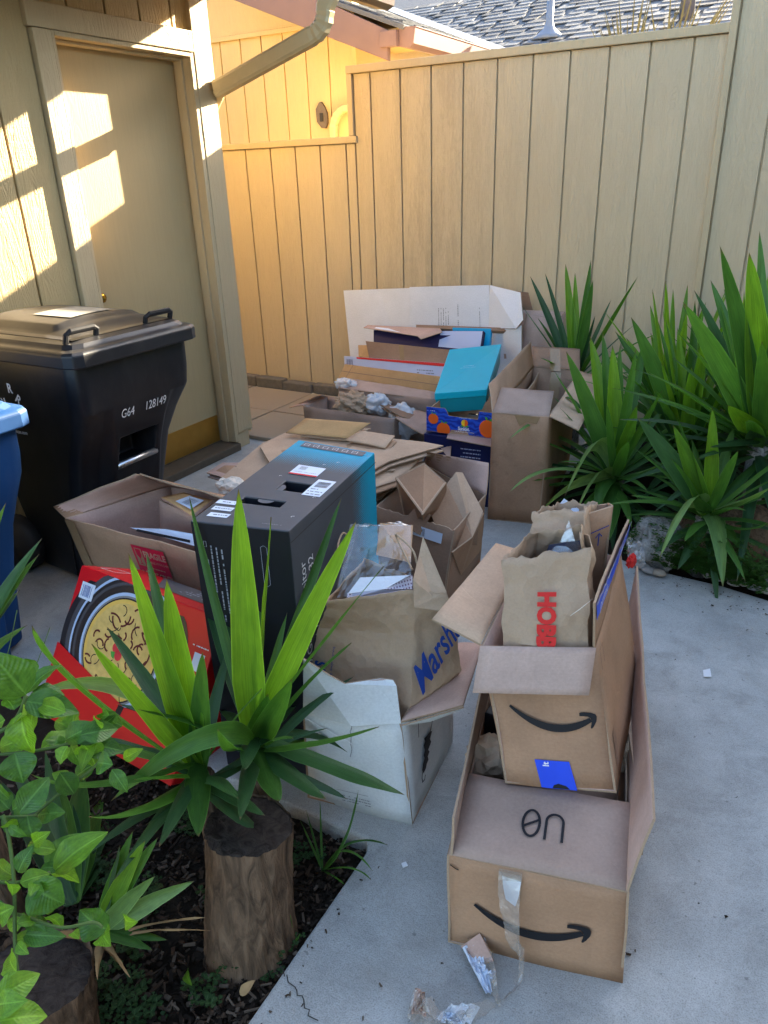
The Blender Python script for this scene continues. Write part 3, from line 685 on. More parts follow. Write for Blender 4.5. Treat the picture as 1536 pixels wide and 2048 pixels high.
# ================================================================ wheeled carts
def loft(rings):
    """closed rings of equal length -> verts, faces (bottom and top capped)"""
    n = len(rings[0]); vs = [p for r in rings for p in r]; fs = []
    for i in range(len(rings)-1):
        for k in range(n): fs.append((i*n+k, i*n+(k+1) % n, (i+1)*n+(k+1) % n, (i+1)*n+k))
    fs += [tuple(range(n-1, -1, -1)), tuple(range((len(rings)-1)*n, len(rings)*n))]; return vs, fs
def cut(o, lo, hi):
    """carve a real recess out of a mesh, then drop the cutter"""
    v, f = boxverts(lo, hi); c = mk('cutter', v, f, DARKM, None, base=(0, 0, 0))
    m = o.modifiers.new('cut', 'BOOLEAN'); m.object = c; m.operation = 'DIFFERENCE'; m.solver = 'EXACT'
    bpy.context.view_layer.update(); dg = bpy.context.evaluated_depsgraph_get()
    me = bpy.data.meshes.new_from_object(o.evaluated_get(dg)); o.modifiers.clear(); o.data = me; bpy.data.objects.remove(c)
def cart(name, label, x0, x1, y0, y1, zl, body, lid, tp_=1.0):
    r = thing(name, ((x0+x1)/2, (y0+y1)/2, 0), label, 'wheeled cart')
    cy = (y0+y1)/2; hw = (y1-y0)/2
    def ring(z, xf, xb, w, wc, dx):
        # front (+x) with a flat centre panel and corners set back by dx; wc: half width of centre panel
        return [(xb, cy-w*.92, z), (xf-.30*(xf-xb), cy-w, z), (xf-dx-.05, cy-w, z), (xf-dx-.012, cy-w+.02, z), (xf-dx, cy-w+.05, z), (xf-dx*.9, cy-wc-.03, z), (xf, cy-wc, z), (xf, cy+wc, z), (xf-dx*.9, cy+wc+.03, z), (xf-dx, cy+w-.05, z), (xf-dx-.012, cy+w-.02, z), (xf-dx-.05, cy+w, z), (xf-.30*(xf-xb), cy+w, z), (xb, cy+w*.92, z)]
    w0 = hw-.025
    R = [ring(.02, x1-.24*tp_, x0+.20, w0*.80, w0*.42, .07), ring(.30, x1-.175*tp_, x0+.14, w0*.84, w0*.43, .065), ring(zl*.58, x1-.115*tp_, x0+.10, w0*.875, w0*.44, .05), ring(zl*.70, x1-.075*tp_, x0+.08, w0*.91, w0*.45, .030), ring(zl*.80, x1-.045, x0+.06, w0*.985, w0*.5, .006), ring(zl*.88, x1-.040, x0+.05, w0, w0*.5, .002), ring(zl, x1-.035, x0+.04, w0, w0*.5, .001)]
    vs, fs = loft(R); b = mk('body', vs, fs, body, r)
    cut(b, (x1-.26, cy-w0*.33, zl*.52), (x1+.1, cy+w0*.33, zl*.655))
    bv = b.modifiers.new('bevel', 'BEVEL'); bv.width = .012; bv.segments = 3; bv.limit_method = 'ANGLE'; bv.angle_limit = math.radians(20)
    for p in b.data.polygons: p.use_smooth = True
    tube('lift_bar', [(x1-.135, cy-w0*.36, zl*.53), (x1-.135, cy+w0*.36, zl*.53)], .013, METAL, r, 12)
    # lid: skirted rim, shallow crown with a raised middle
    def lr(z, i, ci=.05):
        a, b_, c, d = x0+i, x1-i, y0+i, y1-i
        return [(a+ci, c, z), (b_-ci, c, z), (b_-ci*.3, c+ci*.3, z), (b_, c+ci, z), (b_, d-ci, z), (b_-ci*.3, d-ci*.3, z), (b_-ci, d, z), (a+ci, d, z), (a, d-ci, z), (a, c+ci, z)]
    Rl = [lr(zl-.012, .0), lr(zl+.035, .0), lr(zl+.043, .008), lr(zl+.048, .030), lr(zl+.062, .045), lr(zl+.075, .09)]
    cx = (x0+x1)/2
    vs, fs = loft(Rl); l = mk('lid', vs, fs, lid, r, bevel=.006)
    crown = lambda u, v: max(0, .014*(1-max(abs(2*u-1), abs(2*v-1))**6)+.020*(1-(2*v-1)**2)*min(1, max(0, (.93-u)*9))+(.012 if (.12 < v < .88 and u < .80) else 0))
    top = []
    nu, nv = 30, 24; A_, B_, C_, D_ = x0+.07, x1-.075, y0+.075, y1-.075
    for j in range(nv+1):
        for i in range(nu+1):
            u, v = i/nu, j/nv; e = max(abs(u-.5), abs(v-.5))*2
            h = crown(u, v)
            top.append((A_+(B_-A_)*u, C_+(D_-C_)*v, zl+.072+max(0, h)))
    f2 = [(j*(nu+1)+i, j*(nu+1)+i+1, (j+1)*(nu+1)+i+1, (j+1)*(nu+1)+i) for j in range(nv) for i in range(nu)]
    k = len(top); top2 = [(x, y, zl+.05) for x, y, z in top]
    edge = [i for i in range(nu+1)]+[j*(nu+1)+nu for j in range(1, nv+1)]+[nv*(nu+1)+i for i in range(nu-1, -1, -1)]+[j*(nu+1) for j in range(nv-1, 0, -1)]
    f3 = [(edge[i], k+edge[i], k+edge[(i+1) % len(edge)], edge[(i+1) % len(edge)])[::-1] for i in range(len(edge))]
    mk('lid_crown', top+top2, f2+f3, lid, l, smooth=True)
    if tp_ == 1.0:   # weathered sticker on the crown
        g_ = []; ug = []
        for j in range(9):
            for i in range(9): u, v = .40+.34*i/8, .30+.42*j/8; g_.append((A_+(B_-A_)*u, C_+(D_-C_)*v, zl+.0755+crown(u, v))); ug.append((u, v))
        mk('lid_sticker', g_, [(j*9+i, j*9+i+1, j*9+i+10, j*9+i+9) for j in range(8) for i in range(8)], simple('faded_sticker', (.26, .25, .225, 1), .5, .4, var=.45, vscale=28), l, uvs=ug, smooth=True)
    for yy in (y0+.10, y1-.16):
        tube('lid_handle', [(x1-.085, yy-.045, zl+.065), (x1-.075, yy-.045, zl+.095), (x1-.070, yy-.03, zl+.104), (x1-.070, yy+.07, zl+.104), (x1-.075, yy+.085, zl+.095), (x1-.085, yy+.085, zl+.065)], 1, lid, l, 8, sq=(.022, .014))
    tube('handle_bar', [(x0+.03, y0+.05, zl+.02), (x0-.02, y0+.05, zl+.045), (x0-.02, y1-.05, zl+.045), (x0+.03, y1-.05, zl+.02)], .016, body, r, 10)
    for yy in (y0+.06, y1-.10):
        w = tube('wheel', [(x0+.12, yy-.035, .12), (x0+.12, yy+.035, .12)], .12, DARKM, r, 24)
    return r
cb = cart('waste_cart', 'large black waste cart with white lettering standing before the door', -2.90, -2.125, 1.625, 2.25, .945, CARTB, CARTL)
# stencilled number on the front
qf = [V((-2.1760,1.8204,0.7111)), V((-2.1760,1.9982,0.6889))]
ux = (qf[1]-qf[0]).normalized(); 
FN = Face([qf[0], qf[0]+V((0, 1, 0)), qf[0]+V((.31, 1, 1)), qf[0]+V((.31, 0, 1))], .006)
[FN.text(t_, a_, .0, .052, WHITE, cb, name='cart_number', sx=.72) for t_, a_ in (('G64', 0), ('128149', .118))]
# company mark on the near side
p0 = V((-2.5545,1.6460,0.7098)); FS = Face([p0, p0+V((1, 0, 0)), p0+V((1, 0, 1)), p0+V((0, 0, 1))], .004)
FS.text('REPUBLIC', -.062, -.002, .042, WHITE, cb, bold=.0006, sx=.85); FS.text('SERVICES', -.062, -.030, .026, WHITE, cb, bold=.0004, sx=.9); FS.text('RepublicServices.com', -.085, -.052, .020, WHITE, cb, bold=.0004, sx=.9)
for i in range(5):
    a = math.pi/2-2*math.pi*i/5; FS.text('R',   .030+.030*math.cos(a)-.014, .085+.036*math.sin(a)-.016, .050, WHITE, cb, rot=(a-math.pi/2)*.6, bold=.0012, name='star_letter', sx=.9)
bl = cart('recycling_cart', 'blue recycling cart at the left edge beside the black cart', -2.82, -2.06, .72, 1.405, .84, CARTBL, CARTBL, .55)

def dashes(F, a, b, w, h, mat, parent, seed, rot=0, k=.0004):
    """a line of unreadable small print as one ribbon of dashes"""
    r = random.Random(seed); L = []; x = 0; c, d = math.cos(rot), math.sin(rot)
    while x < w:
        l = r.uniform(.4, 1.8)*h
        if r.random() < .85: L.append([(a+c*x, b+d*x), (a+c*min(w, x+l), b+d*min(w, x+l))])
        x += l+h*.35
    return F.stroke('small_print', L, h*.55, mat, parent, k=k)
def barcode(F, a, b, w, h, mat, parent, seed, k=.0006):
    r = random.Random(seed); L = []; x = w*.03
    while x < w*.97: L.append([(a+x, b), (a+x, b+h)]); x += w*r.choice((.085, .11, .15))
    return F.stroke('barcode', L, w*.045, mat, parent, k=k)
# ================================================================ foreground long carton (A)
a0, a1 = V((-.444, .976, 0)), V((-.097, 1.061, 0)); bk = V((-.238, .971, 0))*1.0
Ab = [a0, a1, a1+bk, a0+bk]; At = [p+V((0, 0, .257)) for p in Ab]; At[0] = V((-0.4458,0.9777,0.2570)); At[1] = V((-0.1105,1.0589,0.2570))
A = carton('shipping_carton', 'long brown carton nearest the camera with a smile arrow and loose tape', 'carton', Ab, At, [KR, KRG, EDGE],
    {0: ((-0.4883,1.1775,0.2830), (-0.1544,1.2558,0.2830), [KRG, KR, EDGE]), 1: ((-0.0896,1.1243,0.3900), (-0.3324,2.1043,0.3900), [KRP, KRP, EDGE]), 3: (V((-.705, 1.98, .37)), (-0.4516,1.0034,0.3300))}, warp=.003)
Ar = A['root']; FA = Face([Ab[0], Ab[1], At[1], At[0]], .004)
smile(FA, .055, .088, .235, Ar, tilt=-.02)
FA.stroke('corner_mark', [(.004, .236), (.016, .228), (.022, .226)], .003, INK, Ar)
fq = [V(p) for p in (At[0], At[1], (-0.1544,1.2558,0.2830), (-0.4883,1.1775,0.2830))]; FO = Face(fq, .0045)
# the two upside-down letters on the folded flap
cx, cyy = FO.w*.435, FO.h*.52
ov = [(cx+.017*math.cos(t*math.pi/16)*(1 if abs(math.cos(t*math.pi/16)) < 1 else 1), cyy+.031*math.sin(t*math.pi/16)) for t in range(33)]
FO.stroke('printed_oval', ov, .0055, INK, Ar); FO.stroke('printed_slash', [(cx-.015, cyy-.010), (cx+.015, cyy+.010)], .0055, INK, Ar)
ar = [(cx+.030, cyy-.033)]+[(cx+.047-.017*math.cos(t*math.pi/12), cyy+.012+.018*math.sin(t*math.pi/12)) for t in range(13)]+[(cx+.064, cyy-.033)]
FO.stroke('printed_arch', ar, .0055, INK, Ar)
# tape peeled off the front face, trailing to the ground
tp = [FA.p(.128, .252, .003), FA.p(.128, .20, .016), FA.p(.135, .14, .03), FA.p(.146, .07, .035), V((-0.2911,0.9943,0.0700)), V((-0.2784,0.9605,0.0150)), V((-0.2930,0.9152,0.0120)), V((-0.3140,0.8752,0.0200)), V((-0.3377,0.8318,0.0500)), V((-0.3771,0.8157,0.0200)), V((-0.4120,0.8007,0.0600)), V((-0.4360,0.7833,0.0150))]
tw = [.045, .044, .036, .028, .020, .016, .022, .026, .030, .024, .034, .020]
vs, fs = [], []
tr = random.Random(2)
def cat(P, n):
    o = []
    for i in range(len(P)-1):
        p0, p1, p2, p3 = P[max(i-1, 0)], P[i], P[i+1], P[min(i+2, len(P)-1)]
        for k in range(n):
            t = k/n; o.append(.5*((2*p1)+(p2-p0)*t+(2*p0-5*p1+4*p2-p3)*t*t+(3*p1-p0-3*p2+p3)*t*t*t))
    return o+[P[-1]]
def ribbon(name, P, Wd, mat, parent, twist=0, n=5, cross=3, crump=.0, side=None, label=None, cat_=None):
    Q = cat([V(p) for p in P], n); Wq = []
    for i in range(len(Wd)-1):
        for k in range(n): Wq.append(Wd[i]+(Wd[i+1]-Wd[i])*k/n)
    Wq.append(Wd[-1]); vs, fs, uv = [], [], []; side = V(side or (.97, .24, 0))
    for i, p in enumerate(Q):
        d = (Q[min(i+1, len(Q)-1)]-Q[max(i-1, 0)]).normalized(); s = (side-d*side.dot(d)).normalized(); nn = d.cross(s)
        a = twist*i/len(Q); s2 = s*math.cos(a)+nn*math.sin(a)
        for k in range(cross+1):
            f = k/cross-.5; q = p+s2*(f*Wq[i])+nn*crump*noise.noise(V((i*.7, k*1.7, twist)))
            q.z = max(q.z, .004); vs.append(q); uv.append((i*.02, f*Wq[i]))
    for i in range(len(Q)-1):
        for k in range(cross): a = i*(cross+1)+k; fs.append((a, a+1, a+cross+2, a+cross+1))
    return mk(name, vs, fs, mat, parent, uvs=uv, smooth=True)
ribbon('tape_strip', tp, tw, TAPE, Ar, twist=2.2, crump=.012)
FA.lift = .006; FA.poly('torn_paper_on_tape', [(.112, .238), (.150, .232), (.146, .19), (.14, .16), (.12, .175), (.115, .205)], LAB, Ar)
FA.rect('tape_strip', .106, .226, .046, .030, TAPE, Ar)
# scrap of taped board on the ground
sc = ribbon('tape_scrap', [(-0.3901,0.9923,0.0350), (-0.3662,0.9677,0.0300), (-0.3361,0.9376,0.0200), (-0.3140,0.9151,0.0120), (-0.2957,0.8960,0.0060)], [.034, .040, .034, .018, .008], TAPE, None, 1.2, crump=.014); tag(sc, 'crumpled clear tape scrap on the concrete before the nearest carton', 'scrap')
sc2 = sheet('cardboard_scrap', [(-0.4080,0.9603,0.0300), (-0.3796,0.9933,0.0500), (-0.3507,0.9782,0.0350), (-0.3358,0.9633,0.0300), (-0.3687,0.9560,0.0120)], None, [KR, KRP, EDGE], .004); tag(sc2, 'small torn cardboard scrap stuck to tape on the concrete', 'scrap')
# inner flattened board and paper inside carton A
ib = sheet('flattened_carton', [(-0.1291,1.3468,0.0500), (-0.1166,1.1837,0.3000), (-0.1930,1.5323,0.3100), V((-.315, 1.80, .29)), V((-.315, 1.80, .02))], None, [KRL, KRL, EDGE], .006); tag(ib, 'tan flattened board standing inside the long foreground carton', 'flattened carton')
def crumple(name, c, r, mat, label, cat_, seed, sc=(1, 1, 1), sub=3, amp=.45, parent=None, smooth=False, freq=2.4):
    bm = bmesh.new(); bmesh.ops.create_icosphere(bm, subdivisions=sub, radius=1); vs = []
    for v in bm.verts:
        d = v.co.normalized(); k = 1+amp*noise.noise(d*freq+V((seed, seed*2, 0)))+amp*.6*abs(noise.noise(d*freq*2.3+V((0, seed, 5))))
        vs.append(V(c)+V((d.x*k*r*sc[0], d.y*k*r*sc[1], d.z*k*r*sc[2])))
    fs = [tuple(v.index for v in f.verts) for f in bm.faces]; bm.free()
    o = mk(name, vs, fs, mat, parent, uvs=[(v.x*3, v.y*3+v.z) for v in vs], smooth=smooth)
    if parent is None: tag(o, label, cat_)
    return o
crumple('crumpled_paper', (-0.4801,1.3008,0.2300), .055, PAPER, 'crumpled kraft paper ball left of the tilted carton inside the long carton', 'packing paper', 3.1, (1, 1, .8))
crumple('crumpled_paper', (-0.1953,1.4644,0.2400), .045, PAPER, 'crumpled kraft paper right of the tilted carton inside the long carton', 'packing paper', 8.4, (.6, 1.3, 1))
box('packing_insert', (-.55, 1.42, .03), (-.46, 1.60, .25), simple('black_insert', (.015, .015, .02, 1), .5), None); tag(bpy.data.objects['packing_insert'], 'black insert inside the long foreground carton', 'insert')

# ---------------------------------------------------------------- tilted carton (B) sitting in it
b0, b1 = V((-.403, 1.185, .285)), V((-.188, 1.265, .285)); t0, t1 = V((-0.4954,1.2407,0.5800)), V((-0.2766,1.3429,0.5800)); bk = V((-.044, .405, .02))
Bb = [b0, b1, b1+bk, b0+bk]; Bt = [t0, t1, t1+bk, t0+bk]
Bx = carton('shipping_carton', 'tilted brown carton with smile arrow and blue tape holding a torn kraft bag', 'carton', Bb, Bt, [KR, KRP, EDGE],
   {0: ((-0.4839,1.1768,0.5050), (-0.2675,1.2782,0.5050), [KRG, KRI, EDGE]), 3: ((-0.6106,1.6137,0.6250), (-0.6177,1.2560,0.6000), [KR, KRL, EDGE])}, warp=.003)
Br = Bx['root']
panel('flap', [t1, t1+bk, V((-0.3020,1.7043,0.7200)), V((-0.2842,1.3213,0.7000))], Br, [KR, KRI, EDGE], nu=30, jag=.008, warp=.003)
FB = Face([b0, b1, t1, t0], .004); sh = lambda a, b: (a, b)
smile(FB, .035, .142, .175, Br, tilt=-.09)
FB.poly('blue_tape', [(.075, .0), (.150, .0), (.142, .062), (.070, .062)], BLUET, Br); FB.text('It', .098, .048, .018, WHITE, Br, rot=math.pi/2, bold=.0005, k=.0006)
FB.poly('tape_print', [(.098, .001), (.135, .001), (.128, .008), (.112, .012), (.102, .008)], INK, Br, k=.0006)
rq = [b1, b1+bk, t1+bk, t1]; FR_ = Face(rq, .004)
FR_.stroke('handling_arrow', [(.02, .245), (.02, .285), (.05, .285), (.05, .245)], .002, INK, Br); FR_.poly('bar_mark', [(.035, .03), (.06, .03), (.06, .10), (.035, .10)], KR2, Br)
tq = [t1, t1+bk, V((-0.3020,1.7043,0.7200)), V((-0.2842,1.3213,0.7000))]; FT = Face(tq, .005); n = 26; up, dn = [], []
for i in range(n+1):
    a = FT.w*i/n; up.append((a, FT.h-.001+.006*noise.noise(V((i*.9, 0, 4))))); dn.append((a, FT.h-.046-.006*noise.noise(V((i*.5, 2, 4)))))
FT.poly('blue_tape', dn+up[::-1], BLUET, Br); FT.stroke('torn_paper_edge', [(a, b-.003) for a, b in up], [.004+.008*abs(noise.noise(V((i*1.3, 9, 1)))) for i in range(n+1)], PAPL, Br, k=.001)
FT.text('prime', .03, (dn[3][1]+.008), .036, WHITE, Br, k=.0012, rot=.05, shear=.2); FT.text('prime', .25, (dn[18][1]+.008), .036, WHITE, Br, k=.0012, rot=.05, shear=.2)

# ---------------------------------------------------------------- paper bags
def bag(name, label, rings, mats, top_jag=.0, seed=1, n=16, amp=.006, parent=None, bottom=True, rad=.12, wig_=None):
    """folded paper bag from rings of 4 corners (bottom to top); creased sheets between them"""
    c = sum((V(p) for p in rings[0]), V((0, 0, 0)))/4; r = thing(name, c, label, 'paper bag'); vs, fs, uv = [], [], []; m = 4*n; nr = len(rings); sub = 9
    Rg = []
    for k in range(nr-1):
        for s in range(sub): Rg.append([lerp(rings[k][i], rings[k+1][i], s/sub) for i in range(4)])
    Rg.append([V(p) for p in rings[-1]])
    for j, q in enumerate(Rg):
        cc = sum(q, V((0, 0, 0)))/4; last = j == len(Rg)-1; s = 0
        for i in range(4):
            a, b = q[i], q[(i+1) % 4]
            for t in range(n):
                p = lerp(a, b, t/n); d = (p-cc); d.z = 0; d.normalize()
                k = noise.noise(V((p.x*12+seed, p.y*12, p.z*10)))*amp*1.5+abs(noise.noise(V((p.x*22, p.y*22+seed, p.z*20))))*amp*1.5-amp*.6+abs(noise.noise(V((p.x*55, p.y*55+seed, p.z*48))))*amp*.5
                p = p+d*k
                if last: p = p+V((0, 0, top_jag*(noise.noise(V((s*.25, seed, 0)))+.7*noise.noise(V((s*.8, seed, 7))))))
                vs.append(p); uv.append((s*.03, j*.03)); s += 1
    for j in range(len(Rg)-1):
        for k in range(m): fs.append((j*m+k, j*m+(k+1) % m, (j+1)*m+(k+1) % m, (j+1)*m+k))
    if bottom: fs.append(tuple(range(m-1, -1, -1)))
    o = mk('bag_body', vs, fs, mats, r, uvs=uv, solid=.0012); 
    for p in o.data.polygons: p.use_smooth = True
    o.data.set_sharp_from_angle(angle=math.radians(32))
    return r
hb = bag('torn_kraft_bag', 'torn kraft bag with red lettering standing in the tilted carton', [
  [(-.43, 1.24, .30), (-.26, 1.31, .30), (-.33, 1.56, .31), (-.46, 1.49, .31)],
  [(-0.4595,1.2734,0.5800), (-0.2907,1.3522,0.5800), V((-.355, 1.60, .60)), V((-.50, 1.55, .60))],
  [(-0.4933,1.3458,0.7400), (-0.3377,1.4381,0.7600), V((-.37, 1.55, .76)), V((-.46, 1.50, .75))]], PAPER, .012, 4.2, amp=.010)
q = [V((-0.4595,1.2734,0.5800)), V((-0.2842,1.3555,0.5800)), V((-0.3377,1.4381,0.7600)), V((-0.4933,1.3458,0.7400))]; FH = Face(q, .011)
FH.text('HOBB', FH.w*.42, FH.h*.58, .052, INKR, hb, rot=-math.pi/2-.06, bold=.003, sx=.80)
panel('torn_side', [V((-0.3320,1.4511,0.7000)), V((-.365, 1.60, .66)), V((-.385, 1.64, .78)), V((-0.3412,1.4150,0.7900))], hb, [PAPER, PAPER, PAPER], .0015, nu=12, jag=.03, warp=.008)
# second bag and papers behind it
h2 = bag('kraft_bag', 'plain kraft bag behind the torn bag in the tilted carton', [
  [(-.47, 1.52, .31), (-.35, 1.58, .31), (-.37, 1.72, .32), (-.49, 1.66, .32)],
  [(-0.4818,1.5200,0.6965), (-0.3623,1.5800,0.6955), V((-.38, 1.74, .62)), V((-.50, 1.68, .60))],
  [(-0.4991,1.5600,0.7621), (-0.3968,1.6200,0.7653), V((-.39, 1.74, .735)), V((-.48, 1.70, .735))]], PAPER, .010, 9.2, amp=.008)
bx2 = carton('small_carton', 'narrow brown carton with printed arrow behind the torn bag', 'carton',
   [V((-.385, 1.60, .32)), V((-.335, 1.64, .32)), V((-.345, 1.74, .32)), V((-.40, 1.72, .32))], [(-0.3826,1.6000,0.7607), (-0.3314,1.6400,0.7774), (-0.3662,1.7600,0.7308), (-0.4157,1.7200,0.7292)], [KR, KR2, EDGE])
fx = Face([V((-.385, 1.60, .32)), V((-.335, 1.64, .32)), V((-0.3314,1.6400,0.7774)), V((-0.3826,1.6000,0.7607))], .004)
fx.stroke('printed_arrow', [[(fx.w*.55, fx.h-.09), (fx.w*.55, fx.h-.06)], [(fx.w*.55-.008, fx.h-.068), (fx.w*.55, fx.h-.058), (fx.w*.55+.008, fx.h-.068)], [(fx.w*.15, fx.h-.052), (fx.w*.9, fx.h-.045)]], .0025, INKB, bx2['root'])
pw = sheet('white_paper', [(-0.5153,1.7000,0.6645), (-0.4259,1.7000,0.6899), (-0.4300,1.7200,0.7182), (-0.4701,1.7200,0.7397)], None, [LAB, LAB, LAB], .001); tag(pw, 'white paper sheet sticking up behind the kraft bags', 'paper')
cp = sheet('clear_wrapper', [(-0.4463,1.4700,0.6889), (-0.3639,1.5000,0.7040), (-0.3673,1.5300,0.7554), (-0.3779,1.5000,0.7388), (-0.4004,1.5200,0.7779), (-0.4116,1.5000,0.7276)], None, [CLEAR, CLEAR, CLEAR], .0008); tag(cp, 'clear plastic wrapper poking from the torn kraft bag', 'wrapper')
dkp = sheet('dark_sleeve', [(-0.4561,1.4900,0.6372), (-0.3568,1.5100,0.6517), (-0.3605,1.5100,0.7406), (-0.4336,1.4900,0.7210)], None, [simple('slate_sleeve', srgb(74, 74, 92), .4), DGREY, DGREY], .002); tag(dkp, 'dark grey sleeve inside the torn kraft bag', 'sleeve')
th = tube('paper_thread', [(-0.2977,1.3660,0.6816), (-0.3137,1.3324,0.6715), (-0.3298,1.3195,0.6573)], .0009, PAPL, None, 5); tag(th, 'pale torn paper thread hanging from the blue taped flap', 'thread')

# ---------------------------------------------------------------- white carton (C) with the kraft shopping bag (D)
Cb = [V((-.946, 1.172, .0)), V((-.657, 1.22, .0)), V((-.692, 1.54, .0)), V((-.985, 1.492, .0))]
Ct = [V((-0.9167,1.1503,0.3100)), V((-0.6760,1.2094,0.3250)), V((-.70, 1.56, .325)), V((-.99, 1.50, .325))]
Cc = carton('white_carton', 'white carton with a black cat print holding a large kraft shopping bag', 'carton', Cb, Ct, [WHT, KRP, EDGE],
    {1: ((-0.5664,1.3228,0.3350), (-0.6069,1.5409,0.3600), [WHT, KRP, EDGE])}, warp=.004)
Cr = Cc['root']
sheet('flap', [Ct[0], V((-0.7810,1.1547,0.3180)), Ct[1], (-0.6949,1.2266,0.4150), (-0.7065,1.2312,0.4250), (-0.7364,1.2224,0.4250), (-0.7989,1.1673,0.4250), (-0.8272,1.1495,0.4500), (-0.8855,1.1316,0.4900)], Cr, [WHT, KRP, EDGE], .005)
sheet('curled_lip', [(-0.6705,1.2017,0.3300), (-0.5671,1.3245,0.3320), (-0.5830,1.3252,0.3150), (-0.6315,1.2729,0.3050)], Cr, [WHT, WHT, EDGE], .004)
FC = Face([Cb[0], Cb[1], Ct[1], Ct[0]], .006)
FC.stroke('crease', wig((.0, .30), (.15, .235), 8, .003, 5), .0025, WHITE, Cr); FC.stroke('crease', wig((.15, .30), (.14, .19), 8, .004, 6), .0018, GREYP, Cr)
for i in range(3): dashes(FC, .105, .052-.009*i, .08, .005, GREYP, Cr, 20+i)
FC.stroke('printed_rule', [(.09, .068), (.18, .068)], .0014, GREYP, Cr)
FCr = Face([Cb[1], Cb[2], Ct[2], Ct[1]], .006)
# printed cat with a long upright tail
ctb = [(.075, .115), (.082, .098), (.098, .10), (.105, .108), (.118, .112), (.115, .125), (.128, .130), (.120, .142), (.142, .150), (.135, .165), (.150, .178), (.140, .186), (.118, .190), (.100, .196), (.104, .184), (.095, .178), (.098, .160), (.090, .150), (.094, .138), (.082, .128)]
FCr.poly('printed_cat', ctb, INK, Cr); FCr.stroke('printed_tail', [(.135, .180), (.155, .205), (.165, .230), (.185, .262), (.190, .290)], .0035, INK, Cr); FCr.stroke('printed_curl', [(.080, .112), (.070, .095), (.072, .078), (.085, .075), (.093, .084)], .005, INK, Cr)
FCr.disc('printed_tuft', .165, .232, .006, INK, Cr, n=10); FCr.disc('printed_tuft', .190, .285, .010, INK, Cr, ry=.012, n=10)
FCr.stroke('printed_letter', [[(.055, .295), (.075, .270), (.070, .225)], [(.085, .30), (.080, .275)]], .003, INK, Cr)

D = bag('kraft_shopping_bag', 'large kraft shopping bag with blue lettering standing in the white carton', [
  [(-.90, 1.24, .03), (-.72, 1.27, .03), (-.72, 1.45, .03), (-.93, 1.44, .03)],
  [(-.93, 1.24, .22), (-.705, 1.265, .20), (-.69, 1.44, .22), (-.96, 1.46, .22)],
  [(-0.9625,1.2669,0.3600), (-0.6788,1.2658,0.3300), (-0.6183,1.4180,0.3600), V((-.96, 1.50, .36))],
  [(-0.9487,1.2805,0.4700), (-0.7117,1.3501,0.4700), (-0.6382,1.4442,0.4800), V((-.93, 1.50, .47))],
  [(-0.8845,1.2459,0.5850), (-0.7162,1.3552,0.6000), (-0.6391,1.3804,0.6000), V((-.92, 1.47, .585))]], PAPER, .006, 2.0, amp=.006, n=20)
qd = [V((-0.6788,1.2658,0.3300)), V((-0.6183,1.4180,0.3600)), V((-0.6391,1.3804,0.6000)), V((-0.7162,1.3552,0.6000))]; FD = Face(qd, .017)
FD.text('Marshalls', FD.w*.13, FD.h*.07, .115, INKB, D, rot=.62, shear=.35, bold=.002, sx=.60)
ql = [V((-.96, 1.50, .36)), V((-0.9625,1.2669,0.3600)), V((-0.8845,1.2459,0.5850)), V((-.92, 1.47, .585))]
qd2 = [V((-0.9625,1.2669,0.3600)), V((-0.6788,1.2658,0.3300)), V((-0.7162,1.3552,0.6000)), V((-0.8845,1.2459,0.5850))]; FD2 = Face(qd2, .010)
FD2.text('Marshalls', .052, -.16, .070, INKB, D, rot=math.pi/2+.06, bold=.0012, sx=.75); FD2.text('Never boring. Always surprising.', .066, -.05, .011, INKB, D, rot=math.pi/2+.06)
# gusset corner standing up, and handles
sheet('gusset', [(-0.6997,1.3299,0.5700), (-0.6227,1.3793,0.5500), (-0.6410,1.3846,0.6000), (-0.7367,1.4537,0.6950), (-0.7309,1.4198,0.6600), (-0.7126,1.3516,0.6300)], D, [PAPER, PAPER, PAPER], .0015)
tube('handle', cat([V((-0.7296,1.4157,0.6000)), V((-0.7478,1.4261,0.6600)), V((-0.7883,1.4308,0.6900)), V((-0.8088,1.4476,0.6850)), V((-0.7976,1.4467,0.6600)), V((-0.7444,1.4103,0.6200))], 5), .0026, PAPER, D, 6)
tube('handle', cat([V((-0.9511,1.3936,0.6000)), V((-0.9823,1.4446,0.6200)), V((-0.9966,1.4878,0.6300)), V((-0.9926,1.5011,0.6250)), V((-0.9852,1.4979,0.6100))], 5), .0026, PAPER, D, 6)
# clear clamshell in the bag
def crinkled(name, q, parent, mat=None, amp=.014, n=18, seed=1):
    """thin crinkled film on a quad"""
    q = [V(p) for p in q]; nn = (q[1]-q[0]).cross(q[3]-q[0]).normalized(); vs = []; seed = len(bpy.data.objects)
    for j in range(n+1):
        for i in range(n+1):
            u, v = i/n, j/n; k = abs(noise.noise(V((u*2.2+seed, v*2.2, seed))))+.5*abs(noise.noise(V((u*5+seed, v*5, 3)))); vs.append(bil(q, u, v)+nn*(k-.4)*amp*(1 if 0 < i < n else .3))
    return mk(name, vs, [(j*(n+1)+i, j*(n+1)+i+1, (j+1)*(n+1)+i+1, (j+1)*(n+1)+i) for j in range(n) for i in range(n)], mat or CLEAR, parent, smooth=False)
cl = thing('clear_package', (-.85, 1.40, .45), 'clear plastic package with a dotted tray sticking out of the shopping bag', 'package')
k0 = [(-0.9094,1.3139,0.5500), (-0.7537,1.4181,0.5600), (-0.7969,1.5058,0.6900), (-0.9289,1.4258,0.7000)]
crinkled('clear_front', k0, cl)
crinkled('clear_side', [(-0.9289,1.4258,0.7000), (-0.7969,1.5058,0.6900), V((-.86, 1.56, .66)), V((-.95, 1.50, .66))], cl)
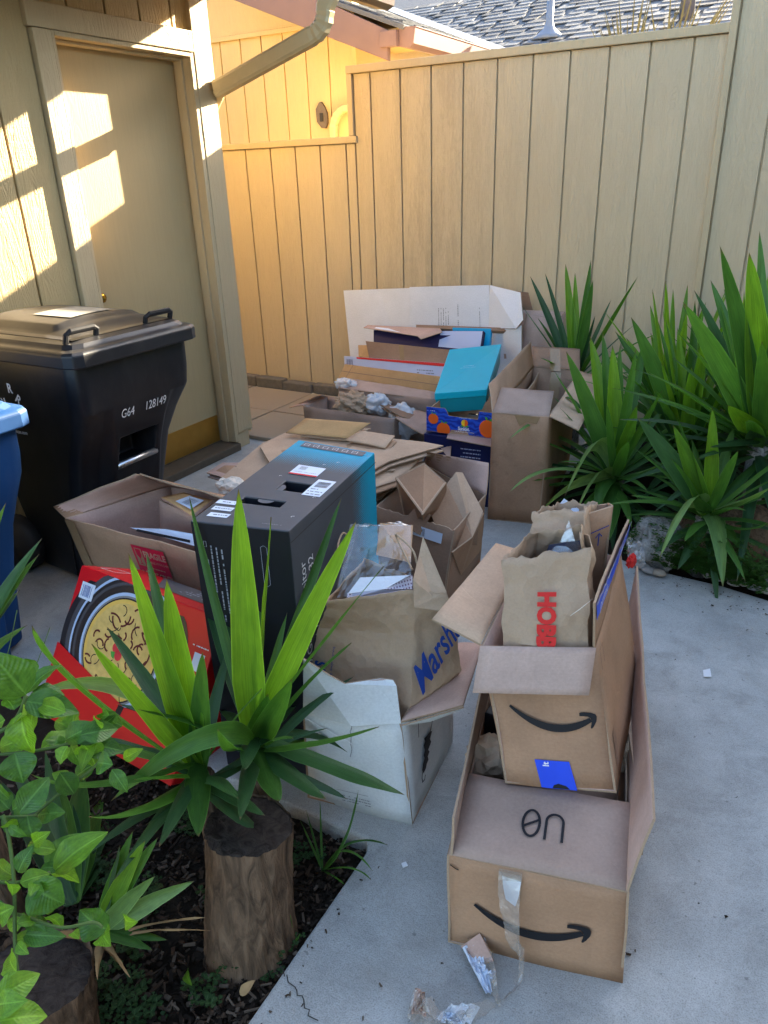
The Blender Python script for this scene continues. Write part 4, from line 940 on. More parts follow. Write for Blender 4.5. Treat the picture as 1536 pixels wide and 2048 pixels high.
crinkled('clear_side', [(-0.9094,1.3139,0.5500), (-0.9289,1.4258,0.7000), V((-.95, 1.50, .66)), V((-.97, 1.45, .54))], cl)
sheet('printed_card', [(-0.8838,1.4722,0.6000), (-0.7829,1.4757,0.6000), (-0.8119,1.5453,0.6700), (-0.8848,1.5004,0.6800)], cl, [card('peach_card', (.58, .33, .16, 1), flute=False)]*3, .001)
def dots_mat():
    q = N('dotted_tray'); uv = q.uv(); v = q.n('TexVoronoi'); q.set(v, 'Vector', uv); q.set(v, 'Scale', 130.0); q.set(v, 'Randomness', 0.0)
    f = q.ramp(v.outputs['Distance'], [(.22, (1, 1, 1)), (.30, (0, 0, 0))]); q.base(q.mix(f, (.62, .58, .66, 1), (.16, .09, .16, 1)), .4, .4); return q.m
sheet('dotted_tray', [(-0.8564,1.2808,0.5750), (-0.7344,1.3895,0.5800), (-0.7496,1.4198,0.6000), (-0.7816,1.3376,0.5950), (-0.8575,1.2885,0.5900)], cl, [dots_mat(), LILAC, LILAC], .002)
sheet('frosted_tray', [(-0.8552,1.2871,0.5900), (-0.7816,1.3376,0.5950), (-0.7496,1.4198,0.6000), (-0.7426,1.3934,0.6150), (-0.8456,1.3291,0.6150)], cl, [BAGW, BAGW, BAGW], .002)

# clump of peeled tape and torn white paper in front of the nearest carton
tc = thing('tape_clump', (-0.3989,0.8393,0.0000), 'clump of peeled clear tape with torn white paper at the bottom of the picture', 'scrap')
crinkled('tape_film', [(-0.4478,0.7887,0.0040), (-0.3817,0.8032,0.0040), (-0.4038,0.8229,0.0500), (-0.4444,0.8136,0.0600)], tc, TAPE, .03); crinkled('tape_film', [(-0.3977,0.8143,0.0060), (-0.3341,0.8372,0.0040), (-0.3249,0.8633,0.0300), (-0.3745,0.8329,0.0400)], tc, BAGW, .03)
crinkled('paper_piece', [(-0.4388,0.7931,0.0200), (-0.4108,0.8018,0.0200), (-0.4241,0.8248,0.0550), (-0.4443,0.8217,0.0550)], tc, KRP, .03); crinkled('paper_piece', [(-0.3835,0.8070,0.0200), (-0.3445,0.8248,0.0200), (-0.3589,0.8333,0.0300), (-0.3808,0.8237,0.0300)], tc, LAB, .03)
crinkled('paper_piece', [(-0.4030,0.9567,0.0300), (-0.3784,0.9861,0.0300), (-0.3184,0.9128,0.0120), (-0.3278,0.9021,0.0120)], tc, LAB, .03); crinkled('paper_piece', [(-0.3567,0.9446,0.0350), (-0.3233,0.9427,0.0300), (-0.3282,0.9376,0.0100), (-0.3390,0.9376,0.0100)], tc, LAB, .03)

# ================================================================ black monitor carton (E)
NLx, NRx, FRx, FLx = (-1.217, 1.167), (-.966, 1.225), (-1.052, 1.769), (-1.326, 1.772)
Ez = .76
e8 = [(*NLx, .0), (*NRx, .0), (*FRx, .0), (*FLx, .0), (*NLx, Ez), (*NRx, Ez), (*FRx, Ez), (*FLx, Ez)]
mr = thing('monitor_carton', (-1.14, 1.48, 0), 'tall black carton fading to cyan with handle holes on top', 'carton')
eb_ = hexa('carton_body', e8, [BLACKB, MON], mr, [0, 1, 0, 1, 1, 0], .004, {1: (5, 6, 7, 4)})
# hand holes: carve them out of the top
def rot_cut(o, F, a, b, w, h, dep=.05):
    P = [F.p(a, b), F.p(a+w, b), F.p(a+w, b+h), F.p(a, b+h)]; n = F.n
    v = [p-n*dep for p in P]+[p+n*.03 for p in P]; c = mk('cutter', v, [(0, 3, 2, 1), (4, 5, 6, 7), (0, 1, 5, 4), (1, 2, 6, 5), (2, 3, 7, 6), (3, 0, 4, 7)], DARKM, None, base=(0, 0, 0))
    m = o.modifiers.new('cut', 'BOOLEAN'); m.object = c; m.operation = 'DIFFERENCE'; m.solver = 'EXACT'
    bpy.context.view_layer.update(); dg = bpy.context.evaluated_depsgraph_get(); me = bpy.data.meshes.new_from_object(o.evaluated_get(dg)); o.modifiers.clear(); o.data = me; bpy.data.objects.remove(c)
FE = Face([e8[5], e8[6], e8[7], e8[4]], .0014)   # x: near->far, y: right->left
eb_.modifiers.clear()
rot_cut(eb_, FE, .215, .062, .055, .085); rot_cut(eb_, FE, .118, .085, .034, .115)
bv = eb_.modifiers.new('bevel', 'BEVEL'); bv.width = .003; bv.segments = 2; bv.limit_method = 'ANGLE'
W_ = FE.h
FE.disc('hole_tongue', .228, .150, .024, simple('grey_board', (.10, .10, .11, 1), .5), mr, ry=.022, n=16, k=-.004); FE.disc('hole_tongue', .150, .140, .016, MATS['grey_board'], mr, ry=.022, n=16, k=-.004)
lb = FE.rect('shipping_label', .20, .015, .105, .052, LAB, mr); [dashes(FE, .21+.016*i, .02, .042, .009, GREYP, mr, i, rot=math.pi/2) for i in range(3)]
barcode(FE, .255, .022, .036, .036, DGREY, mr, 4)
FE.rect('shipping_label', .315, .080, .065, .085, LAB, mr); FE.rect('label_stripe', .315, .080, .008, .085, INKR, mr, k=.0005); dashes(FE, .335, .09, .07, .004, GREYP, mr, 7, rot=math.pi/2); barcode(FE, .350, .130, .022, .022, GREYP, mr, 8)
for i in range(3): FE.rect('serial_label', .030+.034*i, .178+.010*i, .020, .055, LAB, mr); dashes(FE, .040+.034*i, .182+.010*i, .045, .006, DGREY, mr, 30+i, rot=math.pi/2)
FE.rect('icon_strip', .505, .022, .035, W_-.05, MATS['grey_board'], mr)
for i in range(6):
    FE.stroke('handling_icon', [(.512, .045+.032*i), (.530, .045+.032*i), (.530, .062+.032*i), (.514, .060+.032*i), (.520, .050+.032*i)], .0016, WHITE, mr, k=.0006)
for a, b in ((.07, .03), (.19, .03), (.29, .03), (.40, .10), (.43, .07), (.29, .18)): FE.stroke('corner_tick', [(a, b), (a+.006, b), (a+.006, b-.006)], .0014, WHITE, mr)
dashes(FE, .022, .03, .05, .004, GREYP, mr, 41, rot=math.pi/2)
# lid seam strip along the right edge
FEr = Face([e8[1], e8[2], e8[6], e8[5]], .0014)
FEr.stroke('lid_seam', [(0, Ez-.030), (FEr.w, Ez-.030)], .0025, DARKM, mr)
FEr.text('Alienware 32 Gaming Monitor', .062, Ez-.60, .040, WHITE, mr, rot=math.pi/2, sx=1.0, name='lettering'); FEr.text('Écran de jeu Alienware 32', .105, Ez-.535, .040, WHITE, mr, rot=math.pi/2)
FEn = Face([e8[0], e8[1], e8[5], e8[4]], .0014)
for i in range(3): dashes(FEn, .048+.014*i, Ez-.06-.004*i, .24-.03*i, .007, simple('pale_print', (.30, .32, .38, 1), .5) if i == 0 else MATS['pale_print'], mr, 60+i, rot=-math.pi/2)
for i in range(4): FEn.stroke('port_icon', [(.030, Ez-.05-.05*i), (.036, Ez-.05-.05*i), (.036, Ez-.065-.05*i), (.028, Ez-.065-.05*i), (.030, Ez-.05-.05*i)], .0015, MATS['pale_print'], mr)
FEn.stroke('rounded_outline', [(.180, Ez-.05), (.188, Ez-.045), (.196, Ez-.05), (.196, Ez-.15), (.188, Ez-.156), (.180, Ez-.15), (.180, Ez-.05)], .0012, MATS['pale_print'], mr)

# ================================================================ fragile carton (F)
Fb = [V((-2.20, 1.60, 0)), V((-1.56, 1.60, 0)), V((-1.53, 1.96, 0)), V((-2.12, 1.96, 0))]
Ft = [V((-2.2447,1.5539,0.4000)), V((-1.6067,1.5586,0.4000)), V((-1.53, 1.98, .40)), V((-2.12, 1.96, .40))]
Fx = carton('fragile_carton', 'open brown carton with a red fragile sticker in front of the black cart', 'carton', Fb, Ft, [KRW, KRP, EDGE],
   {3: ((-2.0776,1.7598,0.5300), (-2.3284,1.5735,0.4200), [KRW, KRP, EDGE]), 2: ((-1.6601,1.7812,0.5000), (-2.0776,1.7823,0.5200), [KRW, KRP, EDGE])})
FF = Face([Fb[0], Fb[1], Ft[1], Ft[0]], .006); Fr = Fx['root']; sa, sb = FF.w*.50, FF.h-.165
FF.rect('fragile_sticker', sa, sb, .155, .13, FRAG, Fr, rot=.02); FF.text('FRAGILE', sa+.048, sb+.090, .034, KRL, Fr, rot=.02, bold=.0012, k=.0006, sx=.82)
FF.text('HANDLE WITH CARE', sa+.050, sb+.068, .013, KRL, Fr, rot=.02, k=.0006, sx=.85); dashes(FF, sa+.05, sb+.048, .09, .007, KRL, Fr, 3); FF.text('DO NOT CRUSH', sa+.010, sb+.012, .024, KRL, Fr, rot=.02, bold=.0008, k=.0006, sx=.8)
FF.rect('sticker_frame', sa+.008, sb+.050, .034, .070, KR, Fr, k=.0004); FF.poly('glass_symbol', [(sa+.012, sb+.116), (sa+.038, sb+.118), (sa+.036, sb+.090), (sa+.027, sb+.080), (sa+.027, sb+.060), (sa+.036, sb+.056), (sa+.014, sb+.055), (sa+.023, sb+.060), (sa+.023, sb+.080), (sa+.013, sb+.092)], FRAG, Fr, k=.0008)
FF.poly('brown_tape', [(.0, FF.h-.002), (.05, FF.h-.003), (.055, .0), (.0, .0)], BTAPE, Fr)
def envelope(label, pts, lab=True):
    t = thing('padded_envelope', pts[0], label, 'envelope'); panel('envelope_body', pts, t, [GOLD, KRP, KRP], .012, warp=.004)
    if lab:
        F_ = Face(pts, .008); F_.rect('shipping_label', F_.w*.40, F_.h*.16, F_.w*.5, F_.h*.62, LAB, t); barcode(F_, F_.w*.55, F_.h*.25, F_.w*.28, F_.h*.42, GREYP, t, 5)
    return t
envelope('padded envelope with white label lying on top of the fragile carton', [(-1.9870,1.7811,0.4400), (-1.7742,1.7105,0.4400), (-1.7780,1.8286,0.4500), (-1.9055,1.8196,0.4600)])
panel('side_panel', [V((-2.0591,1.7920,0.2000)), V((-1.8838,1.8309,0.2000)), V((-1.8027,1.7451,0.4200)), V((-2.0104,1.7952,0.4200))], thing('inner_carton', (-1.8, 1.75, .2), 'small pale carton standing inside the fragile carton', 'carton'), [KRP, KRI, EDGE])
ps = sheet('white_paper', [(-2.0002,1.6287,0.3800), (-1.6904,1.6481,0.3600), (-1.7195,1.6852,0.3850), (-1.8586,1.6600,0.3900)], None, [LAB, LAB, LAB], .002); tag(ps, 'white papers lying in the fragile carton', 'paper')
pk = sheet('black_folder', [(-1.9372,1.5998,0.3920), (-1.7181,1.6328,0.3800), (-1.7239,1.6401,0.3850), (-1.9395,1.6097,0.3950)], None, [INK, INK, INK], .002); tag(pk, 'thin black folder on the white papers in the fragile carton', 'folder')

# ================================================================ red cookware carton (G), leaning back
g = [V((-1.9032,1.0741,0.0000)), V((-1.2981,1.0345,0.0000)), V((-1.2818,1.2314,0.4200)), V((-1.8578,1.3039,0.4200))]
g[2] = g[3]+(g[1]-g[0]); gn = (g[1]-g[0]).cross(g[3]-g[0]).normalized(); bkv = -gn*.24
g8 = [g[0], g[1], g[1]+bkv, g[0]+bkv, g[3], g[2], g[2]+bkv, g[3]+bkv]; lift = -min(v.z for v in g8)
gr = thing('cookware_carton', (-1.6, 1.15, 0), 'bright red carton printed with a round dish leaning behind the spiky leaves', 'carton')
hexa('carton_body', g8, [RED], gr, None, .004)
FG = Face([g8[0], g8[1], g8[5], g8[4]], .0012); w, h = FG.w, FG.h
def clipdisc(F, name, a, b, r, x0, x1, y0, y1, mat, k, ry=None, n=64):
    pts = []
    for i in range(n):
        t = 2*math.pi*i/n; pts.append((min(max(a+r*math.cos(t), x0), x1), min(max(b+(ry or r)*math.sin(t), y0), y1)))
    return F.poly(name, pts, mat, gr, k=k)
FOOD2 = simple('pale_golden_print', srgb(205, 172, 100), .5, var=.35, vscale=45)
cx, cy, rr_ = w*.44, h*.59, w*.40
clipdisc(FG, 'printed_backdrop', cx, cy, rr_*1.10, .0, w*.90, .0, h*.93, BLACKB, .0)  # black background of the dish print
for i, (f, m) in enumerate(((1.0, DGREY), (.92, SILVER), (.885, BLACKB), (.84, DGREY), (.80, BLACKB), (.71, SILVER), (.67, GREYP), (.645, INK), (.625, FOOD), (.575, FOOD2))): clipdisc(FG, 'printed_dish', cx, cy, rr_*f, .0, w, .0, h, m, .0003+.0003*i)
r = random.Random(8); L = []
for i in range(48):
    a = r.uniform(0, 6.28); d = rr_*.53*math.sqrt(r.uniform(.12, 1)); x, y = cx+d*math.cos(a), cy+d*math.sin(a); th = r.uniform(0, 6.28); bend = r.choice((-1, 1))*r.uniform(.8, 3.2); l = r.uniform(.025, .06); P = []
    for k in range(7): P.append((x, y)); x += l/6*math.cos(th); y += l/6*math.sin(th); th += bend/6
    L.append(P)
FG.stroke('printed_chili', L[:30], .006, CHILI, gr, k=.0036); FG.stroke('printed_chili', L[30:], .003, INK, gr, k=.0036)
for dx, dy, rr2 in ((-.012, .004, .016), (.014, .006, .015), (.004, -.016, .015)): FG.disc('printed_berry', cx+dx, cy+dy, rr2, BERRY, gr, k=.0040, n=16)
FG.poly('printed_leaf', [(cx-.03, cy-.012), (cx-.012, cy-.008), (cx-.010, cy-.030), (cx-.022, cy-.026)], GREENP, gr, k=.0043)
# red wedge printed across the lower dish
FG.poly('red_band', [(.0, .0), (w, .0), (w, h*.10), (w*.93, h*.33), (w*.58, h*.285), (.0, h*.48)], RED, gr, k=.0047)
FG.poly('dark_slit', [(w*.545, h*.285), (w*.585, h*.287), (w*.575, h*.23), (w*.535, h*.23)], INK, gr, k=.0052)
FG.rect('barcode_label', w*.05, h*.80, .062, .052, LAB, gr, k=.0012, rot=.0); barcode(FG, w*.05+.008, h*.80+.008, .046, .036, INKB, gr, 6, k=.0018)
FG.rect('label_tag', w*.905, h*.66, .040, .050, LAB, gr, k=.0012); FG.stroke('tag_outline', [(w*.885, h*.655), (w*.905, h*.63), (w*.955, h*.625), (w*.985, h*.65)], .003, WHITE, gr, k=.0012); dashes(FG, w*.88, h*.80, .06, .006, LAB, gr, 9)
FGt = Face([g8[4], g8[5], g8[6], g8[7]], .0014)
FGt.poly('grey_print', [(w*.20, FGt.h*.98), (w*.97, FGt.h*.98), (w*.97, FGt.h*.30), (w*.42, FGt.h*.34)], simple('smoke_print', (.09, .09, .10, 1), .35), gr)
for i in range(4): dashes(FGt, w*.52, FGt.h*(.50+.10*i), w*.36, .010, LAB, gr, 80+i)
FGt.stroke('printed_outline', [(.03, .05), (.03, .11), (.09, .12), (.09, .06), (.03, .05)], .004, WHITE, gr); FGt.stroke('printed_swirl', [(w*.84, FGt.h*.12), (w*.88, FGt.h*.10), (w*.92, FGt.h*.15), (w*.88, FGt.h*.20), (w*.84, FGt.h*.14)], .004, WHITE, gr)

# ================================================================ heap of flattened cartons (H)
for k_, (lb_, pts_, mt_) in enumerate((('tan flattened carton lying flat left of the heap top', [(-1.9738,2.1846,0.4200), (-1.6308,2.1659,0.4400), (-1.5921,2.4359,0.4600), (-1.9665,2.4892,0.4500)], KRP), ('brown flattened carton tilted at the right end of the heap', [(-1.3280,2.1165,0.4500), (-1.2650,2.3073,0.4400), (-1.2702,2.5321,0.4700), (-1.3611,2.3252,0.4900)], KRL), ('small folded carton end on the heap behind the cyan corner', [(-1.5806,2.4235,0.5200), (-1.3930,2.4232,0.5150), (-1.3960,2.5129,0.5350), (-1.5605,2.5105,0.5350)], KRL))):
    r_ = thing('flattened_carton', pts_[0], lb_, 'flattened carton'); panel('board', pts_, r_, [mt_, KRG, EDGE], warp=.006); panel('board', [V(p)+V((.012, -.01, -.018)) for p in pts_], r_, [KR, KRG, EDGE], warp=.006)
hc = carton('carton_under_heap', 'low brown carton underneath the heap of flattened cartons', 'carton', [V((-2.0, 2.15, 0)), V((-1.42, 2.15, 0)), V((-1.42, 2.80, 0)), V((-2.0, 2.80, 0))], [V((-2.0, 2.15, .34)), V((-1.42, 2.15, .34)), V((-1.42, 2.80, .34)), V((-2.0, 2.80, .34))], [KR2, KRI, EDGE])
def flat(label, pts, mats=None, t=.009, folds=1, extra=None):
    """a folded-flat carton: two boards, one slightly offset over the other"""
    r = thing('flattened_carton', V(pts[0]), label, 'flattened carton'); P = [V(p) for p in pts]
    sheet('board', P, r, mats or [KR, KRG, EDGE], .005)
    c = sum(P, V((0, 0, 0)))/len(P); Q = [c+(p-c)*.985+V((.010, -.008, -.016)) for p in P]
    sheet('board', Q, r, mats or [KR, KRG, EDGE], .005); return r
h1 = flat('golden flattened carton spread on top of the heap behind the black carton', [(-1.9846,2.1001,0.4000), (-1.4924,1.9393,0.4400), (-1.5905,2.4735,0.4700), (-1.9586,2.5186,0.4700), (-1.9666,2.3670,0.4700)], [KRL, KRG, EDGE])
h1b = flat('tan flattened carton with raised flap at the back of the heap', [(-1.9385,2.3147,0.4750), (-1.6310,2.0416,0.4750), (-1.2953,2.3255,0.4900), (-1.5079,2.5486,0.4800), (-1.6663,2.5961,0.4700), (-1.9630,2.5321,0.4700)], [KRL, KR, EDGE])
h2_ = thing('flattened_carton', (-1.9227,2.4763,0.4900), 'golden flap of a flattened carton rising at the top of the heap', 'flattened carton')
panel('board', [(-1.9132,2.4641,0.4950), (-1.6097,2.4955,0.5000), (-1.5593,2.5958,0.5450), (-1.8578,2.5429,0.5450)], h2_, [GOLD, KRL, EDGE], warp=.003); panel('board', [(-1.8450,2.4751,0.4850), (-1.6152,2.5032,0.4880), (-1.5671,2.6111,0.5150), (-1.7771,2.5718,0.5150)], h2_, [KRL, KRL, EDGE], warp=.003)
h3 = flat('pale flattened carton with upside down lettering on the heap', [(-1.3662,2.0449,0.4900), (-1.3175,2.3192,0.5050), (-1.2099,2.5788,0.5000), (-1.2842,2.5609,0.5100), (-1.5280,2.5353,0.5100), (-1.5467,2.3674,0.5000)], [KRL, KRG, EDGE])
F3 = Face([V((-1.3080,2.4577,0.5100)), V((-1.4468,2.4609,0.5100)), V((-1.5038,2.5604,0.5100)), V((-1.3589,2.5548,0.5100))], .004)
F3.text('Steelcase', .0, .0, .062, GREYP, h3, bold=.0004, sx=.9)
lay = random.Random(4)
HL = ('topmost', 'second', 'third', 'fourth', 'lowest')
for i in range(5):
    z = .475-.048*i; dx = 9*i; dy = 26*i; o_ = lay.uniform(-6, 6)
    pts = {0: [(-1.4007,2.0302,0.4700), (-1.3279,2.3242,0.4750), (-1.2756,2.5340,0.4750), (-1.5993,2.4884,0.4750)], 1: [(-1.3835,2.0158,0.4300), (-1.3295,2.3046,0.4300), (-1.3030,2.5423,0.4400), (-1.6381,2.5062,0.4300)], 2: [(-1.3983,2.0341,0.3900), (-1.3338,2.2704,0.3900), (-1.3367,2.5349,0.4000), (-1.6162,2.4673,0.3900)], 3: [(-1.3885,2.0147,0.3500), (-1.3415,2.2616,0.3500), (-1.3735,2.5058,0.3600), (-1.6108,2.4547,0.3500)], 4: [(-1.4132,2.0483,0.3100), (-1.3571,2.2743,0.3100), (-1.4126,2.5317,0.3100), (-1.6355,2.4902,0.3100)]}[i]
    flat('%s edge of the flattened cartons fanned out beside the black carton' % HL[i], pts, [KR, KR2, EDGE])
lf = flat('torn brown carton flap left of the heap beside the door sill', [(-2.2712,2.3220,0.3000), (-2.0667,2.2770,0.3100), (-2.0570,2.4444,0.3400), (-2.2333,2.3928,0.3300)], [KRP, KR, EDGE])
crumple('crumpled_paper', (-1.8559,2.0187,0.4200), .05, PAPL, 'crumpled pale paper beside the black carton and the fragile carton', 'packing paper', 5.5, (1.2, 1, .6))

# ================================================================ torn carton full of small cartons (I)
Ib = [V((-1.24, 2.10, 0)), V((-.985, 2.06, 0)), V((-1.04, 2.58, 0)), V((-1.30, 2.60, 0))]
It_ = [V((-1.2838,2.1526,0.3900)), V((-0.9582,2.1294,0.3700)), V((-0.9842,2.4852,0.3600)), V((-1.33, 2.64, .38))]
Ix = carton('torn_carton', 'torn open carton stuffed with small folded cartons beside the black carton', 'carton', Ib, It_, [KR2, KR2, EDGE], {}, skip=(0,))
Ir = Ix['root']; panel('side_panel', [Ib[0], Ib[1], It_[1], It_[0]], Ir, [KR2, KRG, EDGE], nu=26, jag=.012, warp=.009)
panel('flap', [It_[2], It_[3], V((-1.2302,2.4787,0.5000)), V((-1.0139,2.5718,0.4600))], Ir, [KR, KRP, EDGE], warp=.005)
FI = Face([Ib[0], Ib[1], It_[1], It_[0]], .010); FI.rect('shipping_label', FI.w*.50, FI.h-.060, .10, .040, LAB, Ir, rot=-.02); barcode(FI, FI.w*.56, FI.h-.054, .03, .028, DGREY, Ir, 12)
s1 = thing('small_carton', (-1.2, 2.3, .25), 'small folded carton standing on its corner in the torn carton', 'carton')
sheet('face', [(-1.2580,2.2561,0.4700), (-1.0441,2.0581,0.4400), (-1.0631,2.2922,0.4700), (-1.1588,2.3011,0.5300)], s1, [KRL, KR, EDGE], .005)
sheet('face', [(-1.2580,2.2561,0.4700), (-1.2175,2.2598,0.2800), (-1.1452,2.2687,0.2700), (-1.0441,2.0581,0.4400)], s1, [KR, KR2, EDGE], .005)
sheet('face', [(-1.0441,2.0581,0.4400), (-1.1452,2.2687,0.2700), (-1.1007,2.3741,0.3400), (-1.0631,2.2922,0.4700)], s1, [KR2, KR2, EDGE], .005)
s2 = thing('flattened_carton', (-1.05, 2.3, .2), 'creased tan carton panel leaning over the right side of the torn carton', 'flattened carton')
sheet('board', [(-1.1382,2.2573,0.4000), (-0.9796,2.1442,0.2600), (-0.9319,2.2335,0.3000), (-1.0878,2.3455,0.4400)], s2, [KR, KR2, EDGE], .005)
sheet('board', [(-1.0878,2.3455,0.4400), (-0.9319,2.2335,0.3000), (-0.9372,2.3411,0.3600), (-1.0507,2.4082,0.4700), (-1.0646,2.3794,0.4800)], s2, [KRL, KR2, EDGE], .005)
sheet('board', [(-0.9520,2.1045,0.2950), (-0.9997,2.2902,0.1000), (-0.9968,2.4796,0.1200), (-0.9352,2.3466,0.3500), (-0.9319,2.2335,0.3000)], s2, [KR, KR2, EDGE], .005)
s3 = sheet('cardboard_scrap', [(-1.1570,2.1023,0.3600), (-1.0839,2.1153,0.3300), (-1.0563,2.1487,0.4000), (-1.1166,2.1427,0.4200)], None, [KR2, KR2, EDGE]); tag(s3, 'dark folded cardboard piece inside the torn carton', 'scrap')

# ================================================================ tall carton at the right (K)
Kb = [V((-1.177, 3.005, 0)), V((-.936, 3.047, 0)), V((-1.03, 3.80, 0)), V((-1.275, 3.76, 0))]
Kt = [V((-1.1689,3.0022,0.5230)), V((-0.9241,3.0438,0.5230)), V((-1.0294,3.8919,0.5230)), V((-1.2824,3.8745,0.5230))]
Kx = carton('tall_carton', 'tall open brown carton standing against the right hand spiky plants', 'carton', Kb, Kt, [KRW, KR2, EDGE],
  {0: ((-1.2168,3.2302,0.5800), (-0.9703,3.2480,0.5800), [KRG, KRG, EDGE]), 3: ((-1.3055,3.8716,0.6600), (-1.2790,3.2222,0.5900), [KR, KR, EDGE]), 2: ((-1.0785,4.0433,0.6000), (-1.3290,3.9795,0.6100), [KR2, KR2, EDGE]), 1: ((-0.7968,3.0650,0.4700), (-0.8966,3.9233,0.4800), [KRL, KRL, EDGE])})
Kr = Kx['root']; FK = Face([Kb[0], Kb[1], Kt[1], Kt[0]], .006)
FK.poly('tape_remnant', [(FK.w*.40, FK.h), (FK.w*.85, FK.h-.003), (FK.w*.80, FK.h-.035), (FK.w*.62, FK.h-.028), (FK.w*.50, FK.h-.05)], BTAPE, Kr)
FKb = Face([Kt[3], Kt[2], V((-1.0785,4.0433,0.6000)), V((-1.3290,3.9795,0.6100))], .009); FKb.rect('brown_tape', FKb.w*.38, -.02, .055, .15, BTAPE, Kr)
FKi = Face([Kb[3], Kb[2], Kt[2], Kt[3]], .009); FKi.rect('brown_tape', FKi.w*.40, .25, .055, .27, BTAPE, Kr)
dv = panel('divider', [V((-1.20, 3.30, .12)), V((-1.22, 3.62, .12)), V((-1.2644,3.9850,0.5000)), V((-1.1769,3.4892,0.5000))], Kr, [KR, KR, EDGE])
panel('divider', [V((-1.25, 3.30, .12)), V((-1.26, 3.62, .12)), V((-1.3037,3.9068,0.5000)), V((-1.2582,3.6084,0.4800))], Kr, [KR, KR, EDGE])

# ================================================================ navy carton (M), fruit tray (L), teal box (N)
m8 = [(-1.56, 3.10, 0), (-1.21, 3.13, 0), (-1.24, 3.45, 0), (-1.59, 3.42, 0), (-1.56, 3.10, .345), (-1.21, 3.13, .345), (-1.24, 3.45, .345), (-1.59, 3.42, .345)]
mM = thing('navy_carton', (-1.4, 3.27, 0), 'navy printed carton under the fruit tray', 'carton'); hexa('carton_body', m8, [NAVY], mM)
FM = Face([m8[0], m8[1], m8[5], m8[4]], .0014)
FM.rect('product_picture', .19, .13, .10, .11, simple('blue_picture', srgb(50, 105, 150), .4, var=.5, vscale=60), mM); FM.rect('product_picture', .05, .12, .09, .10, simple('brown_picture', srgb(96, 80, 92), .4, var=.5, vscale=50), mM)
for i in range(4): dashes(FM, .05, .09-.014*i, .22, .008, LILAC, mM, 90+i)
for i in range(3): dashes(FM, .19, .29-.02*i, .10, .010, LILAC, mM, 95+i)
sheet('flap', [(-1.4217,3.0636,0.3520), (-1.1911,3.0719,0.3400), (-1.2412,3.1963,0.3560), (-1.4588,3.1838,0.3560)], mM, [KRP, KRP, EDGE], .004)
sheet('flap', [(-1.7025,3.3557,0.3000), (-1.3730,2.9986,0.2700), (-1.4739,3.2467,0.3300), (-1.5817,3.3284,0.3450)], mM, [KRI, KRI, EDGE], .004)
tl = V((-1.553, 3.115, .352)); tx = V((.332, .03, 0)); tyv = V((-.03, .29, 0)); tr_ = thing('fruit_tray', tl+tx*.5+tyv*.5, 'blue fruit tray printed with oranges holding the teal box', 'fruit tray')
def traywall(a, b, hh, notch, mats, arch=False):
    a, b = V(a), V(b); d = (b-a); L_ = d.length; d.normalize(); Z_ = V((0, 0, 1)); n = 14
    if notch: P = [(0, 0), (L_*.35, 0), (L_*.38, .022), (L_*.62, .022), (L_*.66, 0), (L_, 0), (L_, hh), (L_*.80, hh), (L_*.78, hh-.04), (L_*.34, hh-.035), (L_*.31, hh-.012), (L_*.28, hh), (0, hh)]
    else: P = [(0, 0), (L_, 0), (L_, hh*.85), (0, hh*.85)]
    return sheet('side_panel', [a+d*x+Z_*z for x, z in P], tr_, mats, .005)
fa, fb = tl, tl+tx
traywall(fa, fb, .125, True, [TRAYB, KR, EDGE]); traywall(fb, fb+tyv, .125, False, [TRAYB, KR, EDGE]); traywall(fb+tyv, fa+tyv, .125, True, [TRAYB, KR, EDGE]); traywall(fa+tyv, fa, .125, False, [TRAYB, KR, EDGE])
sheet('bottom_panel', [fa+V((0, 0, .006)), fb+V((0, 0, .006)), fb+tyv+V((0, 0, .006)), fa+tyv+V((0, 0, .006))], tr_, [KR, KR, EDGE])
FL_ = Face([fa, fb, fb+V((0, 0, .125)), fa+V((0, 0, .125))], .0012); lw = FL_.w
def leaf2(a, b, l, ang):
    c, d = math.cos(ang), math.sin(ang); FL_.poly('printed_leaf', [(a, b), (a+c*l*.5-d*l*.22, b+d*l*.5+c*l*.22), (a+c*l, b+d*l), (a+c*l*.5+d*l*.22, b+d*l*.5-c*l*.22)], GREENP, tr_, k=.0006)
for a, b, r_ in ((.036, .068, .026), (.088, .020, .034), (lw-.022, .045, .044)):
    pts = [(min(lw-.001, max(.001, a+r_*math.cos(t*math.pi/20))), max(.001, b+r_*math.sin(t*math.pi/20))) for t in range(40)]; FL_.poly('printed_orange', pts, ORANGE, tr_)
    leaf2(a, b+r_*.9, r_*.7, .35); leaf2(a, b+r_*.9, r_*.6, 2.3)
FL_.disc('printed_emblem', lw*.585, .062, .017, YELL, tr_, n=20); FL_.poly('printed_emblem', [(lw*.585+.0, .045)]+[(lw*.585+.017*math.cos(t), .062+.017*math.sin(t)) for t in (-1.2, -.8, -.4, 0, .4, .8, 1.2)]+[(lw*.585, .079)], ORANGE, tr_, k=.0005)
leaf2(lw*.585, .043, .024, .25); leaf2(lw*.585, .043, .024, 2.9); FL_.text('Sunkist.', lw*.585-.033, .025, .024, WHITE, tr_, bold=.0008, k=.0004, sx=.8); FL_.text('CALIFORNIA MANDARINS', lw*.585-.050, .014, .0085, WHITE, tr_, k=.0004); dashes(FL_, .006, .108, .04, .006, LILAC, tr_, 14); dashes(FL_, lw*.50, .086, .06, .005, LILAC, tr_, 15)
tb = thing('gift_box', (-1.42, 3.3, .40), 'bright teal lidded box tilted inside the fruit tray', 'box')
n4 = [V((-1.5832,3.2676,0.5000)), V((-1.3582,3.4037,0.5100)), V((-1.5306,4.0393,0.6000)), V((-1.7469,3.7997,0.6000))]; nn = (n4[1]-n4[0]).cross(n4[3]-n4[0]).normalized()
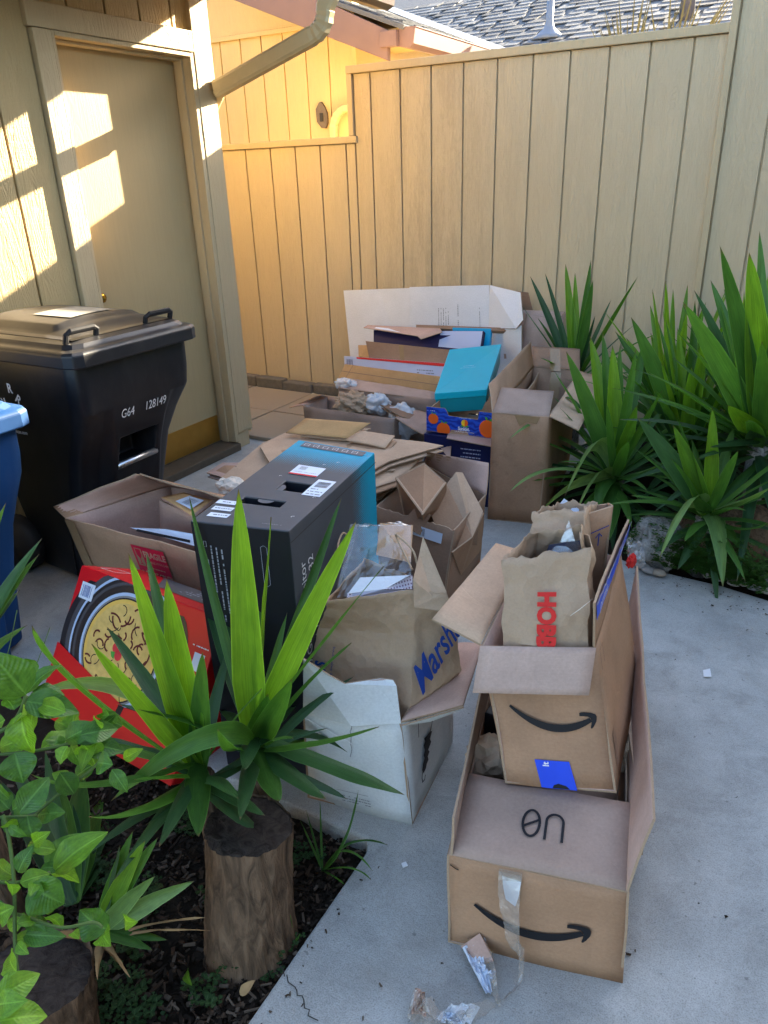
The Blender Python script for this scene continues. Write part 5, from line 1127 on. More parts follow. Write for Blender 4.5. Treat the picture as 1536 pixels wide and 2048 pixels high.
hexa('lid', [p-nn*.035 for p in n4]+n4, [TEAL], tb, None, .002)
c_ = sum(n4, V((0, 0, 0)))/4; n5 = [c_+(p-c_)*.975 for p in n4]; hexa('box_base', [p-nn*.115 for p in n5]+[p-nn*.0355 for p in n5], [TEALD], tb, None, .002)
FTb = Face(n4, .001); dashes(FTb, FTb.w*.38, FTb.h*.54, .055, .006, LAB, tb, 3); dashes(FTb, FTb.w*.34, FTb.h*.50, .075, .005, LAB, tb, 4)

# ================================================================ cartons along the back fence
Rb = [V((-2.62, 3.58, 0)), V((-2.02, 3.56, 0)), V((-2.02, 3.80, 0)), V((-2.62, 3.82, 0))]; Rt = [V((-2.6355,3.5963,0.2250)), V((-1.9903,3.5880,0.2250)), V((-2.00, 3.82, .225)), V((-2.63, 3.85, .225))]
Rx = carton('open_carton', 'open brown carton full of crumpled kraft paper and plastic in the back row', 'carton', Rb, Rt, [KRG, KRI, EDGE], {3: ((-2.5243,3.6212,0.3000), (-2.8796,3.7692,0.1400), [KRP, KRP, EDGE]), 1: ((-1.7509,3.4618,0.2000), (-1.6255,3.5212,0.2700), [KRP, KRI, EDGE])})
FRb = Face([Rb[0], Rb[1], Rt[1], Rt[0]], .006); barcode(FRb, FRb.w-.11, .03, .075, .055, INK, Rx['root'], 5)
crumple('crumpled_paper', (-2.3422,3.7133,0.2400), .085, PAPER, 'large crumpled kraft paper on top of the open back carton', 'packing paper', 1.7, (1.3, .9, .8), 4, .5)
crumple('plastic_bag', (-2.2007,3.7365,0.2500), .06, BAGW, 'grey crumpled plastic film beside the kraft paper in the back carton', 'plastic bag', 7.7, (1.3, .9, .9), 4, .5, smooth=True)
crumple('plastic_bag', (-2.0081,3.7294,0.1700), .085, BAGW, 'white plastic bag bulging at the right of the open back carton', 'plastic bag', 2.9, (1.0, .9, 1.1), 4, .4, smooth=True)
fl = flat('brown cardboard strip lying across the plastic in the back carton', [(-2.2840,3.7789,0.2700), (-1.9681,3.6079,0.2400), (-1.7522,3.6216,0.2100), (-1.7829,3.6722,0.2150), (-2.0085,3.6837,0.2500), (-2.3008,3.8381,0.2750)], [KR2, KR, EDGE])
Sb = [V((-2.56, 3.88, 0)), V((-1.84, 3.88, 0)), V((-1.84, 4.22, 0)), V((-2.56, 4.22, 0))]; St = [V((-2.5418,3.8497,0.2850)), V((-1.8272,3.8449,0.2850)), V((-1.82, 4.24, .285)), V((-2.56, 4.24, .285))]
Sx = carton('wide_carton', 'wide brown carton holding flattened cartons upright in the back row', 'carton', Sb, St, [KRG, KRI, EDGE], {0: ((-2.5783,3.9943,0.3150), (-1.8556,3.9047,0.3150), [KRI, KRP, EDGE])})
crumple('plastic_bag', (-2.5158,3.9050,0.3000), .05, BAGW, 'small white plastic bag at the left corner of the wide back carton', 'plastic bag', 4.4, (1.4, .8, .7), 4, .45, smooth=True)
def lean(label, y0, y1, tl_, tr2, br_, bl_, mats, t=.03, cat_='flattened carton'):
    r = thing('flattened_carton', V(bl_), label, cat_); P = [V(bl_), V(br_), V(tr2), V(tl_)]; n = (P[1]-P[0]).cross(P[3]-P[0]).normalized()
    hexa('folded_board', [P[0], P[1], P[1]-n*t, P[0]-n*t, P[3], P[2], P[2]-n*t, P[3]-n*t], mats, r, None, .002); return r, P
r_, P_ = lean('golden folded carton in front of the upright stack', 0, 0, (-2.5958,4.0300,0.3939), (-1.9085,4.0300,0.3772), (-1.8800,3.9700,0.2493), (-2.6343,3.9700,0.2823), [GOLD], .05)
F_ = Face(P_, .0015); F_.stroke('fold_line', [(0, F_.h*.62), (F_.w, F_.h*.62)], .004, KR2, r_); F_.stroke('fold_line', [(.05, 0), (.07, F_.h)], .004, KR2, r_)
r_, P_ = lean('white folded carton with a red stripe in the upright stack', 0, 0, (-2.6454,4.1000,0.4273), (-1.8979,4.1000,0.4424), (-1.8789,4.0600,0.3514), (-2.6197,4.0600,0.3123), [LILAC], .03)
F_ = Face(P_, .0015); F_.poly('red_stripe', [(F_.w*.13, F_.h*.90), (F_.w, F_.h*.80), (F_.w, F_.h*.99), (F_.w*.13, F_.h*.99)], INKR, r_); barcode(F_, .02, F_.h*.35, .05, F_.h*.5, DGREY, r_, 3); dashes(F_, F_.w*.72, F_.h*.5, .12, .012, GREYP, r_, 4); dashes(F_, F_.w*.72, F_.h*.34, .12, .012, GREYP, r_, 5)
r_, P_ = lean('dull brown folded carton in the upright stack', 0, 0, (-2.5119,4.1600,0.5235), (-1.8924,4.1600,0.5131), (-1.8903,4.1200,0.4295), (-2.4665,4.1200,0.4247), [KR2], .02)
F_ = Face(P_, .0015); F_.rect('brown_tape', F_.w*.40, 0, .03, F_.h*.98, BTAPE, r_)
lean('golden edge of a folded carton at the left of the upright stack', 0, 0, (-2.5890,4.1900,0.4859), (-2.4590,4.1900,0.4956), (-2.4396,4.1500,0.4075), (-2.5643,4.1500,0.4234), [GOLD], .03)
r_, P_ = lean('purple lined folded carton at the top of the upright stack', 0, 0, (-2.4956,4.2400,0.5810), (-1.7213,4.2400,0.6251), (-1.7132,4.1800,0.5170), (-2.4644,4.1800,0.4972), [PURP], .03)
F_ = Face(P_, .002); F_.poly('lilac_panel', [(F_.w*.62, F_.h*.10), (F_.w*.99, .0), (F_.w*.99, F_.h*.98), (F_.w*.63, F_.h*.97)], LILAC, r_)
sheet('cream_flap', [(-2.5470,4.2000,0.6009), (-2.1319,4.1600,0.5818), (-2.1026,4.1500,0.5672), (-1.9648,4.1700,0.6157), (-2.0197,4.2500,0.6192), (-2.5458,4.2500,0.6084)], r_, [KRP, WHB, EDGE], .004)
lean('cyan edged folded carton behind the upright stack', 0, 0, (-1.9571,4.3000,0.6206), (-1.7004,4.3000,0.6307), (-1.6937,4.2600,0.5084), (-1.9379,4.2600,0.4894), [CYAN], .03)
lean('brown folded edge behind the cream flap of the upright stack', 0, 0, (-2.2237,4.3200,0.6193), (-1.5483,4.3200,0.6399), (-1.5403,4.3000,0.6261), (-2.2137,4.3000,0.6012), [KR2], .03)
# big white carton behind everything
wc = thing('white_board_carton', (-2.2, 4.42, 0), 'large opened white carton leaning on the fence behind the stack', 'carton')
sheet('side_panel', [(-2.8127,4.4600,0.1466), (-2.3419,4.4400,0.1808), (-2.3295,4.4400,0.8267), (-2.5687,4.4700,0.8071), (-2.8595,4.4700,0.7858)], wc, [WHB, KRI, EDGE], .006)
sheet('side_panel', [(-2.3363,4.4300,0.2012), (-1.7194,4.4000,0.2699), (-1.7609,4.4000,0.8714), (-2.3242,4.4300,0.8345)], wc, [WHB, KRI, EDGE], .006)
sheet('corner_flap', [(-1.7514,4.3950,0.6138), (-1.5123,4.2200,0.6569), (-1.4648,4.2000,0.7121), (-1.5155,4.2800,0.8535), (-1.7576,4.4000,0.8715)], wc, [WHB, KRI, EDGE], .006)
sheet('side_panel', [(-1.7155,4.4000,0.2539), (-1.4731,4.2500,0.3151), (-1.4796,4.2200,0.6792), (-1.5292,4.2500,0.6476), (-1.7500,4.4000,0.6099)], wc, [WHB, KRI, EDGE], .006)
FWp = Face([V((-2.3363,4.4300,0.2012)), V((-1.7194,4.4000,0.2699)), V((-1.7609,4.4000,0.8714)), V((-2.3242,4.4300,0.8345))], .002)
for i in range(5): dashes(FWp, FWp.w*(.38+.03*i), FWp.h*.56, .14, .008, GREYP, wc, 70+i, rot=math.pi/2)
dashes(FWp, FWp.w*.62, FWp.h*.56, .16, .010, GREYP, wc, 77, rot=math.pi/2); dashes(FWp, FWp.w*.88, FWp.h*.56, .14, .007, GREYP, wc, 78, rot=math.pi/2)
FWp.poly('hand_hole', [(.0, FWp.h*.36), (.03, FWp.h*.36), (.03, FWp.h*.56), (.012, FWp.h*.58), (.0, FWp.h*.56)], KR2, wc)
bb = flat('brown board standing behind the white carton against the fence', [(-1.5866,4.5000,0.2426), (-1.3566,4.5000,0.2659), (-1.5456,4.5000,0.8222), (-1.6292,4.5000,0.8278)], [KR2, KR2, EDGE])
pk_ = carton('pink_brown_carton', 'pinkish brown carton half hidden behind the back spiky plant', 'carton', [V((-1.62, 4.33, 0)), V((-1.30, 4.36, 0)), V((-1.31, 4.50, 0)), V((-1.63, 4.48, 0))], [(-1.4933,4.3300,0.7238), (-1.2943,4.3600,0.6953), V((-1.31, 4.50, .72)), V((-1.63, 4.48, .72))], [KRP, KRI, EDGE])

# ================================================================ litter
ch = sheet('paper_chip', [(-0.1093,2.2144,0.0040), (-0.0906,2.2330,0.0040), (-0.0803,2.1877,0.0060), (-0.1028,2.1793,0.0040)], None, [WHITE, WHITE, WHITE], .002); tag(ch, 'small white paper chip lying alone on the concrete at the right', 'paper')
ch = sheet('paper_chip', [(-0.6253,1.1024,0.0040), (-0.6178,1.1112,0.0040), (-0.6075,1.1020,0.0060), (-0.6162,1.0929,0.0040)], None, [WHITE, WHITE, WHITE], .002); tag(ch, 'tiny white chip on the concrete between the white and nearest cartons', 'paper')
pb = thing('produce_bag', (-.36, 2.1, .3), 'clear produce bag with red netting at the far end of the long carton', 'plastic bag')
crumple('red_netting', V((-0.3780,2.2527,0.3250)), .022, INKR, None, None, 6.1, (.6, 1, 1), 3, .5, pb)
crinkled('bag_film', [(-0.3835,2.2298,0.3200), (-0.3390,2.3003,0.3000), (-0.3628,2.3364,0.3600), (-0.4094,2.3026,0.3800)], pb, CLEAR, .03)

# ================================================================ plants
CAMR = V((.871, .49, -.03))
def blade(parent, base, tip, mid=None, w=.04, mat=None, wd=None, sag=.0, fold=.38, n=11, name='leaf', twist=0, seed=0):
    """one sword-shaped leaf: curved midrib, V-shaped section, tapering tip"""
    b, t = V(base), V(tip); L = (t-b).length
    if mid is None: c = lerp(b, t, .5)+V((0, 0, 1))*sag*L
    else: c = 2*V(mid)-.5*(b+t)
    o_ = V((t.x-b.x, t.y-b.y, 0))
    if wd is None: wd = V((0, 0, 1)).cross(o_.normalized()) if o_.length > .05 else CAMR
    wd = V(wd).normalized(); vs, fs, uv = [], [], []
    for i in range(n+1):
        s = i/n; p = (1-s)**2*b+2*s*(1-s)*c+s*s*t; d = (2*(1-s)*(c-b)+2*s*(t-c)).normalized()
        x = (wd-d*wd.dot(d)).normalized(); nn = x.cross(d)
        if twist: a = twist*s; x, nn = x*math.cos(a)+nn*math.sin(a), nn*math.cos(a)-x*math.sin(a)
        prof = min(1.0, .50+1.9*s)*(1-s**2.6)**.85; hw = w*.5*prof*(1+.06*noise.noise(V((s*5+seed, seed, 0))))
        for k, f in enumerate((-1, -.5, 0, .5, 1)):
            vs.append(p+x*(hw*f)+nn*(-abs(f)*0+hw*fold*abs(f)) + nn*.003*noise.noise(V((s*4, f+seed, 2)))); uv.append((s, (f+1)/2))
    for i in range(n):
        for k in range(4): a = i*5+k; fs.append((a, a+1, a+6, a+5))
    return mk(name, vs, fs, mat or YL, parent, uvs=uv, smooth=True)
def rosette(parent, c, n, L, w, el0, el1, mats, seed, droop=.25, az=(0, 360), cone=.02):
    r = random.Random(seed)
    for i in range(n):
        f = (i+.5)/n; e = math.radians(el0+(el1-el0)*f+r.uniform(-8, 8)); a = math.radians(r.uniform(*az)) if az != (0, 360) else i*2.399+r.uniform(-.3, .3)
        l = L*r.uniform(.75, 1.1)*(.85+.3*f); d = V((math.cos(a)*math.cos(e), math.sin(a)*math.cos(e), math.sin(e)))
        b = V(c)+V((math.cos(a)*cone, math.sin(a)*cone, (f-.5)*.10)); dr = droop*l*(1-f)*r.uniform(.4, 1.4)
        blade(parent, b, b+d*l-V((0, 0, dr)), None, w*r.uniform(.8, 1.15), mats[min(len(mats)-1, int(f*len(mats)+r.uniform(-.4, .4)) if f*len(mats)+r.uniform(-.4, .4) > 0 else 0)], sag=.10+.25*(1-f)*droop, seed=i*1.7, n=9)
# ---------------------------------------------------------------- foreground yucca: two heads beside the stump
y1 = thing('yucca_plant', (-1.0, .93, -.04), 'left yucca head with sword leaves in front of the red carton', 'plant')
B1 = (-1.00, .875, .31)
tube('trunk', [(-1.03, .93, -.06), (-1.02, .91, .12), (-1.00, .88, .30)], [.035, .032, .028], BARK, y1, 12)
LV = [ # tip px, length, side, width, material, mid
 ((-1.0017,0.5915,0.8614), 0.0420, YL, (-1.1060,0.7310,0.5992), None),
 ((-1.0408,0.7147,0.7392), 0.0546, YB, None, CAMR),
 ((-1.4653,1.0615,0.4481), 0.0420, YD, None, CAMR),
 ((-0.9858,0.7891,0.9037), 0.0528, YB, None, CAMR),
 ((-1.4068,1.1811,0.6276), 0.0420, YL, None, CAMR),
 ((-0.9642,0.8447,0.8279), 0.0660, YB, None, CAMR),
 ((-0.9255,0.8679,0.6621), 0.0504, YL, None, CAMR),
 ((-1.5989,0.9076,0.2949), 0.0554, YP, (-1.3209,0.9762,0.3585), V((0,.2,1))),
 ((-0.9641,0.5039,0.6431), 0.0386, YL, (-1.0173,0.6509,0.4770), None),
 ((-0.9008,0.5417,0.5456), 0.0420, YL, (-0.9517,0.6875,0.4144), None),
 ((-0.8199,0.6015,0.4595), 0.0386, YD, None, None),
 ((-0.8043,0.6753,0.4186), 0.0554, YL, None, CAMR),
 ((-0.7112,0.7543,0.4428), 0.0403, YD, (-0.8553,0.8158,0.3768), None),
 ((-0.9015,0.5572,0.3802), 0.0336, YD, None, None),
 ((-1.3964,0.8307,0.2805), 0.0420, YD, None, None),
 ((-0.9313,0.6614,0.5091), 0.0336, YL, None, None)]
for i, (t, w, m, md, wd) in enumerate(LV): blade(y1, V(B1)+V((0, 0, .02*(i % 3))), t, md, w, m, wd, sag=.04, seed=i, n=14)
blade(y1, V((-0.8878,0.9327,0.4000)), V((-1.0882,0.7094,0.3400)), V((-0.9243,0.8240,0.4800)), 0.0504, YL, V((-.35, .35, .9)), n=16, name='leaf')
blade(y1, V((-0.9289,0.9727,0.3300)), V((-0.8545,0.9622,0.5200)), None, .06, YL, CAMR, n=8)
y2 = thing('yucca_plant', (-.93, 1.02, -.04), 'right yucca head with tall sword leaves in front of the black carton', 'plant')
B2 = (-.925, .975, .335)
tube('trunk', [(-.94, 1.03, -.06), (-.935, 1.0, .15), (-.925, .975, .33)], [.034, .030, .026], BARK, y2, 12)
LV = [
 ((-0.8547,0.9484,0.9907), 0.0704, YB, None, CAMR),
 ((-1.2084,1.1680,0.8274), 0.0252, YL, (-1.1114,1.1070,0.5868), None),
 ((-1.3161,1.2648,0.5179), 0.0420, YD, None, CAMR),
 ((-1.2636,1.2920,0.5219), 0.0286, YD, None, CAMR),
 ((-1.1758,1.3685,0.6446), 0.0252, YL, None, None),
 ((-0.8426,1.0166,0.9076), 0.0352, YB, None, None),
 ((-0.9711,1.4576,0.7529), 0.0353, YL, None, None),
 ((-0.6731,1.0559,0.9178), 0.0546, YB, None, CAMR),
 ((-0.6106,1.0443,0.8413), 0.0302, YL, None, None),
 ((-0.7638,0.9342,0.6084), 0.0588, YL, None, CAMR),
 ((-0.8056,0.7621,0.5996), 0.0420, YL, (-0.8647,0.8567,0.4566), None),
 ((-0.9378,1.3811,0.0795), 0.0286, YL, (-0.9602,1.1820,0.1816), None),
 ((-0.5324,0.8737,0.6275), 0.0319, YL, (-0.7065,0.9074,0.4966), None),
 ((-0.8046,1.3794,0.0668), 0.0218, YD, (-0.9147,1.2014,0.1385), None),
 ((-0.4643,0.8377,0.5332), 0.0470, YD, (-0.6696,0.9250,0.4382), None),
 ((-0.6940,1.2394,0.0697), 0.0336, YD, (-0.8716,1.1514,0.2572), None),
 ((-0.6231,0.8247,0.4609), 0.0470, YD, (-0.7732,0.9023,0.3989), None),
 ((-0.7099,0.7947,0.4408), 0.0554, YL, (-0.8145,0.8876,0.3865), CAMR),
 ((-0.7265,0.7064,0.4694), 0.0420, YD, None, None),
 ((-1.2288,1.1822,0.1776), 0.0504, YD, None, CAMR),
 ((-0.7706,0.7803,0.5031), 0.0420, YD, None, None),
 ((-1.0247,1.2781,0.2177), 0.0504, YD, None, CAMR),
 ((-1.2646,1.3317,0.4213), 0.0420, YD, None, CAMR)]
for i, (t, w, m, md, wd) in enumerate(LV): blade(y2, V(B2)+V((0, 0, .02*(i % 3))), t, md, w, m, wd, sag=.04, seed=i+20, n=14)

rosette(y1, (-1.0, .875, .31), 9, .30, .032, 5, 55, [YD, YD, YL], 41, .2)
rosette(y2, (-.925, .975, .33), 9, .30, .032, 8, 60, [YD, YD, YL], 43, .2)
# ---------------------------------------------------------------- stumps
def stump(name, label, axis, rad, seed, cutm=CUT, barkm=BARK, slope=(0, 0)):
    r = thing(name, axis[0], label, 'tree stump'); n = 96; vs, fs = [], []; m = 44
    A_ = cat([V(p) for p in axis], max(1, m//(len(axis)-1)))
    for j, p in enumerate(A_):
        s = j/(len(A_)-1)
        for k in range(n):
            a = 2*math.pi*k/n; d = V((math.cos(a), math.sin(a), 0)); rr = rad[0]+(rad[1]-rad[0])*s+rad[0]*.22*(1-s)**4
            f = .10*noise.noise(V((math.cos(a)*1.2+seed, math.sin(a)*1.2, p.z*2)))+.05+abs(noise.noise(V((math.cos(a)*5+seed, math.sin(a)*5, p.z*6))))*.07+abs(noise.noise(V((math.cos(a)*14+seed, math.sin(a)*14, p.z*10))))*.075+abs(noise.noise(V((math.cos(a)*26+seed, math.sin(a)*26, p.z*34))))*.04
            q = p+d*rr*(.94+f); 
            if j == len(A_)-1: q.z += slope[0]*(q.x-p.x)+slope[1]*(q.y-p.y)
            vs.append(q)
    for j in range(len(A_)-1):
        for k in range(n): fs.append((j*n+k, j*n+(k+1) % n, (j+1)*n+(k+1) % n, (j+1)*n+k))
    mk('bark', vs, fs, barkm, r, smooth=True)
    top = vs[-n:]; c = sum(top, V((0, 0, 0)))/n; vv = []; ff = []
    for i, s in enumerate((1.0, .9, .72, .5, .28)):
        for k in range(n): q = lerp(c, top[k], s); q = q+V((0, 0, .003+.006*noise.noise(V((q.x*30, q.y*30, seed))) if s < 1 else .0)); vv.append(q)
    for i in range(4):
        for k in range(n): ff.append((i*n+k, i*n+(k+1) % n, (i+1)*n+(k+1) % n, (i+1)*n+k))
    ff.append(tuple(range(4*n, 5*n))); mk('cut_top', vv, ff, cutm, r, smooth=True); return r
stump('tree_stump', 'upright brown stump with dark cut top beside the path edge', [(-.845, .80, -.08), (-.85, .815, .08), (-.855, .845, .255)], (.092, .088), 1.0, slope=(0, -.15))
stump('tree_stump', 'broad dark stump in the bottom left corner', [V((-1.0899,0.4118,-0.0600)), V((-1.0454,0.4151,0.0800)), V((-1.0198,0.4253,0.2000))], (.115, .105), 6.0, slope=(.1, -.3))

# ---------------------------------------------------------------- small yucca sprouting from the corner stump
y3 = thing('yucca_plant', V((-1.0306,0.5838,0.1200)), 'small bright yucca sprout on the corner stump with dry leaves', 'plant')
b3 = V((-0.9817,0.5535,0.2000))
E3 = (
  ((-0.8240,0.6630,0.3074), 0.042, YP),
  ((-0.8648,0.6133,0.3509), 0.036, YP),
  ((-0.8930,0.6304,0.4093), 0.036, YB),
  ((-0.9395,0.6415,0.3972), 0.03, YL),
  ((-0.8867,0.6527,0.3968), 0.032, YL),
  ((-0.8382,0.5907,0.2228), 0.026, YL),
  ((-0.8448,0.5606,0.2283), 0.024, YL),
  ((-0.9446,0.6124,0.3875), 0.03, YD),
)
for i, (t, w, m) in enumerate(E3): blade(y3, b3, t, None, w, m, CAMR if i < 5 else None, sag=.08, seed=i+50)
blade(y3, b3+V((0,0,-.02)), (-0.7880,0.6427,0.2539), None, .018, DRY, None, sag=.12, seed=410, twist=1.5, name='dry_leaf')
blade(y3, b3+V((0,0,-.02)), (-0.7597,0.6249,0.2566), None, .018, DRY, None, sag=.12, seed=420, twist=1.5, name='dry_leaf')
blade(y3, b3+V((0,0,-.02)), (-0.8862,0.4719,0.2334), None, .018, DRY, None, sag=.12, seed=195, twist=1.5, name='dry_leaf')
blade(y3, b3+V((0,0,-.02)), (-0.8651,0.5104,0.2379), None, .018, DRY, None, sag=.12, seed=245, twist=1.5, name='dry_leaf')
blade(y3, b3+V((0,0,-.02)), (-0.8427,0.5045,0.2277), None, .018, DRY, None, sag=.12, seed=260, twist=1.5, name='dry_leaf')
blade(y3, b3+V((0,0,-.02)), (-0.9737,0.4606,0.3044), None, .018, DRY, None, sag=.12, seed=100, twist=1.5, name='dry_leaf')
y4 = thing('yucca_plant', (-1.2245,0.6451,-.03), 'dark yucca with broad upright leaves behind the lemon branches', 'plant')
blade(y4, (-1.2245,0.6451,0.0200), (-1.5688,0.8856,0.0194), None, 0.07, YL, CAMR, sag=.03, seed=118)
blade(y4, (-1.2245,0.6451,0.0200), (-1.5551,0.9500,0.0063), None, 0.075, YL, CAMR, sag=.03, seed=165)
blade(y4, (-1.2245,0.6451,0.0200), (-1.4975,0.9553,-0.0550), None, 0.06, YL, CAMR, sag=.03, seed=205)
blade(y4, (-1.2245,0.6451,0.0200), (-1.5828,0.8203,-0.0097), None, 0.06, YD, CAMR, sag=.03, seed=75)
blade(y4, (-1.2245,0.6451,0.0200), (-1.4290,0.9593,-0.1194), None, 0.055, YD, CAMR, sag=.03, seed=250)
blade(y4, (-1.2245,0.6451,0.0200), (-1.4902,0.8572,0.0186), None, 0.07, YD, CAMR, sag=.03, seed=140)
blade(y4, (-1.2245,0.6451,0.0200), (-1.6198,0.7870,0.0209), None, 0.05, YD, CAMR, sag=.03, seed=30)
blade(y4, (-1.2245,0.6451,0.0200), (-1.6983,0.8036,0.0410), None, 0.05, YD, CAMR, sag=.03, seed=0)
blade(y4, (-1.2245,0.6451,0.0200), (-1.4975,1.0470,-0.0982), None, 0.035, YD, CAMR, sag=.03, seed=260)
blade(y4, (-1.2245,0.6451,0.0200), (-1.6420,0.9135,0.0804), None, 0.04, YD, CAMR, sag=.03, seed=90)
blade(y4, (-1.2245,0.6451,0.0200), (-1.7201,0.8579,0.1277), None, 0.04, YD, CAMR, sag=.03, seed=10)
y5 = thing('yucca_plant', (-1.3633,0.5784,0.5677), 'yucca leaves entering at the left edge before the blue cart', 'plant')
blade(y5, (-1.3633,0.5784,0.5677), (-1.3929,0.8982,0.7978), (-1.3733,0.7243,0.6927), .04, YD, CAMR, seed=1075)
blade(y5, (-1.3633,0.5784,0.5677), (-1.3895,0.8785,0.7669), (-1.3704,0.7146,0.6791), .04, YL, CAMR, seed=1108)
blade(y5, (-1.3633,0.5784,0.5677), (-1.4490,0.8710,0.8822), (-1.4015,0.7138,0.7328), .04, YB, CAMR, seed=1005)
blade(y5, (-1.3633,0.5784,0.5677), (-1.3949,0.8551,0.7496), (-1.3718,0.7035,0.6719), .04, YD, CAMR, seed=1130)
blade(y5, (-1.3633,0.5784,0.5677), (-1.3646,0.7966,0.6379), (-1.3546,0.6750,0.6215), .04, YL, CAMR, seed=1250)
blade(y5, (-1.3633,0.5784,0.5677), (-1.3935,0.8178,0.7067), (-1.3694,0.6855,0.6531), .04, YD, CAMR, seed=1180)
tube('trunk', [(-1.3633,0.5784,0.5677), V((-1.3633,0.5784,0.5677))-V((0,0,.9))], .035, BARK, y5, 12)
yb = thing('yucca_plant', (-1.1200,4.1500,-0.0200), 'yucca head against the fence behind the tall carton', 'plant')
tube('trunk', [(-1.1200,4.1500,-0.0500), (-1.1200,4.1500,0.3752)], .045, BARKG, yb, 14)
blade(yb, (-1.1200,4.1500,0.3752), (-1.4105,4.1271,0.9673), None, 0.051, YD, CAMR, sag=.05, seed=0, n=12)
blade(yb, (-1.1200,4.1500,0.3852), (-1.3354,4.1564,0.9820), None, 0.039, YD, CAMR, sag=.05, seed=1, n=12)
blade(yb, (-1.1200,4.1500,0.3952), (-1.2337,4.1900,1.0283), None, 0.062, YB, CAMR, sag=.05, seed=2, n=12)
blade(yb, (-1.1200,4.1500,0.4052), (-1.1827,4.2071,0.9833), None, 0.051, YB, CAMR, sag=.05, seed=3, n=12)
blade(yb, (-1.1200,4.1500,0.3752), (-1.1055,4.2258,1.0482), None, 0.057, YL, CAMR, sag=.05, seed=4, n=12)
blade(yb, (-1.1200,4.1500,0.3852), (-1.0458,4.0698,0.9652), None, 0.062, YL, CAMR, sag=.05, seed=5, n=12)
blade(yb, (-1.1200,4.1500,0.3952), (-0.7927,3.9431,1.0058), None, 0.045, YL, None, sag=.05, seed=6, n=12)
blade(yb, (-1.1200,4.1500,0.4052), (-1.0218,4.4100,0.8147), None, 0.034, YD, None, sag=.05, seed=7, n=12)
blade(yb, (-1.1200,4.1500,0.3752), (-1.0229,4.0838,0.7784), None, 0.034, YD, None, sag=.05, seed=8, n=12)
blade(yb, (-1.1200,4.1500,0.3852), (-1.4086,4.0120,0.8226), None, 0.051, YD, None, sag=.05, seed=9, n=12)
blade(yb, (-1.1200,4.1500,0.3952), (-1.3070,4.2789,0.8207), None, 0.045, YD, None, sag=.05, seed=10, n=12)
blade(yb, (-1.1200,4.1500,0.4052), (-0.8882,4.4740,0.6773), None, 0.016, YD, None, sag=.05, seed=11, n=12)
rosette(yb, (-1.1200,4.1500,0.3752), 10, .42, .035, -5, 45, [YD, YD, YL], 3, .3)
ya = thing('yucca_plant', (-0.6706,3.2800,-0.0200), 'front yucca with drooping leaves over the tall carton', 'plant')
tube('trunk', [(-0.6706,3.2800,-0.0500), (-0.6706,3.2800,0.1850)], .045, BARKG, ya, 14)
blade(ya, (-0.6706,3.2800,0.1850), (-0.9000,3.1496,0.7900), None, 0.085, YL, CAMR, sag=.05, seed=0, n=12)
blade(ya, (-0.6706,3.2800,0.1950), (-0.8566,3.3610,0.8176), None, 0.085, YB, CAMR, sag=.05, seed=1, n=12)
blade(ya, (-0.6706,3.2800,0.2050), (-0.7368,3.2840,0.8014), None, 0.080, YB, CAMR, sag=.05, seed=2, n=12)
blade(ya, (-0.6706,3.2800,0.2150), (-0.8062,3.3757,0.8337), None, 0.068, YL, CAMR, sag=.05, seed=3, n=12)
blade(ya, (-0.6706,3.2800,0.1850), (-0.6276,3.2370,0.8020), None, 0.057, YL, CAMR, sag=.05, seed=4, n=12)
blade(ya, (-0.6706,3.2800,0.1950), (-0.6699,3.6556,0.7757), None, 0.068, YL, CAMR, sag=.05, seed=5, n=12)
blade(ya, (-0.6706,3.2800,0.2050), (-0.5927,3.2083,0.5707), None, 0.074, YB, CAMR, sag=.05, seed=6, n=12)
blade(ya, (-0.6706,3.2800,0.2150), (-0.7287,3.3938,0.7805), None, 0.057, YL, CAMR, sag=.05, seed=7, n=12)
blade(ya, (-0.6706,3.2800,0.1850), (-1.0415,2.8646,0.4575), (-0.9116,3.2527,0.4510), 0.051, YP, None, sag=.05, seed=8, n=12)
blade(ya, (-0.6706,3.2800,0.1950), (-1.2413,3.4604,0.2269), (-0.9640,3.3728,0.3297), 0.045, YP, None, sag=.05, seed=9, n=12)
blade(ya, (-0.6706,3.2800,0.2050), (-0.7665,2.8168,0.2668), (-0.7422,3.1501,0.3986), 0.085, YP, V((.5,.3,.8)), sag=.05, seed=10, n=12)
blade(ya, (-0.6706,3.2800,0.2150), (-1.1641,3.4315,0.1228), (-0.9406,3.4107,0.1841), 0.041, YP, None, sag=.05, seed=11, n=12)
blade(ya, (-0.6706,3.2800,0.1850), (-0.9875,2.7534,0.2671), (-0.8807,3.0376,0.2977), 0.043, YP, None, sag=.05, seed=12, n=12)
blade(ya, (-0.6706,3.2800,0.1950), (-1.1852,3.4754,-0.0538), (-0.9589,3.4146,0.0651), 0.041, YP, None, sag=.05, seed=13, n=12)
blade(ya, (-0.6706,3.2800,0.2050), (-0.8578,2.8164,0.1856), (-0.7853,3.0316,0.2446), 0.057, YP, V((.3,.3,.9)), sag=.05, seed=14, n=12)
blade(ya, (-0.6706,3.2800,0.2150), (-0.7218,2.8632,0.1928), (-0.7091,3.0635,0.2812), 0.062, YP, V((.5,.3,.8)), sag=.05, seed=15, n=12)
blade(ya, (-0.6706,3.2800,0.1850), (-0.6396,2.8823,0.1549), (-0.6736,3.0668,0.2390), 0.068, YL, CAMR, sag=.05, seed=16, n=12)
blade(ya, (-0.6706,3.2800,0.1950), (-0.5717,2.7968,0.1029), (-0.6141,3.0266,0.1708), 0.085, YL, CAMR, sag=.05, seed=17, n=12)
blade(ya, (-0.6706,3.2800,0.2050), (-0.3853,3.0577,0.4356), (-0.5208,3.1661,0.2990), 0.039, YP, None, sag=.05, seed=18, n=12)
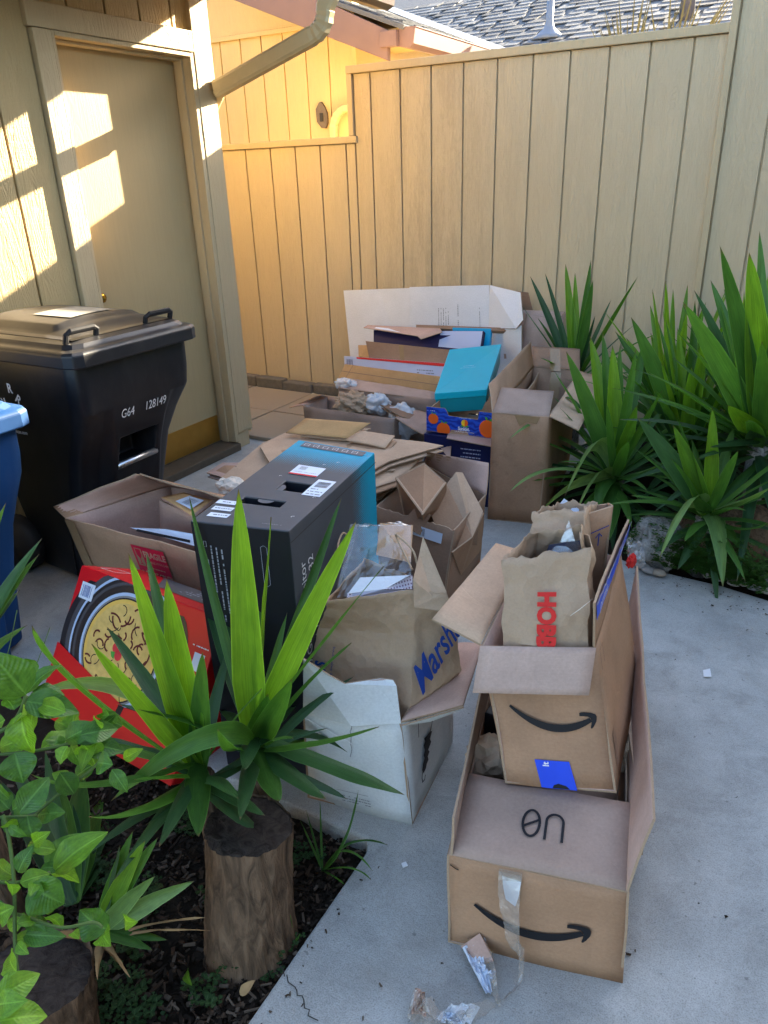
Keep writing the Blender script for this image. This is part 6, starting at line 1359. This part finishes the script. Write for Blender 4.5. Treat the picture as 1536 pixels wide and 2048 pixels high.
blade(ya, (-0.6706,3.2800,0.2150), (-0.9981,3.5022,0.2429), None, 0.057, YD, None, sag=.05, seed=19, n=12)
blade(ya, (-0.6706,3.2800,0.1850), (-0.9947,3.4012,0.4727), (-0.8666,3.3243,0.5033), 0.034, YL, None, sag=.05, seed=20, n=12)
blade(ya, (-0.6706,3.2800,0.1950), (-0.6745,3.6009,0.4560), None, 0.057, YL, CAMR, sag=.05, seed=21, n=12)
rosette(ya, (-0.6706,3.2800,0.1850), 40, .45, .048, -25, 60, [YD, YL, YL], 7, .35)
yc = thing('yucca_plant', (-0.4181,3.6200,-0.0200), 'middle yucca with arching leaves in the right bed', 'plant')
tube('trunk', [(-0.4181,3.6200,-0.0500), (-0.4181,3.6200,0.2455)], .045, BARKG, yc, 14)
blade(yc, (-0.4181,3.6200,0.2455), (-0.7126,3.4857,0.8887), None, 0.097, YL, CAMR, sag=.05, seed=0, n=12)
blade(yc, (-0.4181,3.6200,0.2555), (-0.8110,3.6388,0.7927), None, 0.068, YL, CAMR, sag=.05, seed=1, n=12)
blade(yc, (-0.4181,3.6200,0.2655), (-0.7600,3.6533,0.7629), None, 0.062, YB, CAMR, sag=.05, seed=2, n=12)
blade(yc, (-0.4181,3.6200,0.2755), (-0.5429,3.7069,0.8141), None, 0.057, YB, CAMR, sag=.05, seed=3, n=12)
blade(yc, (-0.4181,3.6200,0.2455), (-0.5963,3.6975,0.8468), None, 0.039, YL, CAMR, sag=.05, seed=4, n=12)
blade(yc, (-0.4181,3.6200,0.2555), (-0.7022,3.3223,0.6822), (-0.5839,3.5900,0.4937), 0.057, YL, None, sag=.05, seed=5, n=12)
blade(yc, (-0.4181,3.6200,0.2655), (-0.5848,3.5994,0.7165), None, 0.034, YL, None, sag=.05, seed=6, n=12)
blade(yc, (-0.4181,3.6200,0.2755), (-0.6300,3.6902,0.8415), None, 0.034, YL, CAMR, sag=.05, seed=7, n=12)
blade(yc, (-0.4181,3.6200,0.2455), (-0.5937,3.3453,0.6246), None, 0.068, YD, None, sag=.05, seed=8, n=12)
blade(yc, (-0.4181,3.6200,0.2555), (-0.8418,3.9868,0.5106), None, 0.057, YL, None, sag=.05, seed=9, n=12)
blade(yc, (-0.4181,3.6200,0.2655), (-0.3902,3.4897,0.6438), None, 0.039, YD, None, sag=.05, seed=10, n=12)
blade(yc, (-0.4181,3.6200,0.2755), (-0.4100,3.7264,0.8529), None, 0.057, YL, CAMR, sag=.05, seed=11, n=12)
blade(yc, (-0.4181,3.6200,0.2455), (-0.4845,3.7160,0.9397), None, 0.057, YL, CAMR, sag=.05, seed=12, n=12)
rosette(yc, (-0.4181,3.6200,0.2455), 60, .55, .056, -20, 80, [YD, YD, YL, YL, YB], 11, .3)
yd = thing('yucca_plant', (-0.1000,3.3000,-0.0200), 'tall yucca with the longest leaves at the right edge', 'plant')
tube('trunk', [(-0.1000,3.3000,-0.0500), (-0.1000,3.3000,0.4315)], .045, BARKG, yd, 14)
blade(yd, (-0.1000,3.3000,0.4315), (-0.4241,2.9468,1.0468), None, 0.097, YL, CAMR, sag=.05, seed=0, n=12)
blade(yd, (-0.1000,3.3000,0.4415), (-0.3251,2.9281,1.2423), None, 0.085, YL, CAMR, sag=.05, seed=1, n=12)
blade(yd, (-0.1000,3.3000,0.4515), (-0.2353,2.9823,1.2191), None, 0.113, YB, CAMR, sag=.05, seed=2, n=12)
blade(yd, (-0.1000,3.3000,0.4615), (-0.2707,3.7852,1.2302), None, 0.068, YL, CAMR, sag=.05, seed=3, n=12)
blade(yd, (-0.1000,3.3000,0.4315), (-0.4957,3.7244,0.9822), None, 0.068, YL, CAMR, sag=.05, seed=4, n=12)
blade(yd, (-0.1000,3.3000,0.4415), (-0.4261,3.6717,1.0347), None, 0.080, YL, CAMR, sag=.05, seed=5, n=12)
blade(yd, (-0.1000,3.3000,0.4515), (-0.3807,3.6367,0.9773), None, 0.068, YB, CAMR, sag=.05, seed=6, n=12)
blade(yd, (-0.1000,3.3000,0.4615), (-0.3796,3.8113,0.9796), None, 0.068, YD, CAMR, sag=.05, seed=7, n=12)
blade(yd, (-0.1000,3.3000,0.4315), (-0.2719,3.0687,1.0253), None, 0.097, YB, CAMR, sag=.05, seed=8, n=12)
blade(yd, (-0.1000,3.3000,0.4415), (-0.5189,3.6024,0.9330), None, 0.080, YL, CAMR, sag=.05, seed=9, n=12)
blade(yd, (-0.1000,3.3000,0.4515), (-0.1717,3.7688,0.9464), None, 0.080, YL, CAMR, sag=.05, seed=10, n=12)
blade(yd, (-0.1000,3.3000,0.4615), (-0.2218,2.9800,0.6747), None, 0.097, YB, CAMR, sag=.05, seed=11, n=12)
blade(yd, (-0.1000,3.3000,0.4315), (-0.1336,2.9975,0.5830), None, 0.091, YD, CAMR, sag=.05, seed=12, n=12)
blade(yd, (-0.1000,3.3000,0.4415), (-0.5115,2.8473,0.8111), None, 0.051, YL, None, sag=.05, seed=13, n=12)
blade(yd, (-0.1000,3.3000,0.4515), (-0.4829,2.8460,0.7193), None, 0.085, YL, None, sag=.05, seed=14, n=12)
blade(yd, (-0.1000,3.3000,0.4615), (-0.2515,2.8781,0.5346), None, 0.080, YD, None, sag=.05, seed=15, n=12)
blade(yd, (-0.1000,3.3000,0.4315), (-0.1064,2.9235,1.1373), None, 0.091, YL, CAMR, sag=.05, seed=16, n=12)
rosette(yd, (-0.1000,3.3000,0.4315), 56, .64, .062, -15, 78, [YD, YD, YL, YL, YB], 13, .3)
ye = thing('yucca_plant', (-0.2288,2.9800,-0.0200), 'low yucca with leaves folding down over the pebbles', 'plant')
tube('trunk', [(-0.2288,2.9800,-0.0500), (-0.2288,2.9800,0.2075)], .045, BARKG, ye, 14)
blade(ye, (-0.2288,2.9800,0.2075), (-0.3870,2.8399,0.6161), None, 0.068, YB, CAMR, sag=.05, seed=0, n=12)
blade(ye, (-0.2288,2.9800,0.2175), (-0.5223,2.8655,0.6212), None, 0.085, YD, CAMR, sag=.05, seed=1, n=12)
blade(ye, (-0.2288,2.9800,0.2275), (-0.2669,2.9051,0.6801), None, 0.062, YB, CAMR, sag=.05, seed=2, n=12)
blade(ye, (-0.2288,2.9800,0.2375), (-0.3675,3.2795,0.4335), None, 0.034, YL, CAMR, sag=.05, seed=3, n=12)
blade(ye, (-0.2288,2.9800,0.2075), (-0.3362,2.5747,0.1838), (-0.2999,2.8580,0.3191), 0.085, YP, V((.6,.3,.7)), sag=.05, seed=4, n=12)
blade(ye, (-0.2288,2.9800,0.2175), (-0.1117,2.6118,0.1041), (-0.1794,2.8730,0.2302), 0.080, YP, CAMR, sag=.05, seed=5, n=12)
blade(ye, (-0.2288,2.9800,0.2275), (-0.5569,2.6274,0.3416), (-0.3937,2.8130,0.3194), 0.045, YL, None, sag=.05, seed=6, n=12)
blade(ye, (-0.2288,2.9800,0.2375), (-0.0273,2.7459,0.4616), (-0.1208,2.9085,0.3325), 0.068, YP, None, sag=.05, seed=7, n=12)
blade(ye, (-0.2288,2.9800,0.2075), (-0.5728,3.1552,0.1026), None, 0.080, YD, None, sag=.05, seed=8, n=12)
blade(ye, (-0.2288,2.9800,0.2175), (-0.0133,2.7231,0.3385), (-0.1017,2.8574,0.2424), 0.045, YL, None, sag=.05, seed=9, n=12)
blade(ye, (-0.2288,2.9800,0.2275), (-0.2860,2.7422,0.0711), None, 0.057, YD, None, sag=.05, seed=10, n=12)
blade(ye, (-0.2288,2.9800,0.2375), (-0.0404,2.8530,0.1302), None, 0.057, YL, CAMR, sag=.05, seed=11, n=12)
blade(ye, (-0.2288,2.9800,0.2075), (-0.4458,3.1455,0.0829), None, 0.057, YD, None, sag=.05, seed=12, n=12)
blade(ye, (-0.2288,2.9800,0.2175), (-0.1743,3.3594,0.3791), None, 0.068, YD, CAMR, sag=.05, seed=13, n=12)
blade(ye, (-0.2288,2.9800,0.2275), (-0.2838,2.8477,0.3470), None, 0.057, YL, CAMR, sag=.05, seed=14, n=12)
rosette(ye, (-0.2288,2.9800,0.2075), 34, .38, .045, -20, 62, [YD, YL, YL], 17, .4)
yf = thing('yucca_plant', (-0.5442,3.9000,.05), 'shaded yucca deep in the right bed behind the others', 'plant')
rosette(yf, (-0.5442,3.9000,.30), 60, .58, .052, -15, 84, [YD, YL, YL, YB], 23, .3)
rosette(yf, (-0.1942,3.9500,.32), 60, .58, .052, -15, 84, [YD, YL, YL, YB], 29, .3)
tube('trunk', [(-0.5442,3.9000,0), (-0.5442,3.9000,.3)], .05, BARK, yf)
lm = thing('lemon_tree', (-0.7162,0.2511,0.7037), 'lemon branches with glossy leaves in the left foreground', 'tree')
LE = [
  ((-0.7773,0.4281,0.9202), (-0.8042,0.4140,0.9868), 0.055, LEM),
  ((-0.8290,0.4570,0.8830), (-0.8218,0.5057,0.8957), 0.034, LEM),
  ((-0.8054,0.4390,0.8928), (-0.7395,0.4806,0.8643), 0.04, LEM),
  ((-0.7805,0.4178,0.8991), (-0.7660,0.4113,0.8497), 0.045, LEMB),
  ((-0.7886,0.4931,0.8408), (-0.7766,0.4776,0.8252), 0.03, LEMB),
  ((-0.7958,0.4179,0.8487), (-0.8274,0.3969,0.8357), 0.03, LEMB),
  ((-0.7738,0.3930,0.8572), (-0.7570,0.3833,0.8296), 0.046, LEM),
  ((-0.8289,0.4158,0.8199), (-0.8008,0.4382,0.8340), 0.022, LEMB),
  ((-0.7845,0.4317,0.8273), (-0.7662,0.4784,0.8235), 0.03, LEMB),
  ((-0.7492,0.4457,0.8457), (-0.7227,0.4743,0.8573), 0.032, LEM),
  ((-0.7192,0.4488,0.8636), (-0.6969,0.4959,0.8477), 0.03, LEM),
  ((-0.7606,0.4753,0.8126), (-0.7172,0.5025,0.7949), 0.036, LEM),
  ((-0.7382,0.4626,0.8284), (-0.7337,0.4677,0.7902), 0.04, LEMB),
  ((-0.7307,0.4358,0.8512), (-0.7281,0.4162,0.8332), 0.022, LEMB),
  ((-0.7761,0.4681,0.8085), (-0.7430,0.4565,0.7972), 0.02, LEMB),
  ((-0.7673,0.4406,0.8298), (-0.7761,0.4554,0.8356), 0.026, LEM),
  ((-0.7053,0.4541,0.8197), (-0.6810,0.4613,0.8201), 0.03, LEM),
  ((-0.7524,0.4803,0.7750), (-0.7719,0.4632,0.7594), 0.028, LEM),
  ((-0.7550,0.4385,0.7985), (-0.7484,0.4216,0.7902), 0.026, LEMB),
  ((-0.7375,0.4211,0.8167), (-0.7293,0.4277,0.7763), 0.03, LEM),
  ((-0.7278,0.3537,0.8153), (-0.7246,0.3938,0.8318), 0.036, LEM),
  ((-0.7610,0.3886,0.7605), (-0.7227,0.4115,0.7648), 0.03, LEM),
  ((-0.7472,0.3716,0.7833), (-0.7383,0.3664,0.7586), 0.034, LEM),
  ((-0.7405,0.3535,0.8133), (-0.7234,0.3692,0.8233), 0.02, LEM),
  ((-0.7921,0.3744,0.7706), (-0.8229,0.3776,0.7817), 0.03, LEM),
  ((-0.7612,0.3626,0.7780), (-0.7580,0.3471,0.7759), 0.026, LEM),
  ((-0.7458,0.3415,0.7975), (-0.7481,0.3573,0.7727), 0.018, LEMB),
  ((-0.7344,0.3694,0.6958), (-0.7292,0.4261,0.7174), 0.04, LEM),
  ((-0.7107,0.3629,0.7142), (-0.6773,0.4160,0.7396), 0.042, LEMB),
  ((-0.7021,0.3296,0.7341), (-0.6668,0.3459,0.6984), 0.052, LEM),
  ((-0.6980,0.3179,0.7684), (-0.6922,0.3415,0.7923), 0.022, LEM),
  ((-0.7192,0.3635,0.7079), (-0.7022,0.3828,0.6796), 0.028, LEMB),
  ((-0.7175,0.3254,0.7323), (-0.6926,0.3558,0.7311), 0.022, LEMB),
  ((-0.7050,0.3077,0.7563), (-0.7120,0.3100,0.7310), 0.02, LEMB),
  ((-0.5798,0.2075,0.7766), (-0.5652,0.2450,0.7749), 0.03, LEMB),
  ((-0.5781,0.2046,0.7744), (-0.5441,0.2244,0.7799), 0.026, LEMB),
  ((-0.5707,0.1955,0.7661), (-0.5474,0.2274,0.7466), 0.034, LEMB),
  ((-0.7302,0.3026,0.6647), (-0.7214,0.3219,0.6820), 0.018, LEMB),
  ((-0.7039,0.2916,0.6791), (-0.6915,0.3234,0.6591), 0.02, LEMB),
  ((-0.6804,0.2854,0.6977), (-0.6641,0.2850,0.6917), 0.014, LEMB),
  ((-0.6260,0.3210,0.7071), (-0.6294,0.3286,0.6824), 0.012, LEMB),
  ((-0.6388,0.3698,0.6443), (-0.6745,0.3627,0.6672), 0.045, LEM),
  ((-0.7162,0.2899,0.7171), (-0.6966,0.2995,0.7309), 0.03, LEMB),
  ((-0.7883,0.4003,0.8973), (-0.7976,0.3887,0.8867), 0.03, LEMB),
  ((-0.8380,0.4405,0.8649), (-0.8389,0.4347,0.8853), 0.03, LEM),
]
def ovate(parent, b, t, w, mat, seed):
    b, t = V(b), V(t); d = t-b; L = d.length*(1.0+.15*math.sin(seed*2.3)); w *= .92; d.normalize(); r = random.Random(seed)
    x = d.cross(V((.3+r.uniform(-.5, .5), -.6+r.uniform(-.4, .4), .75))).normalized(); nn = x.cross(d); vs, fs, uv = [], [], []; n = 10
    for i in range(n+1):
        s = i/n; hw = w*.5*(math.sin(math.pi*s**.80)**.85)*(1-.22*s)*1.12+.0005
        p = b+d*(L*s)+nn*(.10*L*math.sin(math.pi*s)*r.choice((1, 1))*(1 if nn.z > 0 else -1))
        for f in (-1, -.66, -.33, 0, .33, .66, 1):
            vs.append(p+x*(hw*f)+nn*(hw*.30*abs(f)*(1 if nn.z > 0 else -1)+.10*hw*math.sin(s*16+abs(f)*2)*abs(f))); uv.append((s, (f+1)/2))
    for i in range(n):
        for k in range(6): a = i*7+k; fs.append((a, a+1, a+8, a+7))
    return mk('leaf', vs, fs, mat, parent, uvs=uv, smooth=True)
for i, (b, t, w, m) in enumerate(LE): ovate(lm, b, t, w, m, i)
rl = random.Random(77)
for i in range(40):   # smaller leaves filling the twigs
    b, t, w, m = LE[rl.randrange(len(LE))]; b = V(b)+V((rl.uniform(-.03, .03), rl.uniform(.0, .05), rl.uniform(-.03, .03))); d = V((rl.uniform(-1, 1), rl.uniform(-.5, .5), rl.uniform(-.6, .8))).normalized()*rl.uniform(.025, .05)
    ovate(lm, b, b+d, d.length*.52, rl.choice((LEM, LEM, LEMB)), 200+i)
tube('branch', cat([V((-0.8321,0.3683,0.8470)),V((-0.8017,0.3947,0.8416)),V((-0.7708,0.4225,0.8387)),V((-0.7351,0.4604,0.8399)),V((-0.7184,0.4873,0.8408))], 4), .0022, STEM, lm, 7)
tube('branch', cat([V((-0.8331,0.3859,0.8586)),V((-0.8052,0.4091,0.8721)),V((-0.7959,0.4247,0.8882)),V((-0.7915,0.4356,0.9082))], 4), .0028, STEM, lm, 7)
tube('branch', cat([V((-0.7567,0.3778,0.7658)),V((-0.7416,0.4123,0.7843)),V((-0.7218,0.4477,0.8010)),V((-0.7169,0.4656,0.8078))], 4), .0020, STEM, lm, 7)
tube('branch', cat([V((-0.7999,0.3306,0.7891)),V((-0.7733,0.3524,0.7859)),V((-0.7396,0.3794,0.7796))], 4), .0020, STEM, lm, 7)
tube('branch', cat([V((-0.6810,0.2742,0.6541)),V((-0.6962,0.2904,0.6857)),V((-0.7233,0.3224,0.7365)),V((-0.7545,0.3475,0.7789)),V((-0.7659,0.3526,0.7935))], 4), .0024, STEM, lm, 7)
tube('branch', cat([V((-0.7574,0.3066,0.7341)),V((-0.7259,0.3265,0.7263)),V((-0.7001,0.3539,0.7289))], 4), .0024, STEM, lm, 7)
tube('branch', cat([V((-0.7445,0.2855,0.7134)),V((-0.7063,0.3088,0.7013)),V((-0.6624,0.3272,0.6850)),V((-0.6386,0.3539,0.6772)),V((-0.6274,0.3579,0.6704))], 4), .0020, STEM, lm, 7)
tube('branch', cat([V((-0.6187,0.1513,0.5787)),V((-0.7193,0.2568,0.6945)),V((-0.7683,0.3093,0.7761)),V((-0.8317,0.3796,0.8882))], 4), .008, STEM, lm, 7)
tube('branch', cat([V((-0.5880,0.1790,0.7496)),V((-0.5794,0.1974,0.7605)),V((-0.5744,0.2080,0.7724))], 4), .0020, STEM, lm, 7)

# ---------------------------------------------------------------- grass tufts at the path edge
gt = thing('grass_tuft', (-0.8057,1.0186,-0.0300), 'thin grass tuft growing at the edge of the path beside the stump', 'plant')
for t, md, w in (((-0.7497,1.1235,0.1600), (-0.7335,1.0264,0.1000), .010), ((-0.6507,1.0125,0.0600), (-0.7319,1.0251,0.0700), .009), ((-0.6692,1.1141,0.0300), (-0.7431,1.0635,0.0500), .010), ((-0.8509,1.1016,0.1000), None, .006), ((-0.8708,1.0417,0.0800), None, .006), ((-0.6596,1.0180,0.0200), (-0.7059,1.0035,0.0500), .006), ((-0.8511,1.0441,0.1200), None, .006), ((-0.6915,0.9587,0.0500), None, .006)):
    blade(gt, (-0.7987,1.0191,-0.0300), t, md, w, YL, None, sag=.1)
g2_ = thing('grass_tuft', (-0.7531,0.8414,-0.0300), 'short grass blades at the foot of the upright stump', 'plant')
for t in ((-0.7745,0.8304,0.0500), (-0.7534,0.8357,0.0600), (-0.7222,0.8246,0.0300), (-0.7527,0.8153,0.0500)): blade(g2_, (-0.7517,0.8355,-0.0300), t, None, .006, YL, None)
sg = thing('seed_grass', (-1.2540,0.6517,0.5551), 'grass with seed heads beside the red carton at the left', 'plant')
for a, b, c in (((-1.2540,0.6517,0.5551), (-1.2520,0.7059,0.5922), (-1.2615,0.7815,0.6707)), ((-1.2415,0.6489,0.5369), (-1.2406,0.7194,0.5870), (-1.2386,0.7470,0.6067)), ((-1.2849,0.6658,0.6080), (-1.2962,0.7105,0.6604), (-1.3088,0.7509,0.7169))):
    tube('stalk', cat([V(a), V(b), V(c)], 5), .0009, STEM, sg, 5)
r = random.Random(3)
# ---------------------------------------------------------------- mulch, clover and fallen leaves in the planter (too many to count)
def scatter(name, n, region, fn, mats, seed, label=None, zf=None):
    r = random.Random(seed); vs, fs, mi, uv = [], [], [], []
    for i in range(n):
        x, y = region(r); z = zf(x, y) if zf else -.045; v, f, u, m = fn(r, V((x, y, z))); o_ = len(vs); vs += v; fs += [tuple(k+o_ for k in q) for q in f]; uv += u; mi += [m]*len(f)
    o = mk(name, vs, fs, mats, None, uvs=uv, mi=mi, base=(0, 0, 0)); o['kind'] = 'stuff'
    if label: o['label'] = label
    return o
def chip(r, p):
    a = r.uniform(0, 6.28); l = r.uniform(.006, .040)*r.uniform(.4, 1); w = r.uniform(.002, .010); d = V((math.cos(a), math.sin(a), r.uniform(-.25, .35))); s = V((-math.sin(a), math.cos(a), r.uniform(-.4, .4))); q = p+V((0, 0, r.uniform(.0, .022)))
    P = [q-d*l/2-s*w/2, q+d*l/2-s*w/2*r.uniform(.3, 1), q+d*l/2+s*w/2, q-d*l/2+s*w/2]; h = V((0, 0, .002)); return [v+h for v in P]+[v-h for v in P], [(0, 1, 2, 3), (0, 4, 5, 1), (1, 5, 6, 2), (2, 6, 7, 3), (3, 7, 4, 0)], [(0, 0)]*8, r.choice((0, 0, 0, 1, 1, 2))
M1 = simple('mulch_dark', (.022, .016, .012, 1), .9, .1, var=.5, vscale=50); M2 = simple('mulch_brown', (.055, .036, .024, 1), .9, .1, var=.5, vscale=50); M3 = simple('mulch_pale', (.12, .09, .066, 1), .9, .1, var=.4, vscale=50)
scatter('mulch', 7500, lambda r: (r.uniform(-1.75, -.72), r.uniform(.15, 1.12)), chip, [M1, M2, M3], 4, 'dark bark mulch covering the planter soil')
def clover(r, p):
    h = r.uniform(.012, .05); c = p+V((r.uniform(-.01, .01), r.uniform(-.01, .01), h)); vs, fs, uv = [], [], []; R_ = r.uniform(.006, .012); a0 = r.uniform(0, 6.28)
    for k in range(3):
        a = a0+k*2.094; d = V((math.cos(a), math.sin(a), .15)); s = V((-math.sin(a), math.cos(a), 0)); o_ = len(vs)
        vs += [c, c+d*R_*.7+s*R_*.6, c+d*R_*1.2+s*R_*.35, c+d*R_*1.05, c+d*R_*1.2-s*R_*.35, c+d*R_*.7-s*R_*.6]; fs.append(tuple(range(o_, o_+6))); uv += [(0, .5), (.6, .9), (1, .7), (.9, .5), (1, .3), (.6, .1)]
    return vs, fs, uv, 0
def cl_region(r):
    while True:
        x, y = r.uniform(-1.35, -.74), r.uniform(.30, 1.05)
        if noise.noise(V((x*6, y*6, 2.2))) > .08: return x, y
scatter('clover', 900, cl_region, clover, [CLOV], 6, 'low clover patches on the planter soil', )
def cl2(r):
    x = r.uniform(-.50, .02); e = 2.85-.16*(x+.40) if x < -.13 else 2.806-.14*(x+.13)
    return x, e-.03+abs(r.gauss(0, .065))
def vine(r, p):
    v, f, u, m = clover(r, p+V((0, 0, r.uniform(0, .16)*r.random()))); return v, f, u, m
scatter('creeping_weed', 2000, cl2, vine, [leafm('weed_leaf', (.03, .09, .012, 1), (.08, .19, .03, 1), .35, .5, False)], 9, 'creeping green weed spilling from the right bed onto the path', lambda x, y: .02)
for i, (a, b) in enumerate((((-0.8984,0.6637,0.0000), (-0.8462,0.6280,0.0300)), ((-0.7674,0.6750,0.0000), (-0.7497,0.7044,0.0200)))):
    o = thing('dry_leaf', a, ('yellowing leaf lying on the mulch below the stump', 'brown leaf lying on the mulch near the path')[i], 'leaf'); ovate(o, a, b, .02, (LEMB, DRY)[i], i+70)
# ---------------------------------------------------------------- pebbles along the right edge of the path
pm = []
for k in range(4):
    bm = bmesh.new(); bmesh.ops.create_icosphere(bm, subdivisions=3, radius=1); me = bpy.data.meshes.new('pebble')
    for v in bm.verts: v.co = v.co*(1+.22*noise.noise(v.co*1.3+V((k*7, 0, 0)))); v.co.z *= .62
    bm.to_mesh(me); bm.free(); me.materials.append(PEB); [setattr(p, 'use_smooth', True) for p in me.polygons]; pm.append(me)
r = random.Random(12); placed = []
tries = 0
while len(placed) < 58 and tries < 4000:
    tries += 1; x = r.uniform(-.20, .55); e = 2.80-.20*(x+.13) if x < .04 else 2.786-.19*(x-.04); y = e+r.uniform(.02, .17); s = r.uniform(.020, .042)
    if any((x-a)**2+(y-b)**2 < (s+c)**2*.62 for a, b, c in placed): continue
    placed.append((x, y, s)); o = bpy.data.objects.new('pebble', r.choice(pm)); link(o); o.location = (x, y, .022+s*.35+.05*max(0, y-e-.05)); o.scale = (s*r.uniform(.9, 1.4), s, s*r.uniform(.8, 1.1)); o.rotation_euler = (r.uniform(-.2, .2), r.uniform(-.2, .2), r.uniform(0, 6.28)); tag(o, 'rounded river pebble in the heap at the right edge of the path', 'pebble', 'river pebbles edging the right bed')
for i, p in enumerate(((-0.3987,2.7901,0.0200), (-0.3576,2.7873,0.0200), (-0.4271,2.8136,0.0200))):
    o = bpy.data.objects.new('pebble', pm[i]); link(o); o.location = p; o.scale = (.03, .022, .02); tag(o, ('leftmost tan pebble beside the grey trunk', 'middle tan pebble beside the grey trunk', 'small pebble closest to the long carton')[i], 'pebble')
# ---------------------------------------------------------------- old trunks in the right bed
def lump(name, label, c, r_, sc, seed, mat, rot=0):
    bm = bmesh.new(); bmesh.ops.create_icosphere(bm, subdivisions=5, radius=1); vs = []
    for v in bm.verts:
        d = v.co.normalized(); k = 1+.22*noise.noise(d*1.8+V((seed, 0, 0)))+.07*abs(noise.noise(d*6+V((seed, 3, 0))))+.03*noise.noise(d*16); x, y, z = d.x*k*r_*sc[0], d.y*k*r_*sc[1], d.z*k*r_*sc[2]
        vs.append(V(c)+V((x*math.cos(rot)-y*math.sin(rot), x*math.sin(rot)+y*math.cos(rot), z)))
    fs = [tuple(v.index for v in f.verts) for f in bm.faces]; bm.free(); o = mk(name, vs, fs, mat, None, smooth=True); return tag(o, label, 'trunk')
lump('old_trunk', 'pale grey rough trunk base behind the weeds beside the path', V((-0.3989,2.9054,0.0800)), .11, (1.0, .8, 1.1), 2.0, BARKG, .3)
lump('old_trunk', 'dark trunk base under the tall yucca at the right edge', V((-0.1129,3.0565,0.1200)), .15, (1.1, .7, .9), 5.0, BARK, .2)
lump('old_trunk', 'shaded trunk base between the grey trunk and the pebbles', V((-0.2526,3.0016,0.0800)), .12, (1.0, .8, .9), 8.0, BARK, .0)

# grit and dry bits on the concrete (too small to count)
def grit(r, p):
    a = r.uniform(0, 6.28); l = r.uniform(.0015, .006); w = l*r.uniform(.3, .8); d = V((math.cos(a), math.sin(a), 0)); s_ = V((-math.sin(a), math.cos(a), 0)); q = V((p.x, p.y, .004))
    return [q-d*l-s_*w, q+d*l-s_*w*.4, q+d*l*.6+s_*w, q-d*l+s_*w+V((0, 0, .002))], [(0, 1, 2, 3)], [(0, 0)]*4, r.choice((0, 1, 2))
def gr_region(r):
    k = r.random()
    if k < .12: return -.72+abs(r.gauss(0, .05)), r.uniform(.5, 1.1)
    if k < .65: x = r.uniform(-.5, .6); return x, 2.80-.19*(x+.1)-abs(r.gauss(0, .08))-.02
    return r.uniform(-.7, .9), r.uniform(.5, 2.7)
scatter('grit', 260, gr_region, grit, [M1, M2, M3], 19, 'fine grit and plant bits on the concrete')
